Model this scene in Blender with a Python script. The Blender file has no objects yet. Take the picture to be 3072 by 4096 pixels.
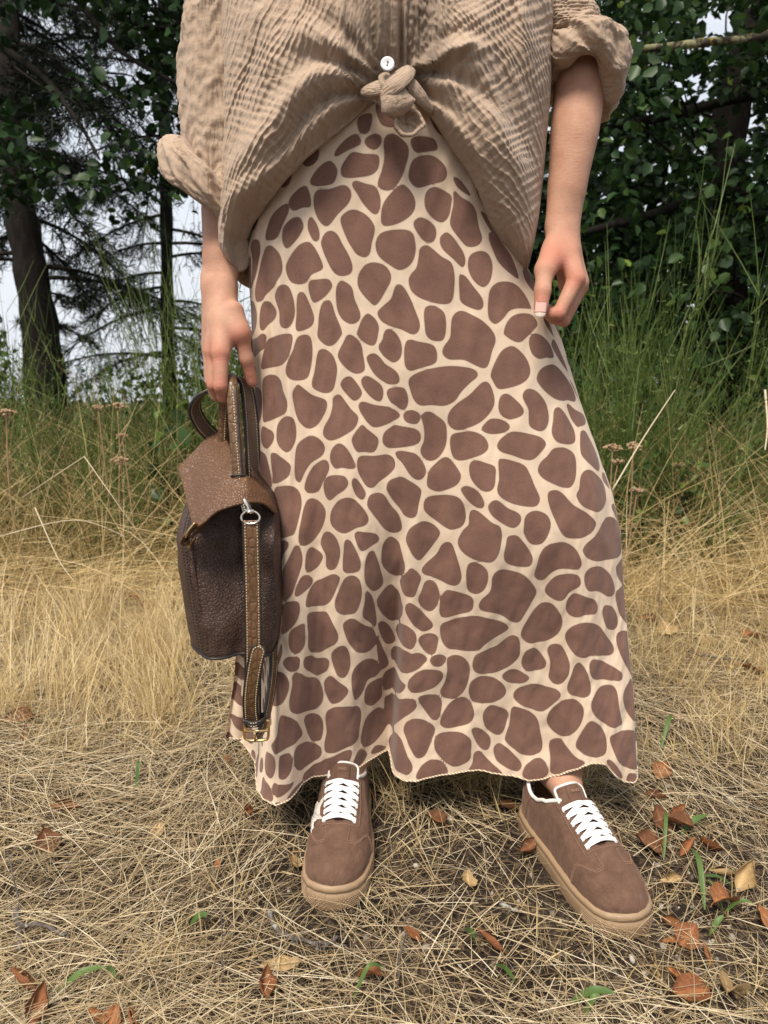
import bpy, bmesh, math, random
import numpy as np
from mathutils import Vector, Matrix, Euler
R = math.radians
rng = np.random.default_rng(11)
random.seed(5)
scene = bpy.context.scene
COL = scene.collection

# ------------------------------------------------------------------ camera
cam_d = bpy.data.cameras.new("camera")
cam = bpy.data.objects.new("camera", cam_d)
COL.objects.link(cam)
cam.location = (0, 0, 0.827)
cam.rotation_euler = (R(90 - 13.0), 0, 0)
cam_d.sensor_fit = 'VERTICAL'
cam_d.sensor_height = 34.6
cam_d.lens = 34.6 * 739.0 / 1024.0
cam_d.clip_start = 0.02
cam_d.clip_end = 600
cam_d.dof.use_dof = True
cam_d.dof.focus_distance = 1.12
cam_d.dof.aperture_fstop = cam_d.lens / 3.6
scene.camera = cam

# ------------------------------------------------------------------ sky, sun, exposure
SUN_EL, SUN_AZ = R(58), R(205)       # azimuth measured from +Y clockwise: behind the viewer, a little to the right
world = bpy.data.worlds.new("World")
scene.world = world
world.use_nodes = True
wn = world.node_tree
wn.nodes.clear()
w_out = wn.nodes.new("ShaderNodeOutputWorld")
w_bg = wn.nodes.new("ShaderNodeBackground")
w_sky = wn.nodes.new("ShaderNodeTexSky")
w_sky.sky_type = 'NISHITA'
w_sky.sun_disc = False
w_sky.sun_elevation = SUN_EL
w_sky.sun_rotation = SUN_AZ
w_sky.air_density = 1.0
w_sky.dust_density = 1.5
w_tc = wn.nodes.new("ShaderNodeTexCoord")
w_nz = wn.nodes.new("ShaderNodeTexNoise")
w_nz.inputs['Scale'].default_value = 2.6
w_nz.inputs['Detail'].default_value = 7
w_nz.inputs['Roughness'].default_value = 0.6
w_map = wn.nodes.new("ShaderNodeMapping")
w_map.inputs['Scale'].default_value = (1, 1, 2.6)
w_rp = wn.nodes.new("ShaderNodeValToRGB")
w_rp.color_ramp.elements[0].position = 0.33
w_rp.color_ramp.elements[0].color = (0.70, 0.70, 0.70, 1)
w_rp.color_ramp.elements[1].position = 0.56
w_rp.color_ramp.elements[1].color = (0.96, 0.96, 0.96, 1)
w_mix = wn.nodes.new("ShaderNodeMix")
w_mix.data_type = 'RGBA'
w_mix.inputs['B'].default_value = (5.6, 5.85, 6.3, 1)      # bright overcast cloud
wn.links.new(w_tc.outputs['Generated'], w_map.inputs['Vector'])
wn.links.new(w_map.outputs['Vector'], w_nz.inputs['Vector'])
wn.links.new(w_nz.outputs['Fac'], w_rp.inputs['Fac'])
wn.links.new(w_rp.outputs['Color'], w_mix.inputs['Factor'])
wn.links.new(w_sky.outputs['Color'], w_mix.inputs['A'])
wn.links.new(w_mix.outputs['Result'], w_bg.inputs['Color'])
wn.links.new(w_bg.outputs['Background'], w_out.inputs['Surface'])
w_bg.inputs['Strength'].default_value = 0.108
sun_d = bpy.data.lights.new("sun", 'SUN')
sun_d.energy = 3.5
sun_d.angle = R(18)
sun_d.color = (1.0, 0.92, 0.81)
sun = bpy.data.objects.new("sun", sun_d)
COL.objects.link(sun)
_d = Vector((math.sin(SUN_AZ) * math.cos(SUN_EL), math.cos(SUN_AZ) * math.cos(SUN_EL), math.sin(SUN_EL)))
sun.rotation_euler = _d.to_track_quat('Z', 'Y').to_euler()
sun.location = _d * 30
vs = scene.view_settings
vs.view_transform = 'Standard'
vs.look = 'None'
vs.gamma = 1.0
vs.use_curve_mapping = False
vs.exposure = 0.55
scene.render.engine = 'CYCLES'
scene.cycles.max_bounces = 6
scene.cycles.transparent_max_bounces = 6
scene.cycles.use_denoising = True

# ------------------------------------------------------------------ helpers
def mesh(name, V, Fc, smooth=True):
    """V (n,3) array, Fc list of tuples or (m,k) int array -> mesh data"""
    me = bpy.data.meshes.new(name)
    V = np.ascontiguousarray(V, dtype=np.float32).reshape(-1, 3)
    if isinstance(Fc, np.ndarray):
        k = Fc.shape[1]; m = len(Fc)
        me.vertices.add(len(V)); me.vertices.foreach_set('co', V.ravel())
        me.loops.add(m * k); me.loops.foreach_set('vertex_index', Fc.astype(np.int32).ravel())
        me.polygons.add(m)
        me.polygons.foreach_set('loop_start', np.arange(0, m * k, k, dtype=np.int32))
        me.update(calc_edges=True)
    else:
        me.from_pydata(V.tolist(), [], Fc)
    me.validate()
    me.polygons.foreach_set('use_smooth', np.full(len(me.polygons), smooth))
    return me

def obj(name, me, mat=None, parent=None):
    o = bpy.data.objects.new(name, me)
    COL.objects.link(o)
    if mat is not None and len(me.materials) == 0:
        me.materials.append(mat)
    if parent is not None:
        o.parent = parent
    return o

def empty(name, loc=(0, 0, 0)):
    o = bpy.data.objects.new(name, None)
    o.empty_display_size = 0.05
    COL.objects.link(o)
    o.location = loc
    return o

def tag(o, label=None, cat=None, group=None, kind=None):
    if label: o['label'] = label
    if cat: o['category'] = cat
    if group: o['group'] = group
    if kind: o['kind'] = kind
    return o

def attr(me, name, vals):
    a = me.attributes.new(name, 'FLOAT', 'POINT')
    a.data.foreach_set('value', np.ascontiguousarray(vals, dtype=np.float32).ravel())

def attr_col(me, name, cols):
    a = me.attributes.new(name, 'FLOAT_COLOR', 'POINT')
    c = np.ones((len(cols), 4), np.float32); c[:, :3] = cols
    a.data.foreach_set('color', c.ravel())

def attr_vec(me, name, vals):
    a = me.attributes.new(name, 'FLOAT_VECTOR', 'POINT')
    a.data.foreach_set('vector', np.ascontiguousarray(vals, dtype=np.float32).ravel())

def grid_faces(nr, nc, wrap=False, flip=False):
    i, j = np.meshgrid(np.arange(nr - 1), np.arange(nc if wrap else nc - 1), indexing='ij')
    j2 = (j + 1) % nc
    f = np.stack([i * nc + j, i * nc + j2, (i + 1) * nc + j2, (i + 1) * nc + j], -1).reshape(-1, 4)
    return f[:, ::-1].copy() if flip else f

def crom(P, n=8, closed=False):
    """Catmull-Rom through the points"""
    P = np.asarray(P, float); m = len(P); out = []
    for i in range(m if closed else m - 1):
        g = (lambda k: P[k % m]) if closed else (lambda k: P[min(max(k, 0), m - 1)])
        p0, p1, p2, p3 = g(i - 1), g(i), g(i + 1), g(i + 2)
        for t in np.linspace(0, 1, n, endpoint=False):
            out.append(.5 * (2 * p1 + (p2 - p0) * t + (2 * p0 - 5 * p1 + 4 * p2 - p3) * t * t + (3 * p1 - p0 - 3 * p2 + p3) * t ** 3))
    if not closed: out.append(P[-1])
    return np.array(out)

def frames(path, up=(0, 0, 1)):
    """tangent, side, normal along a path (rotation-minimising)"""
    P = np.asarray(path, float)
    T = np.gradient(P, axis=0); T /= np.linalg.norm(T, axis=1, keepdims=True) + 1e-12
    S = np.zeros_like(P); up = np.asarray(up, float)
    s = np.cross(T[0], up)
    if np.linalg.norm(s) < 1e-6: s = np.cross(T[0], (1, 0, 0))
    S[0] = s / np.linalg.norm(s)
    for i in range(1, len(P)):
        s = S[i - 1] - T[i] * np.dot(S[i - 1], T[i]); S[i] = s / (np.linalg.norm(s) + 1e-12)
    return T, S, np.cross(S, T)

def tube(path, r, n=8, cap=True, flat=1.0, up=(0, 0, 1), closed=False):
    """swept ellipse; r scalar or list; flat scales the second axis. returns V, F"""
    P = np.asarray(path, float); m = len(P)
    T, S, N = frames(P, up)
    r = np.broadcast_to(np.asarray(r, float), (m,)); fl = np.broadcast_to(np.asarray(flat, float), (m,))
    a = np.linspace(0, 2 * np.pi, n, endpoint=False)
    V = P[:, None] + r[:, None, None] * (np.cos(a)[None, :, None] * S[:, None] + (fl[:, None] * np.sin(a)[None])[..., None] * N[:, None])
    Fc = [tuple(x) for x in grid_faces(m, n, wrap=True, flip=True)]
    if closed:
        Fc += [(j, (j + 1) % n, (m - 1) * n + (j + 1) % n, (m - 1) * n + j) for j in range(n)]
    elif cap:
        Fc += [tuple(range(n)), tuple((m - 1) * n + k for k in range(n))[::-1]]
    return V.reshape(-1, 3), Fc

def strap(path, w, th, side, nw=4):
    """flat strap with thickness: path (m,3), side (m,3) unit vectors across the width; rounded edges"""
    P = np.asarray(path, float); m = len(P)
    T = np.gradient(P, axis=0); T /= np.linalg.norm(T, axis=1, keepdims=True) + 1e-12
    S = np.broadcast_to(np.asarray(side, float), P.shape).copy()
    S -= T * (S * T).sum(1, keepdims=True); S /= np.linalg.norm(S, axis=1, keepdims=True) + 1e-12
    N = np.cross(T, S)
    w = np.broadcast_to(np.asarray(w, float), (m,))[:, None]; h = th / 2
    prof = [(-.5, -.3), (-.47, -1), (-.25, -1), (0, -1), (.25, -1), (.47, -1), (.5, -.3), (.5, .3), (.47, 1), (.25, 1), (0, 1), (-.25, 1), (-.47, 1), (-.5, .3)]
    V = np.stack([P + S * w * a + N * h * b for a, b in prof], 1)
    k = len(prof)
    Fc = [tuple(x) for x in grid_faces(m, k, wrap=True)]
    Fc += [tuple(range(k))[::-1], tuple((m - 1) * k + j for j in range(k))]
    return V.reshape(-1, 3), Fc

def join(parts):
    Vs, Fs, o = [], [], 0
    for V, Fc in parts:
        V = np.asarray(V).reshape(-1, 3); Vs.append(V)
        Fs += [tuple(int(i) + o for i in f) for f in Fc]; o += len(V)
    return np.concatenate(Vs), Fs

def fbm(x, y, seed=0, octv=3):
    """cheap smooth value noise, -1..1"""
    r = np.random.default_rng(seed); out = 0; amp = 1; tot = 0
    for o in range(octv):
        g = r.uniform(-1, 1, (64, 64)); X = x * 2 ** o; Y = y * 2 ** o
        xi = np.floor(X).astype(int); yi = np.floor(Y).astype(int); fx = X - xi; fy = Y - yi
        fx = fx * fx * (3 - 2 * fx); fy = fy * fy * (3 - 2 * fy)
        G = lambda a, b: g[a % 64, b % 64]
        out = out + amp * ((G(xi, yi) * (1 - fx) + G(xi + 1, yi) * fx) * (1 - fy) + (G(xi, yi + 1) * (1 - fx) + G(xi + 1, yi + 1) * fx) * fy)
        tot += amp; amp *= .5
    return out / tot

# ------------------------------------------------------------------ materials
class NT:
    """tiny node-graph builder"""
    def __init__(s, name):
        s.m = bpy.data.materials.new(name); s.m.use_nodes = True
        s.t = s.m.node_tree; s.b = s.t.nodes['Principled BSDF']; s.out = s.t.nodes['Material Output']
    def n(s, kind, **kw):
        nd = s.t.nodes.new(kind)
        for k, v in kw.items():
            if k in nd.inputs.keys() if isinstance(k, str) else False: nd.inputs[k].default_value = v
            else: setattr(nd, k, v)
        return nd
    def l(s, a, b): s.t.links.new(a, b)
    def noise(s, scale, detail=3, rough=.5, vec=None, dist=0):
        nd = s.t.nodes.new('ShaderNodeTexNoise')
        nd.inputs['Scale'].default_value = scale; nd.inputs['Detail'].default_value = detail
        nd.inputs['Roughness'].default_value = rough; nd.inputs['Distortion'].default_value = dist
        if vec is not None: s.l(vec, nd.inputs['Vector'])
        return nd.outputs['Fac']
    def coord(s, kind='Object', scale=(1, 1, 1), rot=(0, 0, 0)):
        tc = s.t.nodes.new('ShaderNodeTexCoord'); mp = s.t.nodes.new('ShaderNodeMapping')
        mp.inputs['Scale'].default_value = scale; mp.inputs['Rotation'].default_value = rot
        s.l(tc.outputs[kind], mp.inputs['Vector']); return mp.outputs['Vector']
    def at(s, name, out='Fac'):
        nd = s.t.nodes.new('ShaderNodeAttribute'); nd.attribute_name = name; return nd.outputs[out]
    def mapvec(s, v, scale=(1, 1, 1), rot=(0, 0, 0)):
        mp = s.t.nodes.new('ShaderNodeMapping'); mp.inputs['Scale'].default_value = scale; mp.inputs['Rotation'].default_value = rot
        s.l(v, mp.inputs['Vector']); return mp.outputs['Vector']
    def math(s, op, a, b=0.0, clamp=False):
        nd = s.t.nodes.new('ShaderNodeMath'); nd.operation = op; nd.use_clamp = clamp
        for i, v in enumerate((a, b)):
            if isinstance(v, (int, float)): nd.inputs[i].default_value = v
            else: s.l(v, nd.inputs[i])
        return nd.outputs[0]
    def rmp(s, v, a, b, c=0.0, d=1.0):
        nd = s.t.nodes.new('ShaderNodeMapRange'); nd.inputs[1].default_value = a; nd.inputs[2].default_value = b
        nd.inputs[3].default_value = c; nd.inputs[4].default_value = d; s.l(v, nd.inputs[0]); return nd.outputs[0]
    def mix(s, f, a, b, blend='MIX'):
        nd = s.t.nodes.new('ShaderNodeMix'); nd.data_type = 'RGBA'; nd.blend_type = blend
        for i, v in ((0, f), (6, a), (7, b)):
            if isinstance(v, (int, float)): nd.inputs[i].default_value = v
            elif isinstance(v, tuple): nd.inputs[i].default_value = (*v, 1) if len(v) == 3 else v
            else: s.l(v, nd.inputs[i])
        return nd.outputs[2]
    def ramp(s, v, stops):
        nd = s.t.nodes.new('ShaderNodeValToRGB'); e = nd.color_ramp.elements
        while len(e) < len(stops): e.new(.5)
        for k, (p, c) in zip(e, stops): k.position = p; k.color = (*c, 1)
        s.l(v, nd.inputs[0]); return nd.outputs[0]
    def base(s, c):
        if isinstance(c, tuple): s.b.inputs['Base Color'].default_value = (*c, 1)
        else: s.l(c, s.b.inputs['Base Color'])
    def set(s, **kw):
        for k, v in kw.items():
            key = {'rough': 'Roughness', 'metal': 'Metallic', 'spec': 'Specular IOR Level', 'sheen': 'Sheen Weight', 'coat': 'Coat Weight', 'sss': 'Subsurface Weight', 'trans': 'Transmission Weight'}[k]
            if isinstance(v, (int, float)): s.b.inputs[key].default_value = v
            else: s.l(v, s.b.inputs[key])
    def bump(s, h, strength=.3, dist=.001, prev=None):
        nd = s.t.nodes.new('ShaderNodeBump'); nd.inputs['Strength'].default_value = strength; nd.inputs['Distance'].default_value = dist
        s.l(h, nd.inputs['Height'])
        if prev is not None: s.l(prev, nd.inputs['Normal'])
        s.l(nd.outputs[0], s.b.inputs['Normal']); return nd.outputs[0]

def leafy(name, cols, rough=.55, trans=.35, attrname='tint'):
    """leaf / blade material: colour from the per-strand tint attribute, a little light through the blade"""
    k = NT(name)
    f = k.at(attrname)
    c = k.ramp(f, [(i / (len(cols) - 1), c) for i, c in enumerate(cols)])
    nz = k.noise(60, 2)
    c = k.mix(.35, c, k.mix(nz, (.55, .55, .55), (1.3, 1.3, 1.3)), 'MULTIPLY')
    k.base(c); k.set(rough=rough, spec=.3)
    if trans > 0:
        tr = k.t.nodes.new('ShaderNodeBsdfTranslucent'); k.l(c, tr.inputs['Color'])
        ms = k.t.nodes.new('ShaderNodeMixShader'); ms.inputs[0].default_value = trans
        k.l(k.b.outputs[0], ms.inputs[1]); k.l(tr.outputs[0], ms.inputs[2]); k.l(ms.outputs[0], k.out.inputs['Surface'])
    return k.m
# ------------------------------------------------------------------ ground
CAM_F, CAM_P, CAM_H = 739.0, R(13.0), 0.827
def spot(px, py, Y=None, z=None):
    """point of the place seen at (px,py) of the 768x1024 picture, at depth Y or at height z"""
    u = (px - 384) / CAM_F; v = (512 - py) / CAM_F
    dy = math.cos(CAM_P) + v * math.sin(CAM_P); dz = -math.sin(CAM_P) + v * math.cos(CAM_P)
    k = Y / dy if Y is not None else (z - CAM_H) / dz
    return np.array([u * k, dy * k, CAM_H + dz * k])

def ground_z(x, y):
    x = np.asarray(x, float); y = np.asarray(y, float)
    near = .008 * fbm(x * 2.3 + 9, y * 2.3 + 4, 3, 3) * np.clip((np.hypot(x - .1, y - 1.1) - .25) / .3, 0, 1)
    far = -.08 * np.clip(y - 7.0, 0, None) + .12 * fbm(x * .15 + 40, y * .15 + 40, 8, 2) * np.clip((y - 5) / 6, 0, 1)
    return near + far

def make_ground():
    ax = np.concatenate([-np.geomspace(400, 3.05, 30), np.linspace(-3, 3, 101), np.geomspace(3.05, 400, 30)])
    ay = np.concatenate([-np.geomspace(200, 1, 14), np.linspace(-.9, 6, 116), np.geomspace(6.05, 420, 40)])
    X, Y = np.meshgrid(ax, ay)
    V = np.stack([X, Y, ground_z(X, Y)], -1)
    k = NT('soil')
    v = k.coord('Object')
    c = k.ramp(k.noise(9, 6, .65, v), [(.28, (.012, .009, .007)), (.5, (.034, .024, .018)), (.72, (.085, .062, .043))])
    c = k.mix(k.rmp(k.noise(70, 3, .6, v), .52, .68), c, (.17, .125, .08))
    far = k.rmp(k.at('far'), 0, 1)
    c = k.mix(far, c, k.ramp(k.noise(1.2, 5, .6, v), [(.3, (.05, .06, .02)), (.7, (.12, .11, .045))]))
    k.base(c); k.set(rough=.95, spec=.15)
    h = k.math('ADD', k.noise(45, 4, .6, v), k.math('MULTIPLY', k.noise(220, 2, .5, v), .35))
    k.bump(h, 1.0, .02)
    me = mesh('ground', V, grid_faces(*X.shape))
    attr(me, 'far', np.clip((Y.ravel() - 3.5) / 2.5, 0, 1))
    tag(obj('ground', me, k.m), 'dry brown soil of the meadow under the grass', kind='structure')
make_ground()

def strands(P0, D0, B, L, w, tint, nseg=3, tip=.25, side=None, g=None):
    """curved ribbons: base, start direction, bend, length, width, tint -> V,F,tint"""
    n = len(P0); g = g or rng
    t = np.linspace(0, 1, nseg + 1)
    P = P0[:, None] + L[:, None, None] * (D0[:, None] * t[None, :, None] + B[:, None] * (t ** 2)[None, :, None] * .5)
    if side is None:
        rv = g.normal(size=(n, 3)); S = np.cross(D0, rv)
    else: S = side
    S = S / (np.linalg.norm(S, axis=1, keepdims=True) + 1e-9)
    ww = (w[:, None] * (1 - (1 - tip) * t[None] ** 2)) / 2
    V = np.stack([P - S[:, None] * ww[..., None], P + S[:, None] * ww[..., None]], 2)   # n, ring, 2, 3
    base = (np.arange(n) * (nseg + 1) * 2)[:, None]
    k = np.arange(nseg)[None] * 2
    Fc = np.stack([base + k, base + k + 1, base + k + 3, base + k + 2], -1).reshape(-1, 4)
    return V.reshape(-1, 3), Fc, np.repeat(tint, (nseg + 1) * 2)

def cat(parts):
    Vs, Fs, Ts, o = [], [], [], 0
    for V, Fc, T in parts:
        Vs.append(V); Fs.append(Fc + o); Ts.append(T); o += len(V)
    return np.concatenate(Vs), np.concatenate(Fs), np.concatenate(Ts)

def dirs(az, el):
    return np.stack([np.cos(az) * np.cos(el), np.sin(az) * np.cos(el), np.sin(el)], -1)

def feet_mask(x, y):
    """true where the sneakers stand"""
    m = np.zeros(len(x), bool)
    for (ax, ay, bx, by) in ((-.082, .945, -.055, 1.21), (.338, .915, .255, 1.16)):
        dx, dy = bx - ax, by - ay; L2 = dx * dx + dy * dy
        t = np.clip(((x - ax) * dx + (y - ay) * dy) / L2, 0, 1)
        m |= np.hypot(x - ax - t * dx, y - ay - t * dy) < .050
    return m

def make_dry_mat():
    parts = []
    straw = M_STRAW
    # lying thatch, denser where clumps are
    N = 112000
    x = rng.uniform(-1.75, 1.75, N); y = .45 + 2.5 * rng.random(N) ** 1.15
    keep = np.abs(x) < .22 + y * .62
    dens = fbm(x * 3 + 20, y * 3 + 7, 21, 3)
    bare = np.exp(-((x - .52) / .22) ** 2 - ((y - .93) / .16) ** 2) + .8 * np.exp(-((x + .22) / .12) ** 2 - ((y - .93) / .08) ** 2) + .7 * np.exp(-((x - .1) / .15) ** 2 - ((y - 1.0) / .06) ** 2)
    keep &= rng.random(N) < np.clip(.58 + .14 * np.clip((y - 1.2) / .6, 0, 1) + .62 * dens - .55 * bare, .12, 1)
    keep &= ~feet_mask(x, y)
    x, y = x[keep], y[keep]; n = len(x)
    flow = fbm(x * 1.6 + 3, y * 1.6 + 30, 31, 2) * 3.6 + .5
    az = flow + rng.normal(0, .75, n) + np.pi * (rng.random(n) < .5)
    el = np.abs(rng.normal(.10, .16, n))
    L = rng.gamma(5, .018, n) + .02; L = np.clip(L, .03, .26)
    B = dirs(az + rng.normal(0, .6, n), -np.abs(rng.normal(.2, .3, n))) * rng.uniform(.05, .75, n)[:, None]
    B[:, 2] -= el * .8
    P0 = np.stack([x, y, ground_z(x, y) + np.abs(rng.normal(.004, .010, n))], -1)
    S = np.stack([-np.sin(az), np.cos(az), rng.normal(0, .5, n)], -1)
    tint = np.clip(rng.normal(.60, .24, n) + .14 * fbm(x * 4, y * 4, 77, 2), 0, 1)
    parts.append(strands(P0, dirs(az, el), B, L, rng.uniform(.0007, .0016, n) * (.75 + .25 * y), tint, 3, .35, S))
    # fine short bits filling the mat
    n = 46000; x = rng.uniform(-1.3, 1.3, n); y = .5 + 1.7 * rng.random(n) ** 1.3; kk = (np.abs(x) < .2 + y * .6) & ~feet_mask(x, y) & (rng.random(n) < .55 + .7 * fbm(x * 3 + 20, y * 3 + 7, 21, 3)); x, y = x[kk], y[kk]; n = len(x)
    az = rng.uniform(0, 6.28, n)
    parts.append(strands(np.stack([x, y, ground_z(x, y) + np.abs(rng.normal(.003, .006, n))], -1), dirs(az, np.abs(rng.normal(.05, .12, n))), rng.normal(0, .3, (n, 3)) * (1, 1, .3), rng.uniform(.015, .075, n), rng.uniform(.0005, .0011, n), np.clip(rng.normal(.55, .27, n), 0, 1), 2, .4, np.stack([-np.sin(az), np.cos(az), rng.normal(0, .4, n)], -1)))
    # broken dark litter under it
    n = 9000
    x = rng.uniform(-1.4, 1.4, n); y = rng.uniform(.5, 2.4, n); k = ~feet_mask(x, y); x, y = x[k], y[k]; n = len(x)
    az = rng.uniform(0, 6.28, n)
    P0 = np.stack([x, y, ground_z(x, y) + .004], -1)
    parts.append(strands(P0, dirs(az, rng.normal(.05, .1, n)), rng.normal(0, .25, (n, 3)), rng.uniform(.012, .05, n), rng.uniform(.001, .003, n), rng.uniform(0, .18, n), 2, .6, np.stack([-np.sin(az), np.cos(az), 0 * az], -1)))
    V, Fc, T = cat(parts)
    me = mesh('dry_grass_thatch', V, Fc); attr(me, 'tint', T)
    tag(obj('dry_grass_thatch', me, straw), 'flattened straw coloured dry grass covering the ground around the sneakers', 'grass', kind='stuff')

def tufts(n_t, area, hgt, nper, seed, tr=(.3, .8), spread=.5, wid=(.0010, .0022), avoid=True, cond=None):
    """upright tufts of blades: returns V,F,T"""
    g = np.random.default_rng(seed)
    cx = g.uniform(area[0], area[1], n_t); cy = g.uniform(area[2], area[3], n_t)
    if cond is not None:
        k = cond(cx, cy); cx, cy = cx[k], cy[k]
    k = ~feet_mask(cx, cy); cx, cy = cx[k], cy[k]; n_t = len(cx)
    hs = g.uniform(*hgt, n_t); idx = np.repeat(np.arange(n_t), nper); n = len(idx)
    x = cx[idx] + g.normal(0, .028, n); y = cy[idx] + g.normal(0, .028, n)
    lean = g.uniform(0, 6.28, n_t)[idx] + g.normal(0, 1.1, n)
    el = np.pi / 2 - np.abs(g.normal(0, spread, n)); el = np.clip(el, .15, 1.6)
    D = dirs(lean, el)
    B = dirs(lean + g.normal(0, .5, n), 0 * lean) * g.uniform(0, .7, n)[:, None]; B[:, 2] -= g.uniform(0, .55, n)
    L = hs[idx] * g.uniform(.45, 1.1, n)
    P0 = np.stack([x, y, ground_z(x, y) - .004], -1)
    T = np.clip(g.uniform(*tr, n_t)[idx] + g.normal(0, .13, n), 0, 1)
    return strands(P0, D, B, L, g.uniform(*wid, n), T, 4, .2, None, g)

M_STRAW = leafy('dry_straw', [(.075, .050, .032), (.22, .155, .085), (.43, .32, .175), (.60, .48, .295), (.76, .66, .47)], .6, .25)
M_GREEN = leafy('green_blade', [(.028, .044, .010), (.052, .080, .016), (.092, .122, .028), (.20, .185, .062), (.42, .33, .15)], .5, .4)
M_GOLDEN = leafy('golden_straw', [(.10, .065, .03), (.26, .175, .075), (.46, .33, .145), (.64, .485, .23), (.80, .66, .40)], .6, .25)
make_dry_mat()

def make_standing():
    def left(cx, cy): return (cx < -.12 - .25 * (cy < 1.55)) | (cx > .55)
    parts = [tufts(230, (-1.5, 1.5, 1.30, 2.45), (.06, .16), 30, 41, (.6, .95), .55, cond=left),
             tufts(90, (-1.35, -.3, 1.45, 2.15), (.12, .26), 36, 42, (.7, 1.0), .35),
             tufts(120, (-.25, .45, 1.22, 1.9), (.08, .17), 32, 43, (.3, .75), .5),
             tufts(70, (.6, 1.6, 1.55, 2.5), (.10, .22), 30, 44, (.4, .8), .6),
             tufts(60, (-.9, .9, .72, 1.2), (.03, .08), 22, 45, (.4, .8), .9),
             tufts(46, (-1.25, -.42, 1.5, 2.2), (.16, .30), 16, 46, (.9, 1.0), .22, (.0018, .0030)),
             tufts(34, (.62, 1.5, 1.6, 2.4), (.14, .30), 16, 47, (.85, 1.0), .35, (.0016, .0028))]
    V, Fc, T = cat(parts); me = mesh('dry_grass_tufts', V, Fc); attr(me, 'tint', T)
    tag(obj('dry_grass_tufts', me, M_GOLDEN), 'short upright tufts of pale dry grass behind the skirt and bag', 'grass', kind='stuff')
    # long straw that leans and crosses in the middle distance
    g = np.random.default_rng(52); parts = []
    for n, xa, ya, Lr, tr in ((4200, (-2.4, 2.4), (2.1, 3.5), (.25, .85), (.35, .95)), (2600, (-2.5, 2.5), (2.6, 3.6), (.45, .95), (.3, .85)), (1500, (.5, 2.4), (2.0, 3.2), (.3, .7), (.45, 1)), (1500, (-2.4, -.4), (2.3, 3.4), (.3, .75), (.3, .9))):
        x = g.uniform(*xa, n); y = g.uniform(*ya, n); az = g.uniform(0, 6.28, n)
        el = np.clip(np.abs(g.normal(.85, .4, n)), .1, 1.5)
        B = dirs(az + g.normal(0, .5, n), 0 * az) * g.uniform(0, .9, n)[:, None]; B[:, 2] -= g.uniform(0, .9, n)
        parts.append(strands(np.stack([x, y, ground_z(x, y)], -1), dirs(az, el), B, g.uniform(*Lr, n), g.uniform(.0014, .0032, n), g.uniform(*tr, n), 5, .3, None, g))
    # flattened sheaf on the far edge of the clearing
    n = 9000; x = g.uniform(-2.2, 2.2, n); y = g.uniform(2.2, 3.0, n); az = g.normal(.15, .5, n) + np.pi * (g.random(n) < .5)
    parts.append(strands(np.stack([x, y, ground_z(x, y) + np.abs(g.normal(.03, .035, n))], -1), dirs(az, g.normal(.05, .12, n)), g.normal(0, .2, (n, 3)), g.uniform(.1, .35, n), g.uniform(.0012, .003, n), g.uniform(.35, .9, n), 3, .4, np.stack([-np.sin(az), np.cos(az), .6 + 0 * az], -1), g))
    V, Fc, T = cat(parts); me = mesh('long_dry_grass', V, Fc); attr(me, 'tint', T)
    tag(obj('long_dry_grass', me, M_GOLDEN), 'long leaning dry grass stalks in front of the green growth', 'grass', kind='stuff')
    # green grass belt
    parts = [tufts(300, (-2.9, -.1, 2.75, 4.2), (.12, .72), 34, 61, (.05, .95), .45, (.0022, .005)),
             tufts(280, (-.1, 3.0, 2.75, 4.2), (.12, .62), 34, 62, (.05, .9), .5, (.0022, .005)),
             tufts(60, (-2.2, -.5, 2.45, 2.9), (.25, .5), 24, 63, (.3, 1.0), .5, (.002, .004)),
             tufts(60, (.7, 2.4, 2.4, 2.9), (.2, .5), 24, 64, (.25, .9), .5, (.002, .004)),
             tufts(200, (-4.5, 4.5, 4.2, 6.5), (.4, .8), 24, 65, (.0, .6), .4, (.004, .008))]
    V, Fc, T = cat(parts); me = mesh('green_grass', V, Fc); attr(me, 'tint', T)
    tag(obj('green_grass', me, M_GREEN), 'tall green grass growing along the far edge of the clearing', 'grass', kind='stuff')
make_standing()
# ------------------------------------------------------------------ trees and shrubs
def bark(name, a, b, lichen=0.0):
    k = NT(name); v = k.coord('Object', (1, 1, .25))
    c = k.ramp(k.noise(28, 5, .65, v), [(.3, a), (.7, b)])
    if lichen:
        c = k.mix(k.rmp(k.noise(16, 4, .6, k.coord('Object')), .6 - lichen * .12, .66 - lichen * .12), c, (.32, .30, .17))
        c = k.mix(k.rmp(k.noise(30, 3, .6, k.coord('Object', (1.3, 1.1, 1.7))), .62, .66), c, (.42, .30, .06))
    k.base(c); k.set(rough=.9, spec=.2); k.bump(k.noise(40, 5, .7, v), 1, .02); return k.m
M_BARK_DARK = bark('dark_conifer_bark', (.010, .008, .0065), (.034, .027, .021))
M_BARK_LICHEN = bark('lichen_branch_bark', (.035, .028, .021), (.11, .092, .068), .8)

def limb(pts, r0, r1, n=9, wob=.03, seed=0):
    g = np.random.default_rng(seed); P = crom(pts, 6)
    P = P + np.cumsum(g.normal(0, wob * r0 * 1.2, P.shape), 0) * np.linspace(0, 1, len(P))[:, None]
    r = np.linspace(r0, r1, len(P)) * (1 + .09 * g.normal(size=len(P)))
    return tube(P, r, n)

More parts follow.
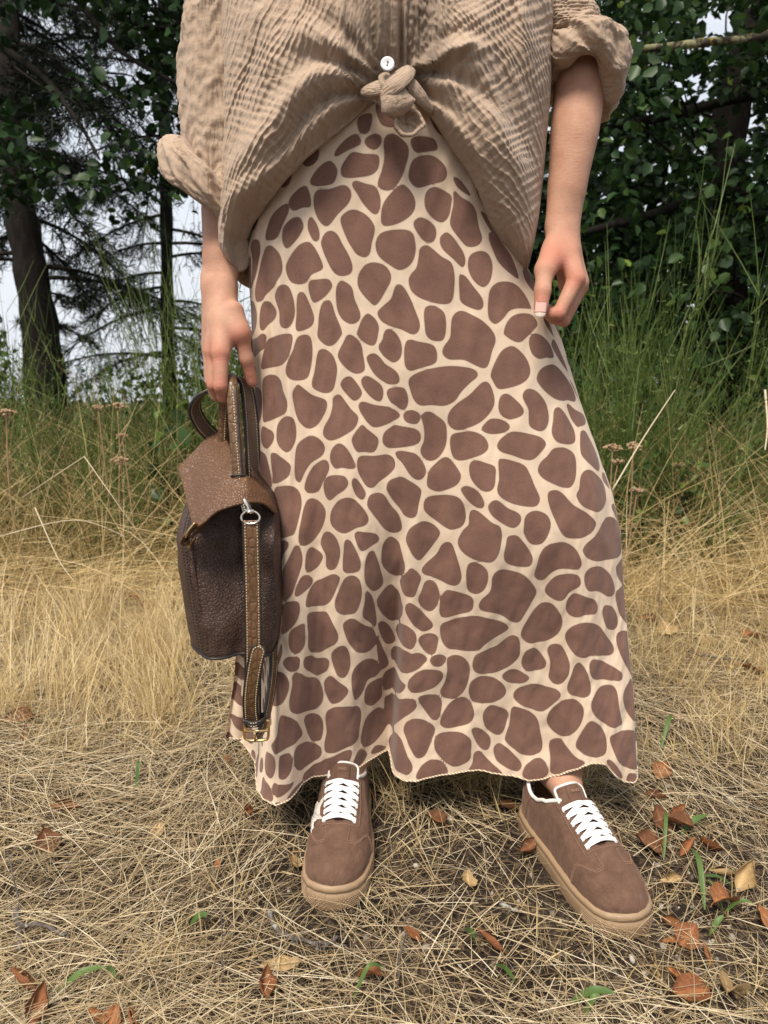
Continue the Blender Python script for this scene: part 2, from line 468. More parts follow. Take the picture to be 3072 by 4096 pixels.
LEAF_OUT = np.array([(0, 0), (.30, .34), (.62, .40), (.88, .20), (1.0, 0)])
def leaf_cloud(C, size, g, droop=.3, face=None):
    """many folded leaves: 8 verts, 4 quads/tris each -> V,F(quads),tint handled by caller"""
    n = len(C); az = g.uniform(0, 6.28, n); el = g.normal(-droop, .55, n)
    T = dirs(az, el)
    Nn = g.normal(size=(n, 3)) * .8 + np.array([0, -.35, 1.0])
    S = np.cross(T, Nn); S /= np.linalg.norm(S, axis=1, keepdims=True) + 1e-9
    U = np.cross(S, T)
    fold = g.uniform(.05, .45, n)[:, None]; curl = g.uniform(-.25, .1, n)[:, None]
    sz = size[:, None]
    vs = []
    for a, b, in ((0, 0), (.32, 0), (.68, 0), (1, 0), (.22, .30), (.62, .36), (.22, -.30), (.62, -.36)):
        vs.append(C + sz * (T * a + S * b + U * (abs(b) * fold * 1.6 + curl * a * a)))
    V = np.stack(vs, 1)
    q = np.array([(0, 1, 4, 4), (1, 2, 5, 4), (2, 3, 5, 5), (0, 6, 1, 1), (1, 6, 7, 2), (2, 7, 3, 3)])
    tri = np.array([(0, 1, 4), (1, 2, 5), (1, 5, 4), (2, 3, 5), (0, 6, 1), (1, 6, 7), (1, 7, 2), (2, 7, 3)])
    Fc = (np.arange(n) * 8)[:, None, None] + tri[None]
    return V.reshape(-1, 3), Fc.reshape(-1, 3)

M_LEAF = leafy('broad_leaf', [(.011, .025, .008), (.020, .045, .014), (.034, .072, .021), (.065, .12, .028), (.20, .27, .05)], .42, .3)
M_NEEDLE = leafy('conifer_needle', [(.009, .013, .008), (.017, .024, .012), (.032, .038, .016)], .6, .15)
M_BROOM = leafy('broom_stem', [(.042, .072, .014), (.075, .118, .024), (.115, .165, .036), (.20, .235, .078)], .5, .3)

def clump_points(n, box, seed, nclump=60, sd=.16, gaps=()):
    g = np.random.default_rng(seed)
    c = np.stack([g.uniform(box[0], box[1], nclump), g.uniform(box[2], box[3], nclump), g.uniform(box[4], box[5], nclump)], -1)
    P = c[g.integers(0, nclump, n)] + g.normal(0, sd, (n, 3)) * (1, .8, .7)
    for (px, py, rad) in gaps:          # openings the sky shows through, along lines of sight low between boughs
        d = np.stack([(px - 384) / CAM_F, 0 * 1.0, 0], -1)
        u = (px - 384) / CAM_F; v = (512 - py) / CAM_F
        dv = np.array([u, math.cos(CAM_P) + v * math.sin(CAM_P), -math.sin(CAM_P) + v * math.cos(CAM_P)]); dv /= np.linalg.norm(dv)
        q = P - np.array([0, 0, CAM_H]); t = q @ dv
        P = P[np.linalg.norm(q - t[:, None] * dv, axis=1) > rad * t * (0.6 + .8 * g.random(len(P)))]
    return P

def twig_net(P, root, n, seed, r=.004):
    """thin twigs inside a crown, from boughs to leaf points"""
    g = np.random.default_rng(seed); parts = []
    for k in g.integers(0, len(P), n):
        a = P[k]; b = root(a); m = (a + b) / 2 + g.normal(0, .06, 3)
        parts.append(tube(crom([b, m, a], 3), np.linspace(r * 1.6, r * .5, 7), 4, cap=False))
    return join(parts)

# broadleaf tree on the right
def make_right_tree():
    t = empty('broadleaf_tree', (1.9, 3.9, 0))
    tag(t, 'dense dark green broadleaf tree filling the upper right beside the sleeve', 'tree', 'trees behind the clearing')
    off = np.array([1.9, 3.9, 0])
    tr = limb([(0, .5, -.05), (.05, .5, .8), (-.05, .45, 1.8), (.1, .5, 3.0), (0, .4, 4.2)], .14, .05, 12, .05, 3)
    obj('trunk', mesh('trunk', *tr), M_BARK_DARK, t)
    boughs = [(spot(600, 52, 3.25), spot(700, 42, 3.1), spot(800, 18, 3.3), (2.35, 3.7, 2.7)),
              (spot(585, 232, 3.7), spot(650, 215, 3.8), spot(740, 190, 4.0), (2.1, 4.3, 1.3)),
              (spot(600, 130, 3.9), spot(690, 110, 3.9), (2.0, 4.2, 2.1)),
              (spot(640, 300, 3.9), spot(700, 290, 4.0), (2.0, 4.3, 1.0))]
    for i, b in enumerate(boughs):
        P = [np.array(p) - off for p in b]
        V, Fc = limb(P, .018 if i else .013, .03 if i else .022, 8, .15, 10 + i)
        o = obj('branch', mesh('branch', V, Fc), M_BARK_LICHEN if i == 0 else M_BARK_DARK, t)
        if i == 0: tag(o, 'pale branch blotched with yellow lichen')
    gaps = [(700, 100, .018), (745, 118, .02), (690, 80, .012), (628, 48, .012), (715, 25, .02), (660, 300, .016), (705, 305, .018), (575, 310, .010), (655, 205, .01), (600, 190, .008), (725, 170, .01), (560, 52, .01), (740, 290, .012)]
    P = np.concatenate([clump_points(12500, (.75, 3.0, 3.2, 4.4, .55, 2.7), 71, 230, .16, gaps),
                        clump_points(7000, (.5, 3.4, 4.3, 5.6, .4, 3.2), 72, 120, .26, gaps),
                        clump_points(900, (.95, 2.0, 2.7, 3.3, 1.5, 2.5), 75, 26, .13, gaps),
                        clump_points(2600, (.6, 4.0, 3.2, 5.5, 2.6, 4.4), 73, 60, .3),
                        clump_points(1800, (2.2, 4.5, 2.4, 4.5, .8, 3.4), 74, 40, .28)])
    g = np.random.default_rng(7)
    P = P - off
    size = g.uniform(.036, .064, len(P)) * np.where(P[:, 1] > .5, 1.7, 1)
    # the nearest leaves are single parts, the rest of the crown one mass
    W = P + off; pxs = (W[:, 0] / (W[:, 1] * math.cos(CAM_P) - (W[:, 2] - CAM_H) * math.sin(CAM_P)))
    near = np.argsort(W[:, 1] + np.where((pxs < .53) & (pxs > .2) & (W[:, 2] < 2.3), 0, 10))[:240]
    rest = np.setdiff1d(np.arange(len(P)), near)
    V, Fc = leaf_cloud(P[rest], size[rest], g)
    me = mesh('crown', V, Fc)
    tn = np.clip(g.beta(2, 3.2, len(rest)) + (g.random(len(rest)) < .015) * .5, 0, 1); attr(me, 'tint', np.repeat(tn, 8))
    tag(obj('crown', me, M_LEAF, t), kind='stuff')
    protos = []
    for i in range(8):
        gg = np.random.default_rng(300 + i)
        v, f = leaf_cloud(np.zeros((1, 3)), np.array([.058]), gg); m = mesh('leaf', v, f); m.materials.append(M_LEAF)
        attr(m, 'tint', np.full(8, (.3, .4, .45, .5, .55, .6, .7, 1.0)[i])); protos.append(m)
    for j, k in enumerate(near):
        o = obj('leaf', protos[7 if j % 23 == 0 else j % 7], None, t); o.location = P[k]
        o.rotation_euler = (g.normal(0, .4), g.normal(0, .4), g.uniform(0, 6.28)); o.scale = (g.uniform(.75, 1.2),) * 3
    V, Fc = twig_net(P, lambda a: a * np.array([.8, 1, 1]) + np.array([.25, .5, -.12]), 150, 5, .005)
    tag(obj('twigs', mesh('twigs', V, Fc), M_BARK_DARK, t), kind='stuff')
make_right_tree()

# big leaning conifer on the left
def conifer(name, label, base, top, r0, seed, zlo, zhi, nb, blen, trunk_pts=None, droop=.35, sides=(0, 6.28), dens=46):
    t = empty(name, base); tag(t, label, 'tree', 'trees behind the clearing')
    g = np.random.default_rng(seed); base = np.array(base, float)
    pts = trunk_pts or [base, (base + np.array(top)) / 2, np.array(top)]
    pts = [np.array(p, float) - base for p in pts]
    obj('trunk', mesh('trunk', *limb(pts, r0, r0 * .45, 14, .02, seed)), M_BARK_DARK, t)
    path = crom(pts, 20); parts = []; nee = []
    for i in range(nb):
        z = zlo + (zhi - zlo) * (i + g.random()) / nb
        p0 = path[np.argmin(np.abs(path[:, 2] - z))]
        az = g.uniform(*sides); L = blen * g.uniform(.55, 1.15)
        D = dirs(np.array([az]), np.array([g.normal(.02, .15)]))[0]
        tt = np.linspace(0, 1, 9)[:, None]
        B = p0 + L * (D * tt + np.array([0, 0, -droop]) * tt ** 2)
        parts.append(tube(B, np.linspace(.016, .003, 9), 5, cap=False))
        # hanging side twigs with needles
        m = dens; s = g.uniform(.15, 1, m); q = p0 + L * (D * s[:, None] + np.array([0, 0, -droop]) * s[:, None] ** 2)
        a2 = az + g.choice([-1, 1], m) * g.uniform(.4, 1.3, m); d2 = dirs(a2, g.normal(-.5, .35, m)); l2 = L * g.uniform(.1, .3, m)
        nee.append((q, d2, l2))
    q = np.concatenate([a for a, _, _ in nee]); d2 = np.concatenate([b for _, b, _ in nee]); l2 = np.concatenate([c for _, _, c in nee])
    n = len(q)
    tw = strands(q, d2, np.tile([0, 0, -.5], (n, 1)), l2, np.full(n, .004), np.zeros(n), 2, .5, None, g)
    k = 14; u = g.random((n, k)); qq = (q[:, None] + l2[:, None, None] * (d2[:, None] * u[..., None] + np.array([0, 0, -.25]) * u[..., None] ** 2)).reshape(-1, 3)
    dd = np.repeat(d2, k, 0) + g.normal(0, .75, (n * k, 3)); dd /= np.linalg.norm(dd, axis=1, keepdims=True)
    nd = strands(qq, dd, np.zeros((n * k, 3)), g.uniform(.035, .085, n * k), np.full(n * k, .0075), g.random(n * k), 1, .3, None, g)
    V, Fc, T = cat([tw, nd]); me = mesh('crown', V, Fc); attr(me, 'tint', T)
    tag(obj('crown', me, M_NEEDLE, t), kind='stuff')
    V, Fc = join(parts); tag(obj('branches', mesh('branches', V, Fc), M_BARK_DARK, t), kind='stuff')
    return t

def make_conifers():
    b = spot(46, 352, 5.0); b[2] = -.02
    conifer('leaning_conifer', 'leaning thick conifer trunk with hanging branches at the left edge', b, None, .125, 81, 1.2, 5.2, 44, 1.25,
            [b, spot(44, 352, 5.0), spot(30, 270, 5.0), spot(15, 175, 5.05), spot(8, 60, 5.2), spot(6, -90, 5.4), spot(4, -420, 5.7)], .42, (-.9, 3.6), 70)
    b = spot(26, 360, 5.9); b[2] = -.05
    conifer('slender_conifer', 'slender dark conifer trunk just behind the leaning trunk on the left', b, None, .045, 82, .9, 4.6, 22, .8,
            [b, spot(27, 350, 5.9), spot(26, 250, 5.9), spot(16, 120, 6.0), spot(10, -200, 6.2)], .3, (0, 6.28), 40)
    b = spot(168, 370, 7.0); b[2] = -.1
    conifer('slim_conifer', 'dark slim conifer with drooping boughs between leaning trunk and bag hand', b, None, .075, 83, .5, 6.0, 52, 1.5,
            [b, spot(168, 340, 7.0), spot(166, 200, 7.0), spot(163, 60, 7.0), spot(160, -300, 7.0)], .34, (0, 6.28), 60)
    b = np.array([3.6, 6.4, -.05])
    conifer('background_conifer', 'dark conifer seen through gaps in the right hand foliage', b, None, .11, 84, .4, 6.0, 60, 1.6,
            [b, b + (0, 0, 2.), b + (.1, 0, 4.2), b + (.1, .1, 7)], .3, (0, 6.28), 30)
    b = np.array([.35, 7.6, -.1])
    conifer('hidden_conifer', 'dark conifer rising straight behind the person in the shirt', b, None, .10, 85, .3, 6.0, 60, 1.7,
            [b, b + (0, 0, 2.), b + (.1, 0, 4.2), b + (.1, .1, 7)], .3, (0, 6.28), 14)
make_conifers()

# overhanging broadleaf boughs top left
def make_left_tree():
    t = empty('overhanging_tree', (-2.9, 4.6, 0)); off = np.array([-2.9, 4.6, 0])
    tag(t, 'broadleaf tree whose dark leafy boughs hang across the upper left', 'tree', 'trees behind the clearing')
    obj('trunk', mesh('trunk', *limb([(-.6, .6, -.05), (-.5, .5, 1.2), (-.3, .3, 2.4), (0, .2, 3.6), (.3, .1, 4.6)], .11, .05, 12, .04, 12)), M_BARK_DARK, t)
    for i, b in enumerate([(spot(195, 92, 3.9), spot(120, 50, 4.1), spot(40, -30, 4.4), (-3.1, 4.8, 3.4)), (spot(190, 20, 4.2), spot(110, 12, 4.3), (-2.9, 4.8, 3.5)),
                           (spot(100, 160, 3.9), spot(70, 110, 4.0), spot(20, 60, 4.3), (-3.1, 4.8, 3.0))]):
        obj('branch', mesh('branch', *limb([np.array(p) - off for p in b], .006, .026, 7, .3, 20 + i)), M_BARK_DARK, t)
    g = np.random.default_rng(17)
    gaps = [(30, 38, .030), (75, 28, .030), (62, 58, .03), (120, 62, .025), (20, 75, .03), (75, 135, .045), (110, 110, .028), (40, 120, .02), (100, 165, .035), (60, 190, .03), (140, 130, .02)]
    P = np.concatenate([clump_points(4600, (-2.5, -.6, 3.7, 4.7, 1.72, 3.0), 91, 80, .15, gaps),
                        clump_points(3200, (-1.45, -.4, 4.0, 5.2, 1.75, 3.0), 92, 46, .18, gaps),
                        clump_points(330, (-2.0, -1.3, 3.7, 4.2, 1.45, 1.8), 94, 12, .09, [(75, 135, .04)]),
                        clump_points(2200, (-4.0, 1.2, 3.9, 5.4, 2.9, 4.4), 93, 60, .28)])
    P = P - off
    size = g.uniform(.045, .075, len(P)); V, Fc = leaf_cloud(P, size, g, .5)
    me = mesh('crown', V, Fc); attr(me, 'tint', np.repeat(np.clip(g.beta(1.6, 4, len(P)), 0, 1), 8))
    tag(obj('crown', me, M_LEAF, t), kind='stuff')
    V, Fc = twig_net(P, lambda a: a + np.array([-.22, .05, .14]), 200, 6, .0045)
    tag(obj('twigs', mesh('twigs', V, Fc), M_BARK_DARK, t), kind='stuff')
make_left_tree()

# low leafy bush masses far behind, left and centre
def bush(name, label, c, r, n, seed, tint=(2, 3), size=(.035, .06), cat_='bush'):
    t = empty(name, c); tag(t, label, cat_, 'bushes at the edge of the trees')
    g = np.random.default_rng(seed); d = g.normal(size=(n, 3)); d /= np.linalg.norm(d, axis=1, keepdims=True)
    cl = g.normal(size=(14, 3)); cl /= np.linalg.norm(cl, axis=1, keepdims=True)
    lump = 1 + .22 * np.max(d @ cl.T, 1) ** 6
    P = d * (g.random(n) ** .35 * lump)[:, None] * np.array(r); P[:, 2] = P[:, 2] + r[2] * .8; P = P[P[:, 2] > .02]
    V, Fc = leaf_cloud(P, g.uniform(*size, len(P)), g, .2); me = mesh('crown', V, Fc)
    attr(me, 'tint', np.repeat(g.beta(*tint, len(P)), 8)); tag(obj('crown', me, M_LEAF, t), kind='stuff')
    st = []
    for i in range(9):
        a = g.uniform(0, 6.28); e = np.array([math.cos(a) * r[0] * .7, math.sin(a) * r[1] * .7, r[2] * g.uniform(.8, 1.5)])
        st.append(tube(crom([(0, 0, -.03), e * .5 + g.normal(0, .04, 3), e], 4), np.linspace(.012, .003, 9), 5))
    V, Fc = join(st); tag(obj('stems', mesh('stems', V, Fc), M_BARK_DARK, t), kind='stuff')
bush('shade_tree', 'dark leafy mass behind the broadleaf tree at far right', (2.4, 6.0, 0), (1.7, .6, 1.5), 5200, 111, (1.5, 5), (.08, .13), 'tree')
bush('alder_bush', 'dark leafy mass behind the sleeve on the right', (.9, 6.2, 0), (1.2, .6, 1.35), 3600, 112, (1.5, 5), (.08, .13))
bush('holly_bush', 'dark bush between slim conifer and forearm', (-.8, 6.3, 0), (.7, .5, .5), 1600, 113, (1.5, 5), (.06, .10))
bush('elder_bush', 'low dark leafy bush between the conifer trunks and the grass', (-1.25, 5.4, 0), (.9, .5, .42), 1500, 101)
bush('hawthorn_bush', 'wide dark bush behind the green grass on the far left', (-2.9, 5.2, 0), (.9, .5, .42), 1400, 102)
bush('bramble_bush', 'dark bush low behind the broom right of the hand', (1.5, 4.4, 0), (1.0, .5, .50), 2200, 103)
bush('shaded_bush', 'dark bush at the far right under the tree', (2.9, 4.3, 0), (.9, .6, .6), 1800, 104)
bush('hidden_bush', 'dark bush behind the skirt between the trees', (.3, 5.0, 0), (1.0, .5, .5), 1500, 105)
bush('leafy_sapling', 'small bright green leafy sapling beside the bag strap', (-.72, 2.75, 0), (.16, .14, .34), 110, 106, (4, 2), (.05, .075), 'sapling')
bush('nettle_clump', 'bright green feathery clump below the hand right of skirt', (.98, 2.65, 0), (.26, .2, .28), 650, 107, (4, 2), (.02, .04), 'plant')

# broom: sheaves of thin green upright stems
def broom(label, x, y, h, n, seed, lean=0.0, spread=.28):
    t = empty('broom_shrub', (x, y, 0)); tag(t, label, 'shrub', 'broom shrubs at the back of the clearing')
    g = np.random.default_rng(seed)
    az = g.uniform(0, 6.28, n); el = np.pi / 2 - np.abs(g.normal(0, spread, n))
    D = dirs(az, el); D[:, 0] += lean
    P0 = np.stack([g.normal(0, .07, n), g.normal(0, .07, n), 0 * az], -1)
    L = h * g.uniform(.45, 1.08, n); B = g.normal(0, .12, (n, 3)); B[:, 2] = g.uniform(-.12, .1, n)
    main = strands(P0, D, B, L, g.uniform(.003, .0052, n), g.uniform(.1, .6, n), 6, .3, None, g)
    k = 12; u = g.uniform(.15, .95, (n, k)); Q = (P0[:, None] + L[:, None, None] * (D[:, None] * u[..., None] + B[:, None] * u[..., None] ** 2 * .5)).reshape(-1, 3)
    d2 = np.repeat(D, k, 0) + g.normal(0, .34, (n * k, 3)); d2[:, 2] += .2; d2 /= np.linalg.norm(d2, axis=1, keepdims=True)
    sec = strands(Q, d2, g.normal(0, .15, (n * k, 3)), h * g.uniform(.10, .34, n * k), g.uniform(.0020, .0034, n * k), g.uniform(.15, 1, n * k), 3, .3, None, g)
    m = n * 34; i = g.integers(0, n, m); u = g.uniform(.15, .9, m)
    Q = P0[i] + L[i][:, None] * (D[i] * u[:, None] + B[i] * (u ** 2)[:, None] * .5) + g.normal(0, .02, (m, 3))
    lf = strands(Q, dirs(g.uniform(0, 6.28, m), g.normal(.3, .6, m)), np.zeros((m, 3)), g.uniform(.01, .022, m), g.uniform(.004, .007, m), g.uniform(.3, 1, m), 1, .3, None, g)
    V, Fc, T = cat([main, sec, lf]); me = mesh('stems', V, Fc); attr(me, 'tint', T); tag(obj('stems', me, M_BROOM, t), kind='stuff')
broom('tallest green broom shrub right of the hand with stems reaching high', .93, 2.62, 1.22, 46, 201, -.02, .20)
broom('green broom shrub close to the skirt edge below the hand', .66, 2.75, .98, 34, 202, .05, .3)
broom('green broom shrub leaning towards the far right edge', 1.32, 2.85, 1.05, 40, 203, .12, .3)
broom('short broom tuft at the right edge of the picture', 1.72, 2.8, .72, 34, 204, .0, .3)
broom('broom shrub standing behind the two near broom shrubs on the right', 1.12, 3.3, 1.05, 40, 205, .0, .35)
broom('tall green broom shrub directly left of the forearm', -.72, 3.0, 1.25, 46, 206, -.05, .26)
broom('green broom shrub left of the bag handle', -1.08, 3.15, .95, 42, 207, -.1, .36)
broom('green broom shrub in front of the leaning trunk', -1.75, 3.3, 1.0, 40, 208, .0, .25)
broom('yellowish broom shrub at the left edge of the picture', -2.15, 3.15, .9, 36, 209, .05, .3)
broom('broom shrub far behind the bag', -.45, 3.6, 1.05, 38, 210, .02, .33)
broom('low broom shrub at the left behind the dried yarrow pair', -1.35, 2.85, .72, 36, 211, .0, .38)
broom('low broom shrub between bag and left edge grass', -1.0, 2.7, .58, 30, 212, .05, .42)
broom('dense broom shrub behind the skirt edge at right', .85, 3.05, .95, 40, 213, .04, .32)
broom('low broom shrub under the tall one at right', 1.15, 2.6, .62, 32, 214, .08, .42)
broom('broom shrub at the far left behind the leaning trunk base', -2.5, 3.5, .95, 34, 215, .0, .3)
bush('thicket', 'dark leafy thicket beyond the far left conifer', (-4.6, 6.0, 0), (1.5, .7, 1.3), 3000, 114, (1.5, 5), (.08, .13), 'thicket')
bush('thicket', 'dark leafy thicket beyond the far right bush', (5.0, 5.6, 0), (1.4, .7, 1.4), 3000, 115, (1.5, 5), (.08, .13), 'thicket')
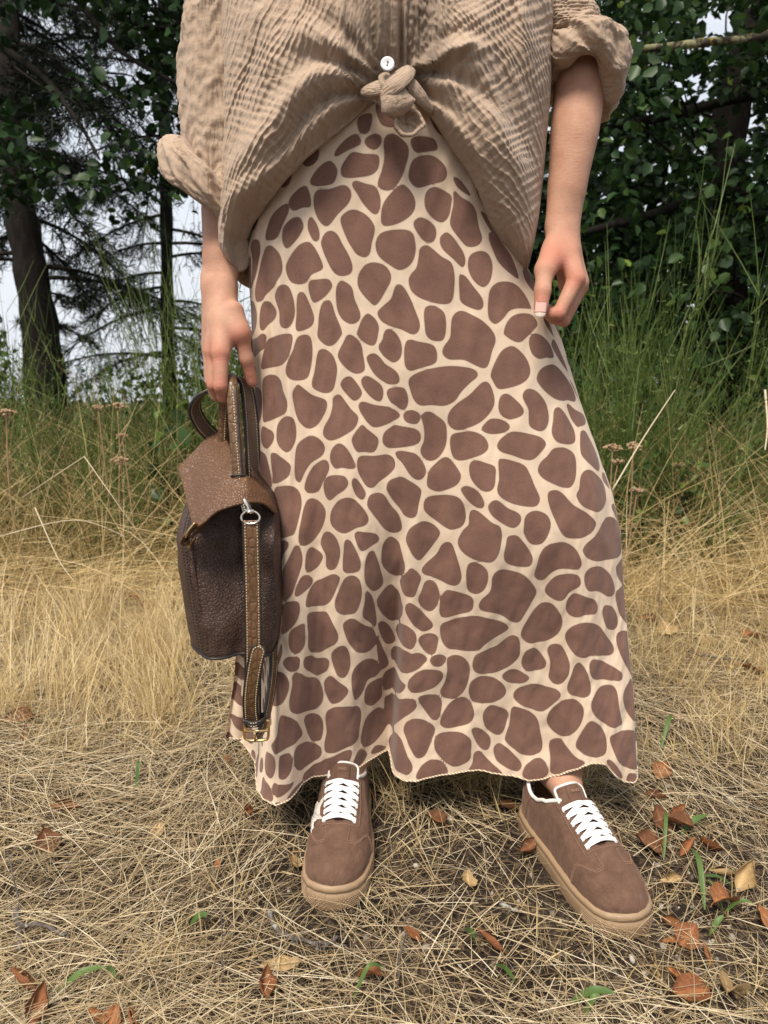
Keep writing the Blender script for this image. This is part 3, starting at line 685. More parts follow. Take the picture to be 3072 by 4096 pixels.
# ------------------------------------------------------------------ the person: skirt
person = None
SKIRT_SPOTS = "-19,48 -19,64 -24,72 -34,69 -36,53;-26,82 -23,76 -13,72 -5,75 -4,83 -11,91 -20,89;-38,72 -31,79 -32,85 -46,91 -63,99 -64,92 -51,78;-56,115 -50,103 -41,94 -26,96 -9,97 -5,105 -8,116 -21,123 -51,125;-71,104 -61,114 -63,126 -70,133 -92,135 -99,129 -86,112;-95,151 -89,140 -73,139 -52,134 -43,143 -47,156 -62,170 -76,185 -86,181 -93,168;-42,133 -36,129 -23,132 -10,136 -4,152 -7,167 -14,169 -25,159 -35,145;-105,135 -99,150 -100,161 -111,162 -126,166 -132,154 -120,141;-104,179 -99,174 -92,182 -88,194 -90,204 -97,204 -104,191;-144,199 -141,187 -128,176 -116,175 -111,186 -117,197 -131,211 -139,215 -143,209;-136,157 -132,166 -142,184 -151,201 -161,205 -175,203 -171,186 -159,169;-59,179 -52,168 -40,164 -24,170 -13,184 -15,199 -22,217 -30,224 -42,221 -48,208;-87,211 -82,196 -72,191 -62,198 -54,220 -53,237 -60,247 -75,249 -83,239;-14,41 -7,59 3,64 13,63 23,53 23,38 2,32 -10,32;-1,82 2,74 12,72 24,79 32,89 31,105 24,124 13,138 2,140 -7,135 -6,126 -1,114 1,99;34,78 44,74 64,76 70,89 55,92 44,94 37,89;33,121 38,104 47,98 60,96 72,100 83,110 85,120 79,128 63,132 46,136 37,131;-4,173 -1,157 9,144 21,134 29,134 39,145 42,158 36,170 20,180 3,184 -3,181;54,153 57,141 66,135 76,137 91,145 91,156 87,172 78,179 67,175 57,165;95,139 106,147 120,154 128,165 132,184 137,200 129,209 115,211 106,204 90,184 91,168 94,156;39,180 47,173 58,176 68,184 70,195 65,204 54,203 44,192;-13,210 -8,196 3,190 26,188 38,193 41,207 35,224 24,236 10,241 -1,234 -12,223;75,200 78,195 85,192 95,200 104,214 106,228 102,237 97,238 88,227 77,214;148,193 159,196 173,208 185,228 185,258 168,249 155,234 151,219;94,121 107,127 120,145 101,135;135,164 149,172 169,203 151,189;-223,278 -208,257 -188,229 -175,215 -162,212 -153,220 -152,234 -159,250 -176,265 -199,276 -211,286 -222,288;-240,270 -223,253 -208,229 -209,207 -190,204 -185,215 -195,232 -213,257;-242,232 -240,225 -226,228 -214,228 -242,270 -251,254 -246,243;-150,243 -142,230 -124,213 -107,206 -98,211 -93,230 -95,241 -113,249 -125,259 -139,262 -149,258;-51,253 -42,240 -25,231 -9,234 -3,244 -5,255 -15,268 -30,285 -38,288 -47,279 -53,265;-183,279 -171,268 -160,263 -153,268 -153,285 -158,303 -169,318 -179,323 -187,317 -181,301 -183,289;-149,285 -144,275 -138,272 -133,276 -129,295 -130,309 -140,319 -159,326 -163,321 -156,304;-124,265 -118,257 -108,255 -91,254 -88,262 -93,269 -105,279 -120,286 -125,281;-85,269 -78,258 -71,256 -62,264 -63,279 -61,298 -66,309 -78,314 -88,308 -91,294;-128,321 -119,301 -109,286 -100,282 -96,286 -96,302 -94,324 -97,331 -110,343 -121,343 -131,333;-223,306 -214,292 -206,287 -197,289 -188,299 -195,309 -212,318 -225,328 -229,323;-258,290 -238,288 -229,298 -233,314 -249,329 -274,337 -270,315;-265,289 -259,275 -252,274 -255,290 -276,319 -271,307;-73,325 -62,308 -53,300 -48,301 -39,314 -45,329 -51,341 -58,343 -67,338 -72,331;-286,346 -243,339 -229,333 -222,334 -223,341 -232,355 -265,367 -287,361;-241,379 -231,357 -221,341 -206,335 -179,330 -171,332 -174,344 -186,366 -202,375 -231,381 -239,383;-192,381 -186,369 -175,353 -164,335 -151,330 -144,335 -145,351 -153,374 -163,391 -182,395 -191,390;-148,379 -138,357 -132,350 -123,349 -114,356 -111,372 -115,387 -124,405 -137,410 -155,406 -157,397;-106,355 -95,339 -87,329 -79,330 -71,341 -71,357 -72,374 -77,380 -87,382 -97,376 -105,365;-54,354 -42,367 -27,379 -24,390 -29,397 -45,396 -59,385 -66,369 -66,358;-285,374 -271,380 -266,389 -284,401 -293,405;-278,335 -277,338 -282,373 -282,363;19,255 25,246 34,238 41,223 46,212 56,208 64,214 73,224 84,232 85,247 80,266 73,283 63,289 47,287 28,279 19,269;-35,298 -23,288 -11,279 -2,264 4,260 10,264 15,280 17,297 18,314 13,326 4,329 -9,322 -23,317 -33,310;29,297 38,290 49,293 56,302 54,317 48,336 39,340 27,336 23,324;91,251 95,249 101,253 108,267 116,283 115,295 107,300 94,295 84,286 86,271;108,234 115,222 130,217 141,221 144,235 138,253 130,264 121,268 112,261 107,248;124,288 131,272 144,263 160,262 176,268 189,285 193,303 187,304 166,302 151,305 139,315 126,322 119,316 119,306;60,321 65,309 74,301 84,300 96,307 109,317 120,334 121,346 114,359 105,378 97,382 86,377 70,368 50,366 42,358 45,348 56,336;-35,328 -29,321 -21,323 -14,334 -13,348 -18,361 -28,367 -37,361 -47,350 -46,342 -38,336;-11,353 -6,339 1,336 11,339 29,344 34,352 33,364 27,371 7,376 -7,379 -13,372;106,393 113,379 127,361 142,355 152,360 163,374 167,390 162,402 148,410 124,414 113,412 108,401;135,335 142,322 156,312 174,310 190,315 194,328 184,336 170,345 158,351 147,348 137,340;172,353 178,343 188,342 202,349 214,362 217,379 197,378 184,378 174,369;214,321 223,318 225,338 228,350 214,334;217,360 227,354 238,373 248,404 241,398 222,372;-258,458 -251,427 -244,400 -233,391 -221,391 -209,397 -207,412 -201,426 -208,442 -232,452 -250,459;-294,415 -255,413 -255,433 -261,453 -276,465 -303,468 -300,441;-190,416 -183,404 -177,401 -168,408 -159,415 -140,419 -138,428 -147,442 -162,457 -175,463 -185,458 -191,445;-111,396 -104,388 -95,386 -89,393 -83,407 -88,416 -97,420 -104,413 -110,403;-81,392 -74,385 -65,388 -54,399 -54,411 -60,421 -70,417 -79,404;-130,429 -126,416 -117,411 -112,416 -104,431 -96,441 -97,449 -105,460 -127,472 -144,477 -154,471 -150,459 -137,443;-92,427 -85,421 -69,426 -46,430 -34,438 -34,445 -51,452 -72,458 -82,453 -90,438;-239,475 -233,462 -216,450 -200,447 -195,456 -197,473 -203,487 -214,499 -228,498 -240,489;-268,480 -261,467 -252,470 -245,474 -245,483 -253,494 -262,500 -268,494;-299,474 -280,478 -277,486 -294,498 -297,486;-111,476 -103,464 -92,454 -86,460 -74,472 -74,481 -82,493 -97,493 -107,492;-67,475 -61,464 -45,456 -32,458 -13,463 -7,472 -11,483 -26,488 -57,489 -66,484;-207,510 -200,490 -188,479 -174,473 -160,479 -155,489 -163,501 -183,513 -196,528 -206,543 -212,540 -211,527;-148,498 -141,487 -130,480 -121,486 -114,503 -113,515 -120,517 -132,515 -143,517 -149,509;-201,549 -193,533 -180,517 -163,507 -154,509 -155,521 -170,540 -182,556 -196,559 -201,555;-257,511 -251,505 -233,509 -216,516 -217,527 -226,538 -261,552 -260,536;-295,504 -269,506 -264,520 -264,548 -271,563 -283,573 -293,572 -292,538;-110,511 -103,499 -82,499 -64,498 -55,506 -56,517 -67,528 -83,538 -93,546 -102,543 -109,527;-170,543 -161,532 -147,527 -132,527 -127,536 -133,546 -148,556 -164,567 -171,559;-122,535 -117,530 -111,537 -105,554 -111,563 -119,557 -122,545;-264,562 -240,552 -222,549 -211,557 -210,572 -217,595 -228,620 -236,625 -267,632 -269,601;-222,621 -214,597 -208,580 -199,568 -189,568 -177,579 -176,592 -186,613 -201,632 -216,640 -224,636;-168,594 -161,578 -145,563 -131,559 -120,565 -109,583 -107,595 -114,602 -128,606 -143,614 -156,613 -167,606;-105,567 -99,557 -87,554 -78,559 -72,574 -62,589 -55,608 -59,618 -71,621 -84,612 -94,595 -105,576;-284,578 -277,578 -271,590 -277,603 -286,590;-12,393 -4,385 17,378 48,375 74,379 86,385 86,393 74,401 59,413 48,425 32,431 14,429 -1,429 -9,421 -12,405;-48,408 -37,402 -23,402 -18,407 -17,420 -22,432 -29,434 -36,428 -46,419;34,451 39,439 52,428 70,418 88,404 98,401 104,409 106,428 100,442 84,456 63,465 45,467 36,461;-28,443 -24,437 -14,435 -5,440 -4,448 -10,455 -18,455 -26,451;-2,446 3,439 12,439 20,445 29,454 31,465 28,485 20,500 9,510 -2,511 -10,502 -10,492 -4,482 -1,465;110,439 115,425 124,421 133,427 145,443 145,453 133,458 122,458 112,450;148,426 154,419 163,419 173,425 184,441 187,459 184,473 176,481 165,481 153,472 153,459 154,447 149,435;81,467 93,456 103,455 113,458 122,465 122,472 112,477 96,477 85,473;33,488 37,474 49,471 64,470 78,475 86,484 88,495 81,503 64,509 44,512 35,506;101,495 108,485 123,477 135,478 150,483 167,490 176,501 168,511 153,521 140,520 122,511 106,504;-51,498 -42,494 -29,496 -18,500 -10,512 -7,526 -12,536 -21,539 -31,531 -41,511;-8,543 -3,527 8,516 20,507 29,508 38,521 43,535 35,548 18,556 4,558 -7,552;56,526 60,515 69,513 82,518 94,525 93,539 89,554 80,560 69,557 58,542;40,556 47,550 57,553 67,562 72,576 69,585 59,583 49,573;100,518 106,514 121,519 138,528 145,542 150,560 156,580 150,591 135,590 115,583 98,571 93,559 98,543;77,582 84,574 93,575 106,588 123,599 126,610 118,619 107,617 91,605 80,593;-18,578 -12,567 3,564 26,564 38,570 43,584 44,600 38,612 23,617 13,614 -3,602 -16,589;-73,546 -66,536 -47,532 -35,538 -20,551 -19,560 -25,576 -30,593 -38,597 -48,592 -63,575 -72,556;48,610 49,598 52,589 59,588 69,595 82,607 93,614 96,627 94,642 90,658 82,669 71,670 59,667 42,657 32,645 31,633 39,619;130,621 132,606 140,599 152,599 165,607 171,621 167,636 158,649 147,651 137,645 130,630;-48,630 -43,616 -34,608 -20,603 -6,609 3,619 3,627 -7,642 -18,657 -28,666 -37,659 -45,643;176,403 187,392 209,389 225,397 240,413 251,429 255,445 248,450 230,445 222,445 205,441 189,429 177,413;188,487 193,470 197,456 204,452 211,456 222,470 233,491 232,505 224,510 209,508 194,501;226,453 233,452 246,462 269,473 276,482 269,488 250,488 242,487 231,473;246,500 252,495 263,498 272,511 288,536 292,555 284,562 277,562 260,549 243,534 239,523;158,536 164,527 175,520 186,511 200,511 211,515 223,526 224,543 218,562 209,572 199,572 186,566 167,554 159,544;217,587 223,578 229,562 239,554 255,555 272,566 291,586 292,605 283,617 265,622 247,617 226,604;168,581 171,573 182,572 193,579 210,599 234,617 251,634 250,642 240,650 226,653 212,652 198,648 188,638 178,616 170,596;291,575 301,570 312,581 314,600 296,586;306,625 322,626 336,643 348,671 344,676 319,645;227,674 232,665 248,657 264,646 280,638 302,641 326,656 347,686 342,704 326,711 292,705 261,700 238,689;248,416 257,427 268,451 258,438;-266,641 -248,633 -240,635 -243,644 -252,654 -259,665 -265,652;-258,681 -245,661 -234,643 -228,639 -224,645 -224,663 -232,682 -243,702 -251,715 -267,728 -263,700;-221,668 -216,651 -209,643 -201,647 -192,656 -193,664 -203,677 -217,683 -222,679;-192,636 -184,621 -173,617 -162,624 -158,640 -161,657 -170,674 -180,680 -188,676 -186,657 -191,645;-157,667 -153,647 -148,628 -142,624 -136,630 -129,652 -128,663 -133,674 -149,679 -157,677;-131,619 -127,611 -116,612 -100,616 -94,625 -97,631 -107,635 -121,642 -127,638;-124,673 -119,654 -113,645 -107,644 -103,650 -98,674 -95,702 -100,712 -114,714 -123,703 -126,690;-94,661 -91,641 -83,629 -74,627 -65,637 -60,653 -51,673 -54,689 -70,699 -83,691 -92,675;-245,710 -237,696 -229,687 -220,687 -213,695 -216,702 -230,711 -244,717;-233,729 -226,715 -212,701 -199,696 -177,686 -166,688 -169,698 -182,720 -193,735 -205,741 -223,738 -233,736;-183,733 -176,719 -163,697 -154,686 -142,682 -134,689 -134,709 -141,730 -153,749 -172,755 -184,748;-141,749 -134,731 -129,712 -125,710 -119,722 -117,748 -119,775 -125,787 -131,775 -141,761;-111,733 -101,723 -89,716 -81,715 -73,728 -62,742 -57,764 -74,786 -92,792 -103,775 -111,750;-270,734 -259,727 -246,724 -243,731 -248,746 -263,765 -287,781 -278,757;-281,790 -273,776 -259,766 -245,762 -249,779 -258,799 -274,811 -281,810 -284,802;-237,752 -230,747 -215,750 -202,753 -197,766 -193,782 -193,796 -200,807 -214,816 -229,824 -242,820 -251,808 -242,779;-180,777 -172,766 -161,761 -153,764 -144,775 -131,786 -127,807 -131,825 -147,833 -165,832 -174,824 -180,804;-119,790 -114,781 -106,787 -98,804 -94,830 -98,840 -107,841 -116,827;-89,813 -79,797 -53,781 -37,786 -30,799 -33,815 -41,821 -55,820 -81,822;-50,752 -48,742 -41,738 -31,745 -17,762 -5,777 -6,786 -15,791 -24,789 -35,778 -45,764;-306,827 -297,819 -284,815 -276,819 -279,828 -287,839 -296,841 -304,836;-272,827 -263,820 -250,823 -239,833 -225,838 -223,846 -231,861 -246,865 -259,854 -272,838;-217,837 -209,822 -195,813 -186,816 -185,833 -190,854 -200,871 -209,875 -216,865;-107,858 -99,849 -58,828 -39,828 -25,828 -15,835 -12,842 -22,853 -37,861 -50,868 -78,876 -106,879;-124,808 -123,823 -118,857 -115,880 -121,889 -133,888 -134,864 -132,837;-295,795 -300,811 -314,829 -327,839 -307,813;-24,681 -15,670 -2,658 5,643 13,637 21,640 29,661 37,688 37,701 31,709 19,708 5,702 -8,696 -21,690;45,697 46,676 54,670 67,675 76,685 77,702 72,718 61,725 49,719;99,660 102,643 105,632 116,631 124,637 136,655 144,672 141,684 131,685 116,681 103,673;83,709 83,696 88,686 98,684 116,690 134,700 150,721 155,735 149,750 140,769 131,784 120,782 104,768 88,759 71,755 66,746 70,734 80,722;5,746 7,730 14,718 24,718 40,724 55,731 58,743 55,756 40,761 13,768 6,760;-66,707 -49,687 -42,678 -33,683 -25,696 -29,710 -35,726 -43,728 -60,722;-29,732 -24,719 -19,704 -11,701 -2,707 4,724 3,739 -4,753 -14,755 -25,744;8,795 9,781 23,773 47,766 69,766 92,773 109,783 115,793 109,800 93,809 79,821 71,830 55,831 39,827 23,825 12,812;136,808 139,794 150,772 162,756 174,754 186,761 199,779 203,793 199,809 187,822 172,827 153,827 142,820;-27,806 -22,798 -5,795 4,802 4,817 0,830 -9,832 -19,822;-7,841 -3,834 8,833 18,839 19,846 12,855 2,854 -5,848;21,844 31,837 45,840 57,858 58,881 51,909 36,922 19,918 12,904 19,888 22,866;62,858 65,841 77,834 98,825 117,810 127,809 134,818 137,839 135,853 121,869 101,878 80,879 67,872;141,861 145,843 155,836 165,841 179,860 182,871 176,879 156,882 146,875;112,887 120,877 131,875 142,880 156,892 154,899 139,904 122,900;-44,888 -39,873 -22,859 5,861 15,870 13,884 -2,895 -27,900 -40,896;59,904 64,888 83,883 103,891 119,910 119,927 98,936 70,933 61,918;149,702 151,686 155,666 164,654 179,652 197,656 215,670 226,691 224,701 215,702 198,698 184,698 173,704 165,712 156,711;168,730 172,720 183,709 202,707 221,712 228,724 225,733 210,739 200,750 188,751 173,741;234,725 235,710 247,705 266,710 290,725 307,745 313,764 302,768 284,761 261,748 243,742;206,766 207,752 216,743 228,745 243,753 258,762 265,775 261,785 241,783 226,784 213,778;314,726 326,721 344,722 353,768 326,749;316,772 324,764 347,766 355,801 356,833 360,836 331,810;278,790 282,779 294,780 312,791 324,812 322,826 308,826 291,815;210,816 216,804 232,795 253,798 271,809 290,828 313,852 316,864 306,868 283,863 263,857 250,857 233,850 217,833;322,846 329,835 361,847 364,868 366,901 370,923 349,900 331,870;182,845 185,835 194,831 205,834 217,851 224,870 222,889 209,904 196,903 188,893 189,880 188,864;261,871 268,864 290,875 332,898 339,912 329,914 298,907 276,901 265,889;224,909 228,890 234,868 244,865 257,881 268,909 267,924 255,927 232,922;134,926 141,912 162,906 185,911 206,915 213,926 202,940 184,958 164,953 141,940;272,942 278,923 291,916 312,918 327,930 336,961 349,990 343,994 312,988 284,965;343,946 349,929 366,925 374,954 378,997 358,979;193,976 197,954 218,934 240,931 259,944 260,967 250,990 231,1001 205,994;127,1006 132,983 133,954 142,949 162,958 177,973 185,999 191,1024 185,1038 163,1041 143,1030 129,1016;253,1014 260,992 270,972 281,972 300,991 312,1018 309,1038 286,1038 263,1026;319,1010 335,1004 368,1009 387,1028 395,1068 399,1088 377,1081 350,1061 330,1033;202,1023 206,1011 222,1006 236,1020 254,1036 275,1047 244,1063 211,1076 206,1045;315,1049 332,1054 354,1077 362,1093 335,1079 319,1062;373,1103 375,1089 390,1095 400,1111 387,1111;162,1082 163,1063 175,1049 189,1047 200,1058 204,1077 184,1087;109,1030 113,1021 121,1020 136,1032 156,1054 157,1066 150,1073 130,1063 115,1050;86,962 89,948 98,941 113,947 128,960 127,980 121,999 111,1001 93,986;-135,919 -128,902 -113,896 -87,891 -52,888 -54,904 -83,928 -129,944;-137,975 -134,957 -125,956 -82,935 -38,911 -27,921 -29,932 -47,950 -100,1005 -131,1019 -137,995;-24,915 -20,906 4,908 14,920 16,933 12,955 2,957 -9,942;15,962 20,944 33,927 49,920 63,931 71,953 68,969 53,977 28,978 17,971;-50,977 -43,958 -28,950 -11,956 6,973 3,992 -8,1021 -20,1025 -29,1016 -41,992;6,1002 11,987 28,985 54,990 69,1006 71,1031 69,1046 49,1052 34,1046 12,1022;69,988 76,983 88,990 102,1007 102,1026 95,1031 82,1019;-129,1047 -97,1014 -62,993 -44,1012 -30,1038 -33,1052 -46,1058 -69,1061 -119,1063;-23,1061 -16,1041 1,1032 19,1037 31,1053 29,1067 -1,1065;69,1068 75,1054 77,1035 87,1032 100,1048 128,1078 97,1076;-322,891 -305,861 -299,847 -288,845 -267,860 -250,870 -247,894 -253,917 -269,928 -299,919 -322,908;-241,882 -233,873 -224,871 -216,882 -205,896 -209,908 -229,923 -240,923 -244,902;-195,882 -183,858 -162,848 -142,858 -134,886 -145,896 -165,896 -180,915 -197,925 -199,913;-180,936 -174,914 -158,904 -136,908 -138,934 -142,952 -159,959 -174,951;-367,898 -355,873 -339,850 -317,841 -307,848 -310,863 -325,883 -348,899;-255,950 -246,935 -219,930 -196,940 -191,960 -198,990 -203,1009 -223,1014 -247,1019 -262,1015 -263,998 -257,976;-304,932 -291,930 -268,940 -261,955 -264,978 -272,992 -290,984 -298,961;-385,969 -366,948 -355,925 -343,911 -329,913 -316,943 -313,959 -330,962 -354,966 -376,978;-195,1010 -185,983 -168,971 -148,974 -134,996 -135,1021 -155,1037 -178,1041 -193,1027;-343,985 -336,972 -314,976 -276,998 -269,1009 -272,1021 -291,1028 -320,1027 -341,1005;-369,987 -364,977 -350,976 -347,992 -352,1009 -362,1019 -372,1015;-311,1045 -291,1035 -259,1028 -224,1020 -215,1027 -220,1045 -228,1064 -252,1066 -290,1062;-213,1061 -206,1038 -195,1034 -178,1056 -192,1066;-170,1058 -162,1048 -146,1054 -134,1066 -153,1065;-416,1015 -408,990 -382,984 -379,1001 -389,1023 -404,1024;-425,1062 -422,1039 -397,1037 -384,1053 -386,1062 -406,1072 -427,1075;-388,1042 -380,1028 -342,1033 -355,1042 -368,1050 -382,1049;-358,1056 -340,1047 -317,1050 -298,1061 -327,1062;-380,1064 -373,1059 -367,1062 -371,1065"
def smooth01(x): x=np.clip(x,0,1); return x*x*(3-2*x)
SK_Z=[0.08,.11,.26,.44,.526,.59,.74,.846,.873,.955,1.05,1.16]
SK_R=[.440,.438,.420,.394,.384,.3645,.302,.262,.245,.20,.165,.14]
SK_L=[-.30,-.29,-.265,-.235,-.225,-.215,-.20,-.20,-.20,-.2016,-.17,-.13]
SK_CY=[1.205,1.2,1.19,1.18,1.18,1.175,1.17,1.165,1.165,1.16,1.155,1.15]
SK_BF=[.13,.13,.125,.12,.12,.115,.115,.115,.115,.115,.115,.11]
HEMX=[-.295,-.262,-.232,-.214,-.1995,-.1755,-.1556,-.1385,-.1234,-.0902,-.0624,-.0346,-.005,.007,.0125,.018,.0356,.0527,.1077,.1567,.2356,.2811,.335,.355,.373,.388,.405,.432,.440]
HEMY=[1.26,1.225,1.17,1.09,1.057,1.0415,1.0525,1.094,1.111,1.121,1.136,1.165,1.182,1.185,1.150,1.121,1.106,1.111,1.126,1.1285,1.121,1.118,1.095,1.095,1.10,1.10,1.104,1.1086,1.14]
def skirt_point(phi,t):
    """phi: -pi..pi (0 = front), t: 0 waist .. 1 hem"""
    front=np.cos(phi)>0
    zh=.108+.012*np.sin(3*phi+1)*(~front)+.006*np.sin(9*phi)*front
    u0=.5+.5*np.sign(np.sin(phi))*np.abs(np.sin(phi))**.92
    zh=zh+front*np.interp(-.295+u0*.735,[-.065,-.035,-.005,.007,.013,.25,.281,.335,.355,.373,.388,.405],[0,.0064,.0137,.0142,0,0,.0067,.033,.0355,.0306,.0134,0])
    z=1.16+(zh-1.16)*t
    R=np.interp(z,SK_Z,SK_R); L=np.interp(z,SK_Z,SK_L)
    cx=(R+L)/2; a=(R-L)/2; cy=np.interp(z,SK_Z,SK_CY); b=np.interp(z,SK_Z,SK_BF)
    sp=np.sin(phi); cp=np.cos(phi)
    x=cx+a*np.sign(sp)*np.abs(sp)**.92
    yf=cy-b*np.abs(cp)**.75
    yb=cy+(b+.02)*np.abs(cp)**.9
    # hem contour
    Rh,Lh=.440,-.295
    u=(x-L)/(R-L); xh=Lh+u*(Rh-Lh)
    yh=np.interp(xh,HEMX,HEMY)
    w=smooth01((.66-z)/.52)**1.25
    k=smooth01(np.abs(cp)*3)
    y=np.where(front,yf+(yh-yf)*w*k+ (np.interp(xh,[-.3,.44],[1.26,1.14])-yf)*w*(1-k),
               yb+w*(.03*np.sin(7*phi)-.01))
    # soft drape folds on the front
    g=lambda c,s: np.exp(-((u-c)/s)**2)
    mid=smooth01((1.05-z)/.2)*smooth01((z-.2)/.2)
    y=y-np.where(front,mid*(.007*g(.04,.018)+.006*g(.125,.014)-.005*g(.085,.012)+.004*g(.26,.03)-.004*g(.2,.02)),0)
    low=smooth01((.75-z)/.3)
    y=y-np.where(front,low*(.006*np.sin(u*38+z*5)*smooth01((.55-u)/.2)+.004*np.sin(u*23+2-z*4)),0)
    # knee pushing out on the right, thigh roundness
    y=y-np.where(front,.018*np.exp(-((x-.24)/.11)**2-((z-.56)/.16)**2)+.012*np.exp(-((x+.06)/.09)**2-((z-.62)/.2)**2),0)
    y=y+np.where(front,.010*np.exp(-((x-.06)/.05)**2)*smooth01((z-.3)/.1)*smooth01((.8-z)/.15),0)
    return np.stack([x,y,z+0*x],-1)
def skirt_grid(NF=330,NB=90,NT=300):
    f=np.linspace(-np.pi/2,np.pi/2,NF); bk=np.linspace(np.pi/2,1.5*np.pi,NB+1)[1:-1]
    phi=np.concatenate([f,bk]); phi=(phi+np.pi)%(2*np.pi)-np.pi
    t=np.linspace(0,1,NT)
    Ph,Tt=np.meshgrid(phi,t)
    V=skirt_point(Ph,Tt)
    # cloth coordinates in metres: s across (0 = column 0), l down
    d=np.linalg.norm(np.diff(np.concatenate([V,V[:,:1]],1),axis=1),axis=-1)
    s=np.concatenate([np.zeros((NT,1)),np.cumsum(d,1)[:,:-1]],1)
    ic=NF//2
    s=s-s[:,ic:ic+1]
    e=np.linalg.norm(np.diff(V,axis=0),axis=-1)
    l=np.concatenate([np.zeros((1,len(phi))),np.cumsum(e,0)],0)
    return V,s,l,NF
def inpoly(x,y,P):
    m=np.zeros(np.shape(x),bool); n=len(P)
    for i in range(n):
        x1,y1=P[i]; x2,y2=P[(i+1)%n]
        if y1==y2: continue
        c=((y1>y)!=(y2>y))&(x<(x2-x1)*(y-y1)/(y2-y1)+x1); m^=c
    return m

def poly_dist(x, y, P):
    """signed distance to a closed polygon (negative inside)"""
    d = np.full(x.shape, 9e9); n = len(P)
    for i in range(n):
        ax, ay = P[i]; bx, by = P[(i + 1) % n]; ex, ey = bx - ax, by - ay
        t = np.clip(((x - ax) * ex + (y - ay) * ey) / (ex * ex + ey * ey + 1e-12), 0, 1)
        d = np.minimum(d, (x - ax - t * ex) ** 2 + (y - ay - t * ey) ** 2)
    return np.sqrt(d) * np.where(inpoly(x, y, P), -1, 1)

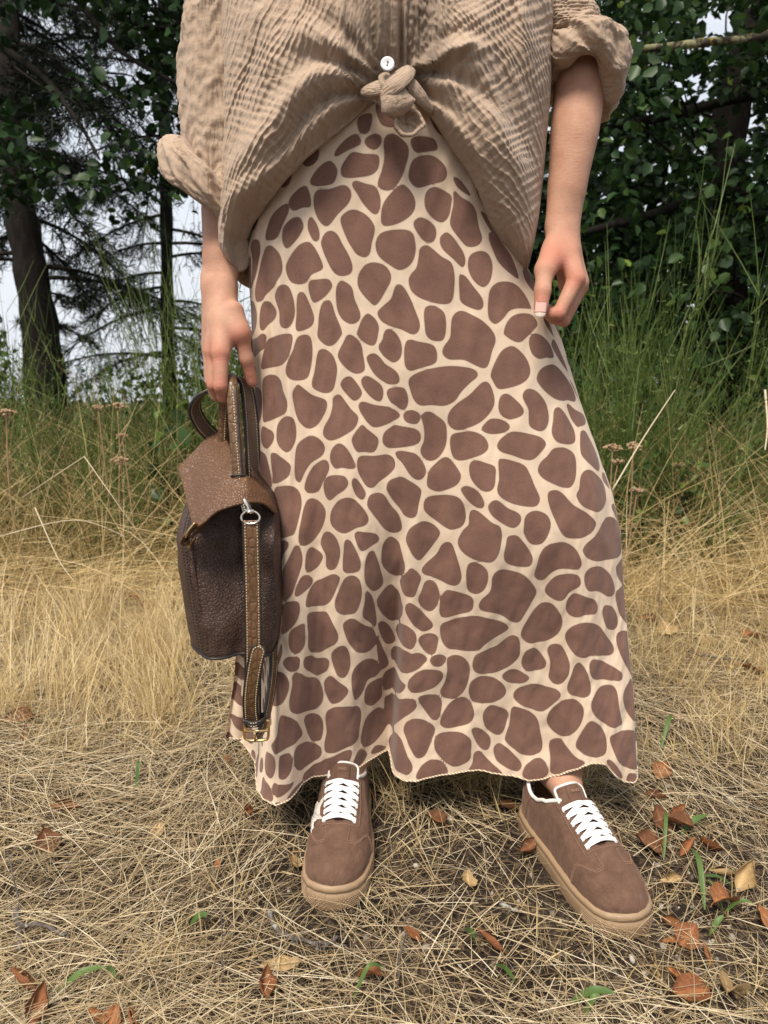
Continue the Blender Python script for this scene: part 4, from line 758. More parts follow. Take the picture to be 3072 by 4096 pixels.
def make_skirt(parent):
    V, s, l, NF = skirt_grid()
    NTt, NPp = s.shape
    S = s * 1000; Lm = l * 1000
    sdf = np.full(S.shape, 60.0)
    def add(P):
        lo = P.min(0) - 26; hi = P.max(0) + 26
        m = (S > lo[0]) & (S < hi[0]) & (Lm > lo[1]) & (Lm < hi[1])
        if m.any(): sdf[m] = np.minimum(sdf[m], poly_dist(S[m], Lm[m], P))
    for q in SKIRT_SPOTS.split(';'):
        P = np.array([[float(v) for v in a.split(',')] for a in q.split()])
        add(crom(P, 4, True))
    g = np.random.default_rng(4)
    # the print goes on round the sides and back
    sub = (slice(2, None, 4), slice(0, None, 3))
    for k in range(420):
        w = sdf[sub] - np.where((np.arange(NPp)[None, sub[1]] > NF) | (np.arange(NPp)[None, sub[1]] < 40), 0, 3.0)
        i = np.unravel_index(np.argmax(w), w.shape); d = w[i]
        if d < 12.5: break
        r = min(d - 5.0, g.uniform(13, 27)); a = np.linspace(0, 2 * np.pi, 18, endpoint=False)
        e = g.uniform(.8, 1.25); th = g.uniform(0, 3.14); rr = r * (1 + .10 * np.sin(2 * a + g.uniform(0, 6)) + .06 * np.sin(3 * a + g.uniform(0, 6)))
        x, y = rr * np.cos(a) * e, rr * np.sin(a) / e
        c0, s0 = S[sub][i], Lm[sub][i]
        add(np.stack([c0 + x * math.cos(th) - y * math.sin(th), s0 + x * math.sin(th) + y * math.cos(th)], -1))
    k = NT('giraffe_print_cloth')
    v = k.at('cloth', 'Vector')
    inside = k.rmp(k.math('ADD', k.at('spot'), k.rmp(k.noise(900, 1, .5, v), 0, 1, -.25, .25)), -.45, .45, 1, 0)
    fine = k.noise(1500, 2, .7, v); mott = k.noise(30, 4, .6, v)
    brown = k.mix(k.rmp(fine, .35, .7), (.130, .060, .041), (.232, .130, .098))
    brown = k.mix(.5, brown, k.mix(k.rmp(mott, .3, .7), (.6, .6, .6), (1.35, 1.33, 1.3)), 'MULTIPLY')
    brown = k.mix(k.rmp(k.noise(420, 2, .7, v), .35, .75, 0, .35), brown, (.28, .165, .125))
    cream = k.mix(k.rmp(mott, .3, .7), (.64, .485, .345), (.72, .57, .43))
    edge = k.rmp(k.math('ABSOLUTE', k.at('spot')), 0, 1.6, 1, 0)
    col = k.mix(inside, cream, brown); col = k.mix(k.math('MULTIPLY', edge, .22), col, (.10, .055, .04))
    k.base(col); k.set(rough=.85, spec=.18, sheen=.12)
    k.b.inputs['Sheen Roughness'].default_value = .5
    wv = k.t.nodes.new('ShaderNodeTexWave'); wv.inputs['Scale'].default_value = 420; wv.inputs['Distortion'].default_value = 1.5; k.l(v, wv.inputs['Vector'])
    b1 = k.bump(k.noise(9, 3, .5, v), .35, .012)
    k.bump(k.math('ADD', k.math('MULTIPLY', wv.outputs['Fac'], .3), fine), .22, .0006, b1)
    # crinkles near the hem and at the side where the cloth is held
    n_rows = np.linspace(0, 1, NTt)[:, None]
    V = V.copy()
    wr = fbm(S / 22, Lm / 60, 5, 3) * .0042 * smooth01((n_rows - .25) / .5) + fbm(S / 9, Lm / 18, 6, 2) * .0006 * smooth01((n_rows - .6) / .3)
    wr += fbm(S / 42 + 3, Lm / 210 + 1, 9, 2) * .0062 * smooth01((n_rows - .15) / .4) + fbm(S / 26 + Lm / 60, Lm / 120, 10, 2) * .0022
    wr += fbm(S / 14 + Lm / 30, Lm / 50, 7, 2) * .0012 * smooth01((-S - 60) / 60)
    V[..., 1] -= wr
    me = mesh('skirt', V, grid_faces(NTt, NPp, wrap=True, flip=True))
    attr(me, 'spot', sdf); attr_vec(me, 'cloth', np.stack([s, l, 0 * s], -1))
    o = obj('skirt', me, k.m, parent)
    tag(o, 'long brown and cream giraffe print skirt')
    # overlocked hem
    h = NT('hem_thread'); wv = h.t.nodes.new('ShaderNodeTexWave'); wv.inputs['Scale'].default_value = 95; wv.bands_direction = 'DIAGONAL'
    h.l(h.coord('Object', (1, .6, 1)), wv.inputs['Vector'])
    h.base(h.mix(wv.outputs['Fac'], (.30, .20, .13), (.74, .62, .44))); h.set(rough=.8); h.bump(wv.outputs['Fac'], .8, .001)
    hem = V[-1]; hem = np.concatenate([hem, hem[:1]]); hem = hem + np.array([0, 0, -.0005])
    Vt, Ft = tube(hem, .0016, 7, cap=False)
    obj('hem', mesh('hem', Vt, Ft), h.m, o)
    return o
# ------------------------------------------------------------------ the person: body (one continuous surface)
def axis(segs):
    """piecewise spaced coordinates from (start, stop, step) runs"""
    out = [segs[0][0]]
    for a, b, h in segs:
        n = max(1, int(round((b - a) / h))); out += list(np.linspace(a, b, n + 1)[1:])
    return np.array(out, np.float32)

class Field:
    def __init__(s, ax, ay, az):
        s.ax, s.ay, s.az = ax, ay, az
        s.d = np.full((len(ax), len(ay), len(az)), .2, np.float32)
    def cone(s, a, b, ra, rb, k=.008, sub=False):
        """round cone from a (radius ra) to b (radius rb), smoothly joined with radius k"""
        a = np.asarray(a, np.float32); b = np.asarray(b, np.float32); m = max(ra, rb) + k + .012
        sl = []
        for ax, i in ((s.ax, 0), (s.ay, 1), (s.az, 2)):
            lo, hi = np.searchsorted(ax, (min(a[i], b[i]) - m, max(a[i], b[i]) + m)); sl.append(slice(max(lo - 1, 0), hi + 1))
        X, Y, Z = s.ax[sl[0]][:, None, None], s.ay[sl[1]][None, :, None], s.az[sl[2]][None, None]
        ba = b - a; l2 = float(ba @ ba) + 1e-12; rr = ra - rb; a2 = l2 - rr * rr; il2 = 1 / l2
        px, py, pz = X - a[0], Y - a[1], Z - a[2]
        y = px * ba[0] + py * ba[1] + pz * ba[2]; z = y - l2
        cx, cy, cz = px * l2 - ba[0] * y, py * l2 - ba[1] * y, pz * l2 - ba[2] * y
        x2 = cx * cx + cy * cy + cz * cz; y2 = y * y * l2; z2 = z * z * l2
        kk = np.sign(rr) * rr * rr * x2
        d = np.where(np.sign(z) * a2 * z2 > kk, np.sqrt(x2 + z2) * il2 - rb,
                     np.where(np.sign(y) * a2 * y2 < kk, np.sqrt(x2 + y2) * il2 - ra, (np.sqrt(np.maximum(x2 * a2 * il2, 0)) + y * rr) * il2 - ra))
        D = s.d[tuple(sl)]
        if sub:
            h = np.clip(.5 - .5 * (D + d) / k, 0, 1); s.d[tuple(sl)] = D * (1 - h) - d * h + k * h * (1 - h)
        else:
            h = np.clip(.5 + .5 * (d - D) / k, 0, 1); s.d[tuple(sl)] = d * (1 - h) + D * h - k * h * (1 - h)
    def chain(s, pts, rad, k=.006):
        for i in range(len(pts) - 1): s.cone(pts[i], pts[i + 1], rad[i], rad[i + 1], k)
    def ell(s, c, r, k=.02):
        c = np.asarray(c, np.float32); m = max(r) + k + .01; sl = []
        for ax, i in ((s.ax, 0), (s.ay, 1), (s.az, 2)):
            lo, hi = np.searchsorted(ax, (c[i] - r[i] - k - .02, c[i] + r[i] + k + .02)); sl.append(slice(max(lo - 1, 0), hi + 1))
        X, Y, Z = s.ax[sl[0]][:, None, None] - c[0], s.ay[sl[1]][None, :, None] - c[1], s.az[sl[2]][None, None] - c[2]
        k0 = np.sqrt((X / r[0]) ** 2 + (Y / r[1]) ** 2 + (Z / r[2]) ** 2); k1 = np.sqrt((X / r[0] ** 2) ** 2 + (Y / r[1] ** 2) ** 2 + (Z / r[2] ** 2) ** 2)
        d = k0 * (k0 - 1) / (k1 + 1e-9); D = s.d[tuple(sl)]
        h = np.clip(.5 + .5 * (d - D) / k, 0, 1); s.d[tuple(sl)] = d * (1 - h) + D * h - k * h * (1 - h)
    def surface(s):
        """surface nets on the (unevenly spaced) grid"""
        d = s.d; S = d < 0; nx, ny, nz = d.shape
        c = [S[i:nx - 1 + i, j:ny - 1 + j, k:nz - 1 + k] for i in (0, 1) for j in (0, 1) for k in (0, 1)]
        cnt = sum(x.astype(np.int8) for x in c); act = (cnt > 0) & (cnt < 8)
        idx = np.full(act.shape, -1, np.int32); A = np.argwhere(act); idx[act] = np.arange(len(A))
        acc = np.zeros((len(A), 3)); num = np.zeros(len(A))
        corner = [(i, j, k) for i in (0, 1) for j in (0, 1) for k in (0, 1)]
        co = lambda q: np.stack([s.ax[A[:, 0] + q[0]], s.ay[A[:, 1] + q[1]], s.az[A[:, 2] + q[2]]], -1)
        dv = {q: d[A[:, 0] + q[0], A[:, 1] + q[1], A[:, 2] + q[2]] for q in corner}
        for p in corner:
            for e in ((1, 0, 0), (0, 1, 0), (0, 0, 1)):
                q = (p[0] + e[0], p[1] + e[1], p[2] + e[2])
                if max(q) > 1: continue
                m = (dv[p] < 0) != (dv[q] < 0); t = dv[p] / (dv[p] - dv[q] + 1e-12)
                acc += np.where(m[:, None], co(p) * (1 - t[:, None]) + co(q) * t[:, None], 0); num += m
        V = acc / num[:, None]; F = []
        for ax_ in range(3):
            e = [0, 0, 0]; e[ax_] = 1
            a = S[:nx - e[0], :ny - e[1], :nz - e[2]]; b = S[e[0]:, e[1]:, e[2]:]
            E = np.argwhere(a != b); o1, o2 = [(1, 2), (2, 0), (0, 1)][ax_]
            E = E[(E[:, o1] > 0) & (E[:, o2] > 0) & (E[:, o1] < act.shape[o1]) & (E[:, o2] < act.shape[o2])]
            inn = a[E[:, 0], E[:, 1], E[:, 2]]
            def cell(u, v):
                q = E.copy(); q[:, o1] -= u; q[:, o2] -= v; return idx[q[:, 0], q[:, 1], q[:, 2]]
            f = np.stack([cell(1, 1), cell(0, 1), cell(0, 0), cell(1, 0)], -1)
            f[~inn] = f[~inn][:, ::-1]; F.append(f)
        return V, np.concatenate(F)

NAILS = []
def sp(x, y, Y): return spot(x, y, Y)
def make_body():
    f = Field(axis([(-.34, -.30, .006), (-.30, -.185, .0023), (-.185, .205, .008), (.205, .335, .0023), (.335, .40, .006)]),
              axis([(.93, 1.0, .006), (1.0, 1.16, .0025), (1.16, 1.36, .007)]),
              axis([(.03, .06, .006), (.06, .26, .005), (.26, .70, .011), (.70, 1.0, .0024), (1.0, 1.24, .004), (1.24, 1.78, .008)]))
    C = f.cone
    # legs (ankles end inside the sneakers)
    for hip, knee, ank, toe in (((-.075, 1.18, .90), (-.085, 1.165, .50), (-.060, 1.225, .105), (-.066, 1.09, .062)),
                                ((.085, 1.18, .90), (.20, 1.175, .50), (.303, 1.168, .108), (.320, 1.03, .062))):
        mid = np.array(knee) * .62 + np.array(ank) * .38 + (0, .065 if hip[0] > 0 else .03, 0)
        C(hip, knee, .082, .052, .05); C(knee, mid, .050, .047, .02); C(mid, ank, .046, .0385, .01)
        C(ank, np.array(ank) + (0, .03, -.035), .034, .030, .02); C(ank, toe, .032, .020, .03)
    # torso, neck, head
    f.ell((.0, 1.165, .93), (.165, .105, .14), .06); f.ell((.0, 1.165, 1.10), (.125, .09, .15), .06)
    f.ell((.0, 1.16, 1.29), (.145, .10, .16), .06); C((-.15, 1.17, 1.40), (.15, 1.17, 1.40), .05, .05, .06)
    C((0, 1.175, 1.40), (0, 1.165, 1.52), .055, .048, .03); f.ell((0, 1.155, 1.63), (.072, .09, .11), .02)
    f.ell((0, 1.07, 1.615), (.012, .02, .022), .012); C((-.03, 1.09, 1.575), (.03, 1.09, 1.575), .012, .012, .02)
    for sx in (-1, 1): f.ell((sx * .075, 1.165, 1.62), (.010, .018, .028), .008)
    # her left arm (right in the picture)
    Wr, El = sp(561.5, 228, 1.10), sp(583, 70, 1.135); Sh = np.array((.185, 1.17, 1.39))
    fm = El * .60 + Wr * .40; fn = El * .25 + Wr * .75
    f.chain([Sh, El + (0, .008, 0), fm, fn], [.050, .0365, .0335, .0262], .0004)
    for sx in (-1, 1): C(fn + (sx * .004, 0, 0), Wr + (sx * .0078, sx * .004, 0), .0225, .0168, .006)
    C(Wr + (.016, .008, .016), Wr + (.015, .008, .004), .0095, .0085, .010)
    M = [sp(576, 279, 1.052), sp(580, 283, 1.072), sp(580, 287, 1.092), sp(576, 290, 1.110)]
    for m, rb, o in zip(M, (.0132, .0128, .0122, .0112), (-.004, 0, .004, .007)): C(Wr + (o, o * .5, 0), m, .0165, rb, .008)
    C(Wr, (M[0] + M[2]) / 2 + (-.012, .008, 0), .0165, .014, .010)
    f.chain([M[0], sp(559, 313.5, 1.035), sp(549.5, 314, 1.040), sp(543, 309, 1.055)], [.0114, .0092, .0082, .0072], .0022)
    f.chain([M[1], sp(563, 320, 1.055), sp(553, 318, 1.062), sp(545, 312, 1.075)], [.0112, .0090, .0080, .0070], .002)
    f.chain([M[2], sp(564, 321, 1.076), sp(554, 318, 1.085), sp(547, 312, 1.093)], [.0106, .0086, .0076, .0066], .002)
    f.chain([M[3], sp(564, 315, 1.095), sp(556, 313, 1.104), sp(549, 308, 1.112)], [.0100, .0082, .007, .006], .0035)
    tb = [sp(552, 246, 1.080), sp(545, 270, 1.046), sp(542.5, 291, 1.030), sp(540.8, 308.5, 1.024)]
    C(Wr + (-.004, -.006, -.01), tb[1], .0160, .0120, .008); f.chain(tb, [.0140, .0118, .0110, .0096], .004)
    C(tb[1], M[0] * .45 + Wr * .55, .0105, .012, .012)
    NAILS.append((tb[3], tb[2], np.array((-.25, -1, .22)), .0078, .0200, 'thumb'))
    # her right arm (left in the picture), hooking the bag handle
    Wr, El = sp(219.5, 287, 1.11), sp(229, 150, 1.185); Sh = np.array((-.185, 1.17, 1.39))
    fm = El * .55 + Wr * .45; fn = El * .22 + Wr * .78
    f.chain([Sh, El + (0, .008, 0), fm, fn], [.050, .0370, .0340, .0262], .0004)
    for sx in (-1, 1): C(fn + (sx * .004, 0, 0), Wr + (sx * .0085, -sx * .003, 0), .0225, .0170, .006)
    C(Wr + (-.018, .006, .014), Wr + (-.017, .006, .004), .0085, .0078, .010)
    M = [sp(221, 353, 1.052), sp(213.5, 352, 1.070), sp(210, 350, 1.090), sp(209, 345, 1.108)]
    for m, rb, o in zip(M, (.0140, .0135, .0122, .0112), (.006, .001, -.004, -.008)): C(Wr + (o, -o * .4, 0), m, .0168, rb, .008)
    C(Wr + (.006, 0, -.01), (M[0] + M[1]) / 2 + (.006, .010, .012), .0170, .014, .010)
    f.chain([M[0], sp(220.5, 386, 1.040), sp(223.5, 397, 1.050), sp(227, 396, 1.066)], [.0118, .0099, .0089, .0078], .0022)
    f.chain([M[1], sp(213.5, 385, 1.060), sp(216, 396, 1.070), sp(221, 395, 1.086)], [.0112, .0092, .0082, .0072], .002)
    f.chain([M[2], sp(210.5, 381, 1.081), sp(213, 391, 1.092), sp(218, 390, 1.106)], [.0104, .0084, .0074, .0066], .002)
    f.chain([M[3], sp(209.5, 374, 1.102), sp(211.5, 382, 1.112), sp(216, 381, 1.124)], [.0098, .008, .007, .006], .0035)
    tb = [sp(234, 311, 1.082), sp(241, 334, 1.074), sp(246.5, 359, 1.078), sp(252, 382, 1.086)]
    C(Wr + (.004, -.004, -.01), tb[1], .0160, .0120, .008); f.chain(tb, [.0140, .0118, .0098, .0082], .006)
    C(tb[1] + (-.003, 0, .004), M[0] * .5 + Wr * .5, .0105, .012, .014)
    V, Fc = f.surface()
    k = NT('skin'); v = k.coord('Object')
    red = k.at('red')
    c = k.mix(k.rmp(k.noise(34, 5, .65, v), .3, .7), (.415, .212, .138), (.505, .290, .195))
    c = k.mix(red, c, (.46, .165, .108))
    c = k.mix(k.rmp(k.noise(420, 2, .5, v), .45, .8, 0, .25), c, (.40, .18, .12))
    # a few moles
    vo = k.t.nodes.new('ShaderNodeTexVoronoi'); vo.inputs['Scale'].default_value = 17; k.l(v, vo.inputs['Vector'])
    c = k.mix(k.rmp(vo.outputs['Distance'], .022, .032, .8, 0), c, (.14, .055, .03))
    k.base(c); k.set(rough=k.rmp(k.noise(90, 3, .5, v), .3, .7, .52, .68), spec=.28, sss=.10)
    k.b.inputs['Subsurface Radius'].default_value = (1.0, .35, .2); k.b.inputs['Subsurface Scale'].default_value = .006
    cr = k.math('ADD', k.noise(260, 3, .6, k.coord('Object', (.55, .55, 2.2))), k.math('MULTIPLY', k.noise(900, 2, .6, v), .5))
    k.bump(cr, .42, .0014)
    me = mesh('person', V, Fc)
    # smooth the lattice out of the surface
    bm = bmesh.new(); bm.from_mesh(me)
    for _ in range(2): bmesh.ops.smooth_vert(bm, verts=bm.verts, factor=.5, use_axis_x=True, use_axis_y=True, use_axis_z=True)
    armv = [v for v in bm.verts if v.co.z > .955]
    for _ in range(14): bmesh.ops.smooth_vert(bm, verts=armv, factor=.5, use_axis_x=True, use_axis_y=True, use_axis_z=True)
    bm.to_mesh(me); bm.free()
    me.polygons.foreach_set('use_smooth', np.ones(len(me.polygons), bool))
    co = np.empty(len(me.vertices) * 3, np.float32); me.vertices.foreach_get('co', co); co = co.reshape(-1, 3)
    redp = [(sp(576, 279, 1.04), .017), (sp(580, 286, 1.08), .018), (sp(559, 313, 1.025), .016), (sp(549, 313, 1.03), .013), (sp(541, 300, 1.015), .016), (sp(564, 320, 1.06), .02), (sp(556, 260, 1.05), .03),
            (sp(219, 355, 1.04), .018), (sp(212, 352, 1.06), .018), (sp(221, 386, 1.03), .015), (sp(224, 397, 1.04), .016), (sp(213, 388, 1.05), .016), (sp(250, 375, 1.07), .025), (sp(241, 338, 1.06), .02)]
    rd = np.zeros(len(co))
    for p, r in redp: rd = np.maximum(rd, np.exp(-((co - p) ** 2).sum(1) / r ** 2))
    attr(me, 'red', rd * .8)
    o = obj('person', me, k.m)
    tag(o, 'person standing in beige gauze shirt and giraffe print skirt holding a brown bag', 'person')
    kn = NT('nail'); kn.base((.62, .36, .30)); kn.set(rough=.22, spec=.5, coat=.3)
    kt = NT('nail_tip'); kt.base((.60, .47, .39)); kt.set(rough=.25, coat=.3)
    for tip, prev, nrm, w, ln, which in NAILS:
        ax = tip - prev; ax /= np.linalg.norm(ax); nrm = nrm - ax * (nrm @ ax); nrm /= np.linalg.norm(nrm); sd = np.cross(ax, nrm)
        for nm, a0, a1, mt in (('nail', -.55, .35, kn.m), ('nail_tip', .35, .62, kt.m)):
            U, W = np.meshgrid(np.linspace(a0, a1, 9), np.linspace(-1, 1, 11), indexing='ij')
            ww = w * np.sqrt(np.clip(1 - (np.clip(np.abs(U - .05) - .28, 0, 1) / .40) ** 2, .05, 1))
            P = tip + ax * (U[..., None] * ln + .0015) + sd * (W * ww)[..., None] + nrm * (.0090 + .0007 - .0030 * W ** 2 - .0018 * np.clip(U, 0, 1) ** 2 * (1 if which else 1))[..., None]
            m = mesh(nm, P, grid_faces(9, 11)); ob = obj(nm, m, mt, o)
            sol = ob.modifiers.new('thick', 'SOLIDIFY'); sol.thickness = .0006
    hk = NT('hair'); hk.base(hk.ramp(hk.noise(60, 3, .6, hk.coord('Object', (1, 1, .1))), [(.3, (.05, .03, .018)), (.7, (.13, .08, .045))])); hk.set(rough=.5)
    a, b = np.meshgrid(np.linspace(0, 2 * np.pi, 40, endpoint=False), np.linspace(0, 1, 20), indexing='ij')
    el = np.pi / 2 - b * (np.pi * .62 + .25 * np.cos(a - np.pi / 2) * np.pi)
    P = np.stack([.082 * np.cos(el) * np.cos(a), 1.165 + .103 * np.cos(el) * np.sin(a), 1.645 + .112 * np.sin(el)], -1)
    obj('hair', mesh('hair', P, grid_faces(40, 20)), hk.m, o)
    return o
person = make_body()
make_skirt(person)
# ------------------------------------------------------------------ the person: shirt
def gauze(name):
    """crinkled double gauze: ridges run along q, spaced along p (cloth attribute)"""
    k = NT(name); v = k.at('cloth', 'Vector')
    warp = k.t.nodes.new('ShaderNodeTexNoise'); warp.inputs['Scale'].default_value = 14; warp.inputs['Detail'].default_value = 2; k.l(v, warp.inputs['Vector'])
    va = k.t.nodes.new('ShaderNodeVectorMath'); va.operation = 'MULTIPLY_ADD'; k.l(warp.outputs['Color'], va.inputs[0]); va.inputs[1].default_value = (.022, .022, .022); k.l(v, va.inputs[2])
    w = va.outputs[0]
    a = k.noise(1, 2, .5, k.mapvec(w, (250, 75, 1)))
    b = k.noise(1, 2, .5, k.mapvec(w, (80, 210, 1)))
    ridge_a = k.math('SUBTRACT', 1, k.math('MULTIPLY', k.math('ABSOLUTE', k.math('SUBTRACT', a, .5)), 5.0))
    h = k.math('ADD', k.math('MULTIPLY', a, 1.0), k.math('MULTIPLY', b, .5))
    h = k.math('ADD', h, k.math('MULTIPLY', ridge_a, .10))
    fine = k.noise(1, 2, .6, k.mapvec(v, (1500, 1500, 1)))
    c = k.ramp(k.noise(16, 3, .6, v), [(.3, (.385, .278, .200)), (.7, (.455, .335, .245))])
    c = k.mix(k.rmp(h, .5, 1.0, 0, .22), c, (.56, .43, .31))
    c = k.mix(.2, c, k.mix(fine, (.5, .5, .5), (1.45, 1.45, 1.45)), 'MULTIPLY')
    k.base(c); k.set(rough=.9, spec=.12, sheen=.15); k.b.inputs['Sheen Roughness'].default_value = .5
    b1 = k.bump(h, .8, .0028)
    k.bump(fine, .25, .0006, b1)
    tr = k.t.nodes.new('ShaderNodeBsdfTranslucent'); k.l(c, tr.inputs['Color']); ms = k.t.nodes.new('ShaderNodeMixShader'); ms.inputs[0].default_value = .08
    k.l(k.b.outputs[0], ms.inputs[1]); k.l(tr.outputs[0], ms.inputs[2]); k.l(ms.outputs[0], k.out.inputs['Surface'])
    return k.m

def ridged(x, y, seed): return 1 - np.abs(fbm(x, y, seed, 2)) * 2

def make_shirt(parent):
    M = gauze('beige_gauze')
    root = empty('shirt'); root.parent = parent
    tag(root, 'crinkled beige gauze shirt knotted at the front')
    # ---- torso tube
    NF, NB, NTt, NR = 480, 60, 400, 14
    f = np.linspace(-np.pi / 2, np.pi / 2, NF); bk = np.linspace(np.pi / 2, 1.5 * np.pi, NB + 1)[1:-1]
    phi = np.concatenate([f, bk]); phi = (phi + np.pi) % (2 * np.pi) - np.pi
    Z = [.88, .92, .96, 1.0, 1.05, 1.10, 1.15, 1.27, 1.36, 1.42, 1.46]
    XL = [-.192, -.224, -.240, -.240, -.236, -.230, -.226, -.224, -.215, -.16, -.07]
    XR = [.200, .210, .218, .224, .228, .230, .232, .233, .225, .17, .07]
    hem_px = [(940, 1085), (958, 1010), (1020, 912), (1150, 785), (1300, 640), (1400, 545), (1470, 470), (1510, 425), (1560, 405), (1640, 400), (1680, 455), (1778, 615), (1870, 742), (1963, 905), (2055, 1035), (2130, 1120)]
    hp = np.array([spot(x / 4, y / 4, 1.045 + .06 * abs(x - 1560) / 600) for x, y in hem_px])
    sp_ = np.sin(phi); cp = np.cos(phi); fr = cp > 0
    xh = np.where(sp_ < 0, .005 + .238 * sp_, .005 + .212 * sp_)
    zh = np.interp(xh, hp[:, 0], hp[:, 2]); zh = np.where(fr, zh, np.interp(phi % (2 * np.pi), [np.pi / 2, np.pi, 1.5 * np.pi], [hp[-1, 2] - .01, .86, hp[0, 2] - .01]))
    ztop = 1.46
    t = np.concatenate([np.linspace(0, .36, 40, endpoint=False), np.linspace(.36, 1, NTt - 40 - NR, endpoint=False), 1 + np.linspace(0, 1, NR)])[:, None]
    tt = np.minimum(t, 1); ret = np.clip(t - 1, 0, 1)
    z = ztop + (zh[None] - ztop) * tt
    L = np.interp(z, Z, XL); Rr = np.interp(z, Z, XR); cx = (L + Rr) / 2; a = (Rr - L) / 2
    cy = 1.165; bf = np.interp(z, [.86, .95, 1.05, 1.15, 1.27, 1.40, 1.46], [.100, .125, .150, .160, .165, .12, .06]); bb = np.interp(z, [.86, 1.0, 1.3, 1.46], [.14, .13, .12, .06])
    S = np.sign(sp_) * np.abs(sp_) ** .9
    x = cx + a * S[None]
    y = np.where(fr[None], cy - bf * np.abs(cp[None]) ** .72, cy + bb * np.abs(cp[None]) ** .8)
    K = np.array(spot(394, 86, 1.03)); kx, kz = K[0], K[2]
    dx, dz = x - kx, z - kz; r = np.hypot(dx, dz * 1.0); th = np.arctan2(dz, dx)
    front = fr[None] * smooth01(np.abs(cp[None]) * 2.2)
    # cloth pulled back to the body at the knot, puffing out around it
    pull = .034 * np.exp(-(r / .040) ** 2) + .030 * np.exp(-((dx) / .035) ** 2) * smooth01((kz + .02 - z) / .03)
    dh = z - zh[None]                                   # height above the hem
    puff = .030 * np.exp(-((dh - .055) / .05) ** 2) * smooth01((r - .05) / .10)
    puff += .010 * np.exp(-((dx + .12) / .07) ** 2 - ((dz - .03) / .06) ** 2) + .012 * np.exp(-((dx - .12) / .06) ** 2 - ((dz - .02) / .05) ** 2)
    tuck = smooth01((.030 - dh) / .030) ** 1.6 * .026 * smooth01((r - .02) / .05)
    y = y + (pull - puff + tuck) * front
    # folds drawn from the knot
    def along(pts, w, amp):
        Q = np.array([spot(a_ * 768 / 1659, b_ * 768 / 1659, 1.02) for a_, b_ in pts]); Q = crom(Q, 5)[:, [0, 2]]
        seg = np.linalg.norm(np.diff(Q, axis=0), axis=1); Lq = np.concatenate([[0], np.cumsum(seg)]); Lq /= Lq[-1]
        xs, zs_ = x[:, :NF], z[:, :NF]; best = np.full(xs.shape, 9.); tt_ = np.zeros(xs.shape); m_ = (xs > Q[:, 0].min() - .05) & (xs < Q[:, 0].max() + .05) & (zs_ > Q[:, 1].min() - .05) & (zs_ < Q[:, 1].max() + .05)
        X_, Z_ = xs[m_], zs_[m_]; bq = np.full(X_.shape, 9.); tq = np.zeros(X_.shape)
        for i in range(len(Q) - 1):
            e = Q[i + 1] - Q[i]; t_ = np.clip(((X_ - Q[i, 0]) * e[0] + (Z_ - Q[i, 1]) * e[1]) / (e @ e), 0, 1); d_ = np.hypot(X_ - Q[i, 0] - t_ * e[0], Z_ - Q[i, 1] - t_ * e[1])
            k_ = d_ < bq; bq[k_] = d_[k_]; tq[k_] = (Lq[i] + (Lq[i + 1] - Lq[i]) * t_)[k_]
        out = np.zeros(x.shape); o_ = np.zeros(xs.shape); ww = w * (.55 + .9 * np.minimum(tq * 2, 1)); o_[m_] = amp * np.exp(-(bq / ww) ** 2) * smooth01((1 - tq) / .35); out[:, :NF] = o_; return out
    ridge = 0
    for pts, w_, am in (([(885, 185), (960, 258), (1030, 348), (1090, 446), (1140, 535)], .013, .013), ([(890, 168), (970, 196), (1040, 256), (1110, 346), (1160, 460)], .010, .008),
                        ([(885, 152), (930, 150), (962, 128), (1000, 120), (1080, 130)], .008, .011), ([(900, 140), (950, 92), (1020, 50), (1100, 20)], .012, .007), ([(822, 192), (760, 176), (700, 184), (650, 216), (600, 290)], .009, .011),
                        ([(822, 178), (775, 148), (712, 108), (660, 100), (600, 130)], .012, .012), ([(818, 218), (740, 292), (650, 372), (560, 446), (500, 520)], .012, .011),
                        ([(800, 205), (720, 246), (640, 324), (560, 400), (520, 470)], .008, .006), ([(795, 130), (770, 70), (700, 10), (640, -60)], .010, .006), ([(930, 130), (950, 60), (955, -40)], .010, .006),
                        ([(560, 30), (580, 150), (560, 280), (520, 400)], .02, .006), ([(650, 20), (640, 120), (610, 220)], .014, .005), ([(1130, 20), (1140, 140), (1150, 300), (1150, 440)], .016, .006),
                        ([(886, 176), (950, 222), (1010, 298), (1064, 380), (1124, 490)], .006, -.011), ([(888, 156), (950, 168), (1030, 208), (1100, 280)], .006, -.008), ([(824, 197), (750, 206), (680, 242), (616, 320), (560, 390)], .006, -.010),
                        ([(824, 172), (775, 166), (720, 148), (650, 150)], .006, -.008), ([(808, 150), (760, 110), (690, 50)], .006, -.006), ([(905, 130), (940, 100), (1010, 80)], .006, -.006)):
        ridge = ridge + along(pts, w_, am)
    fold = ridge + .12 * ridged(th * 3.2 + 10, r * 3.5 + 5, 12) * .018 * np.exp(-r / .10) * smooth01((r - .008) / .03) + ridged(th * 7 + 3, r * 5, 13) * .0015 * np.exp(-r / .14) * smooth01((r - .02) / .04)
    fold = np.where(dz > .02, fold * (.35 + .65 * np.abs(np.cos(th)) ** .7), fold)
    fold += ridged(th * 2.0 + 4, r * 2.0 + 2, 14) * .004 * smooth01((r - .05) / .1) * np.exp(-r / .3)
    # rolls that follow the hem to both sides, broad drape above
    fold += .007 * np.sin((dh + .03 * fbm(x * 9, z * 9, 3, 2)) * 95) * np.exp(-dh / .07) * smooth01((r - .05) / .08)
    fold += .008 * fbm(x * 9, z * 5 + 30, 17, 3) + .004 * fbm(x * 30 + z * 18 * np.tanh(dx / .05), z * 12, 18, 2)
    # small tucked fold right of the placket
    fx, fz = x - spot(455, 55, 1.0)[0], z - spot(455, 55, 1.0)[2]
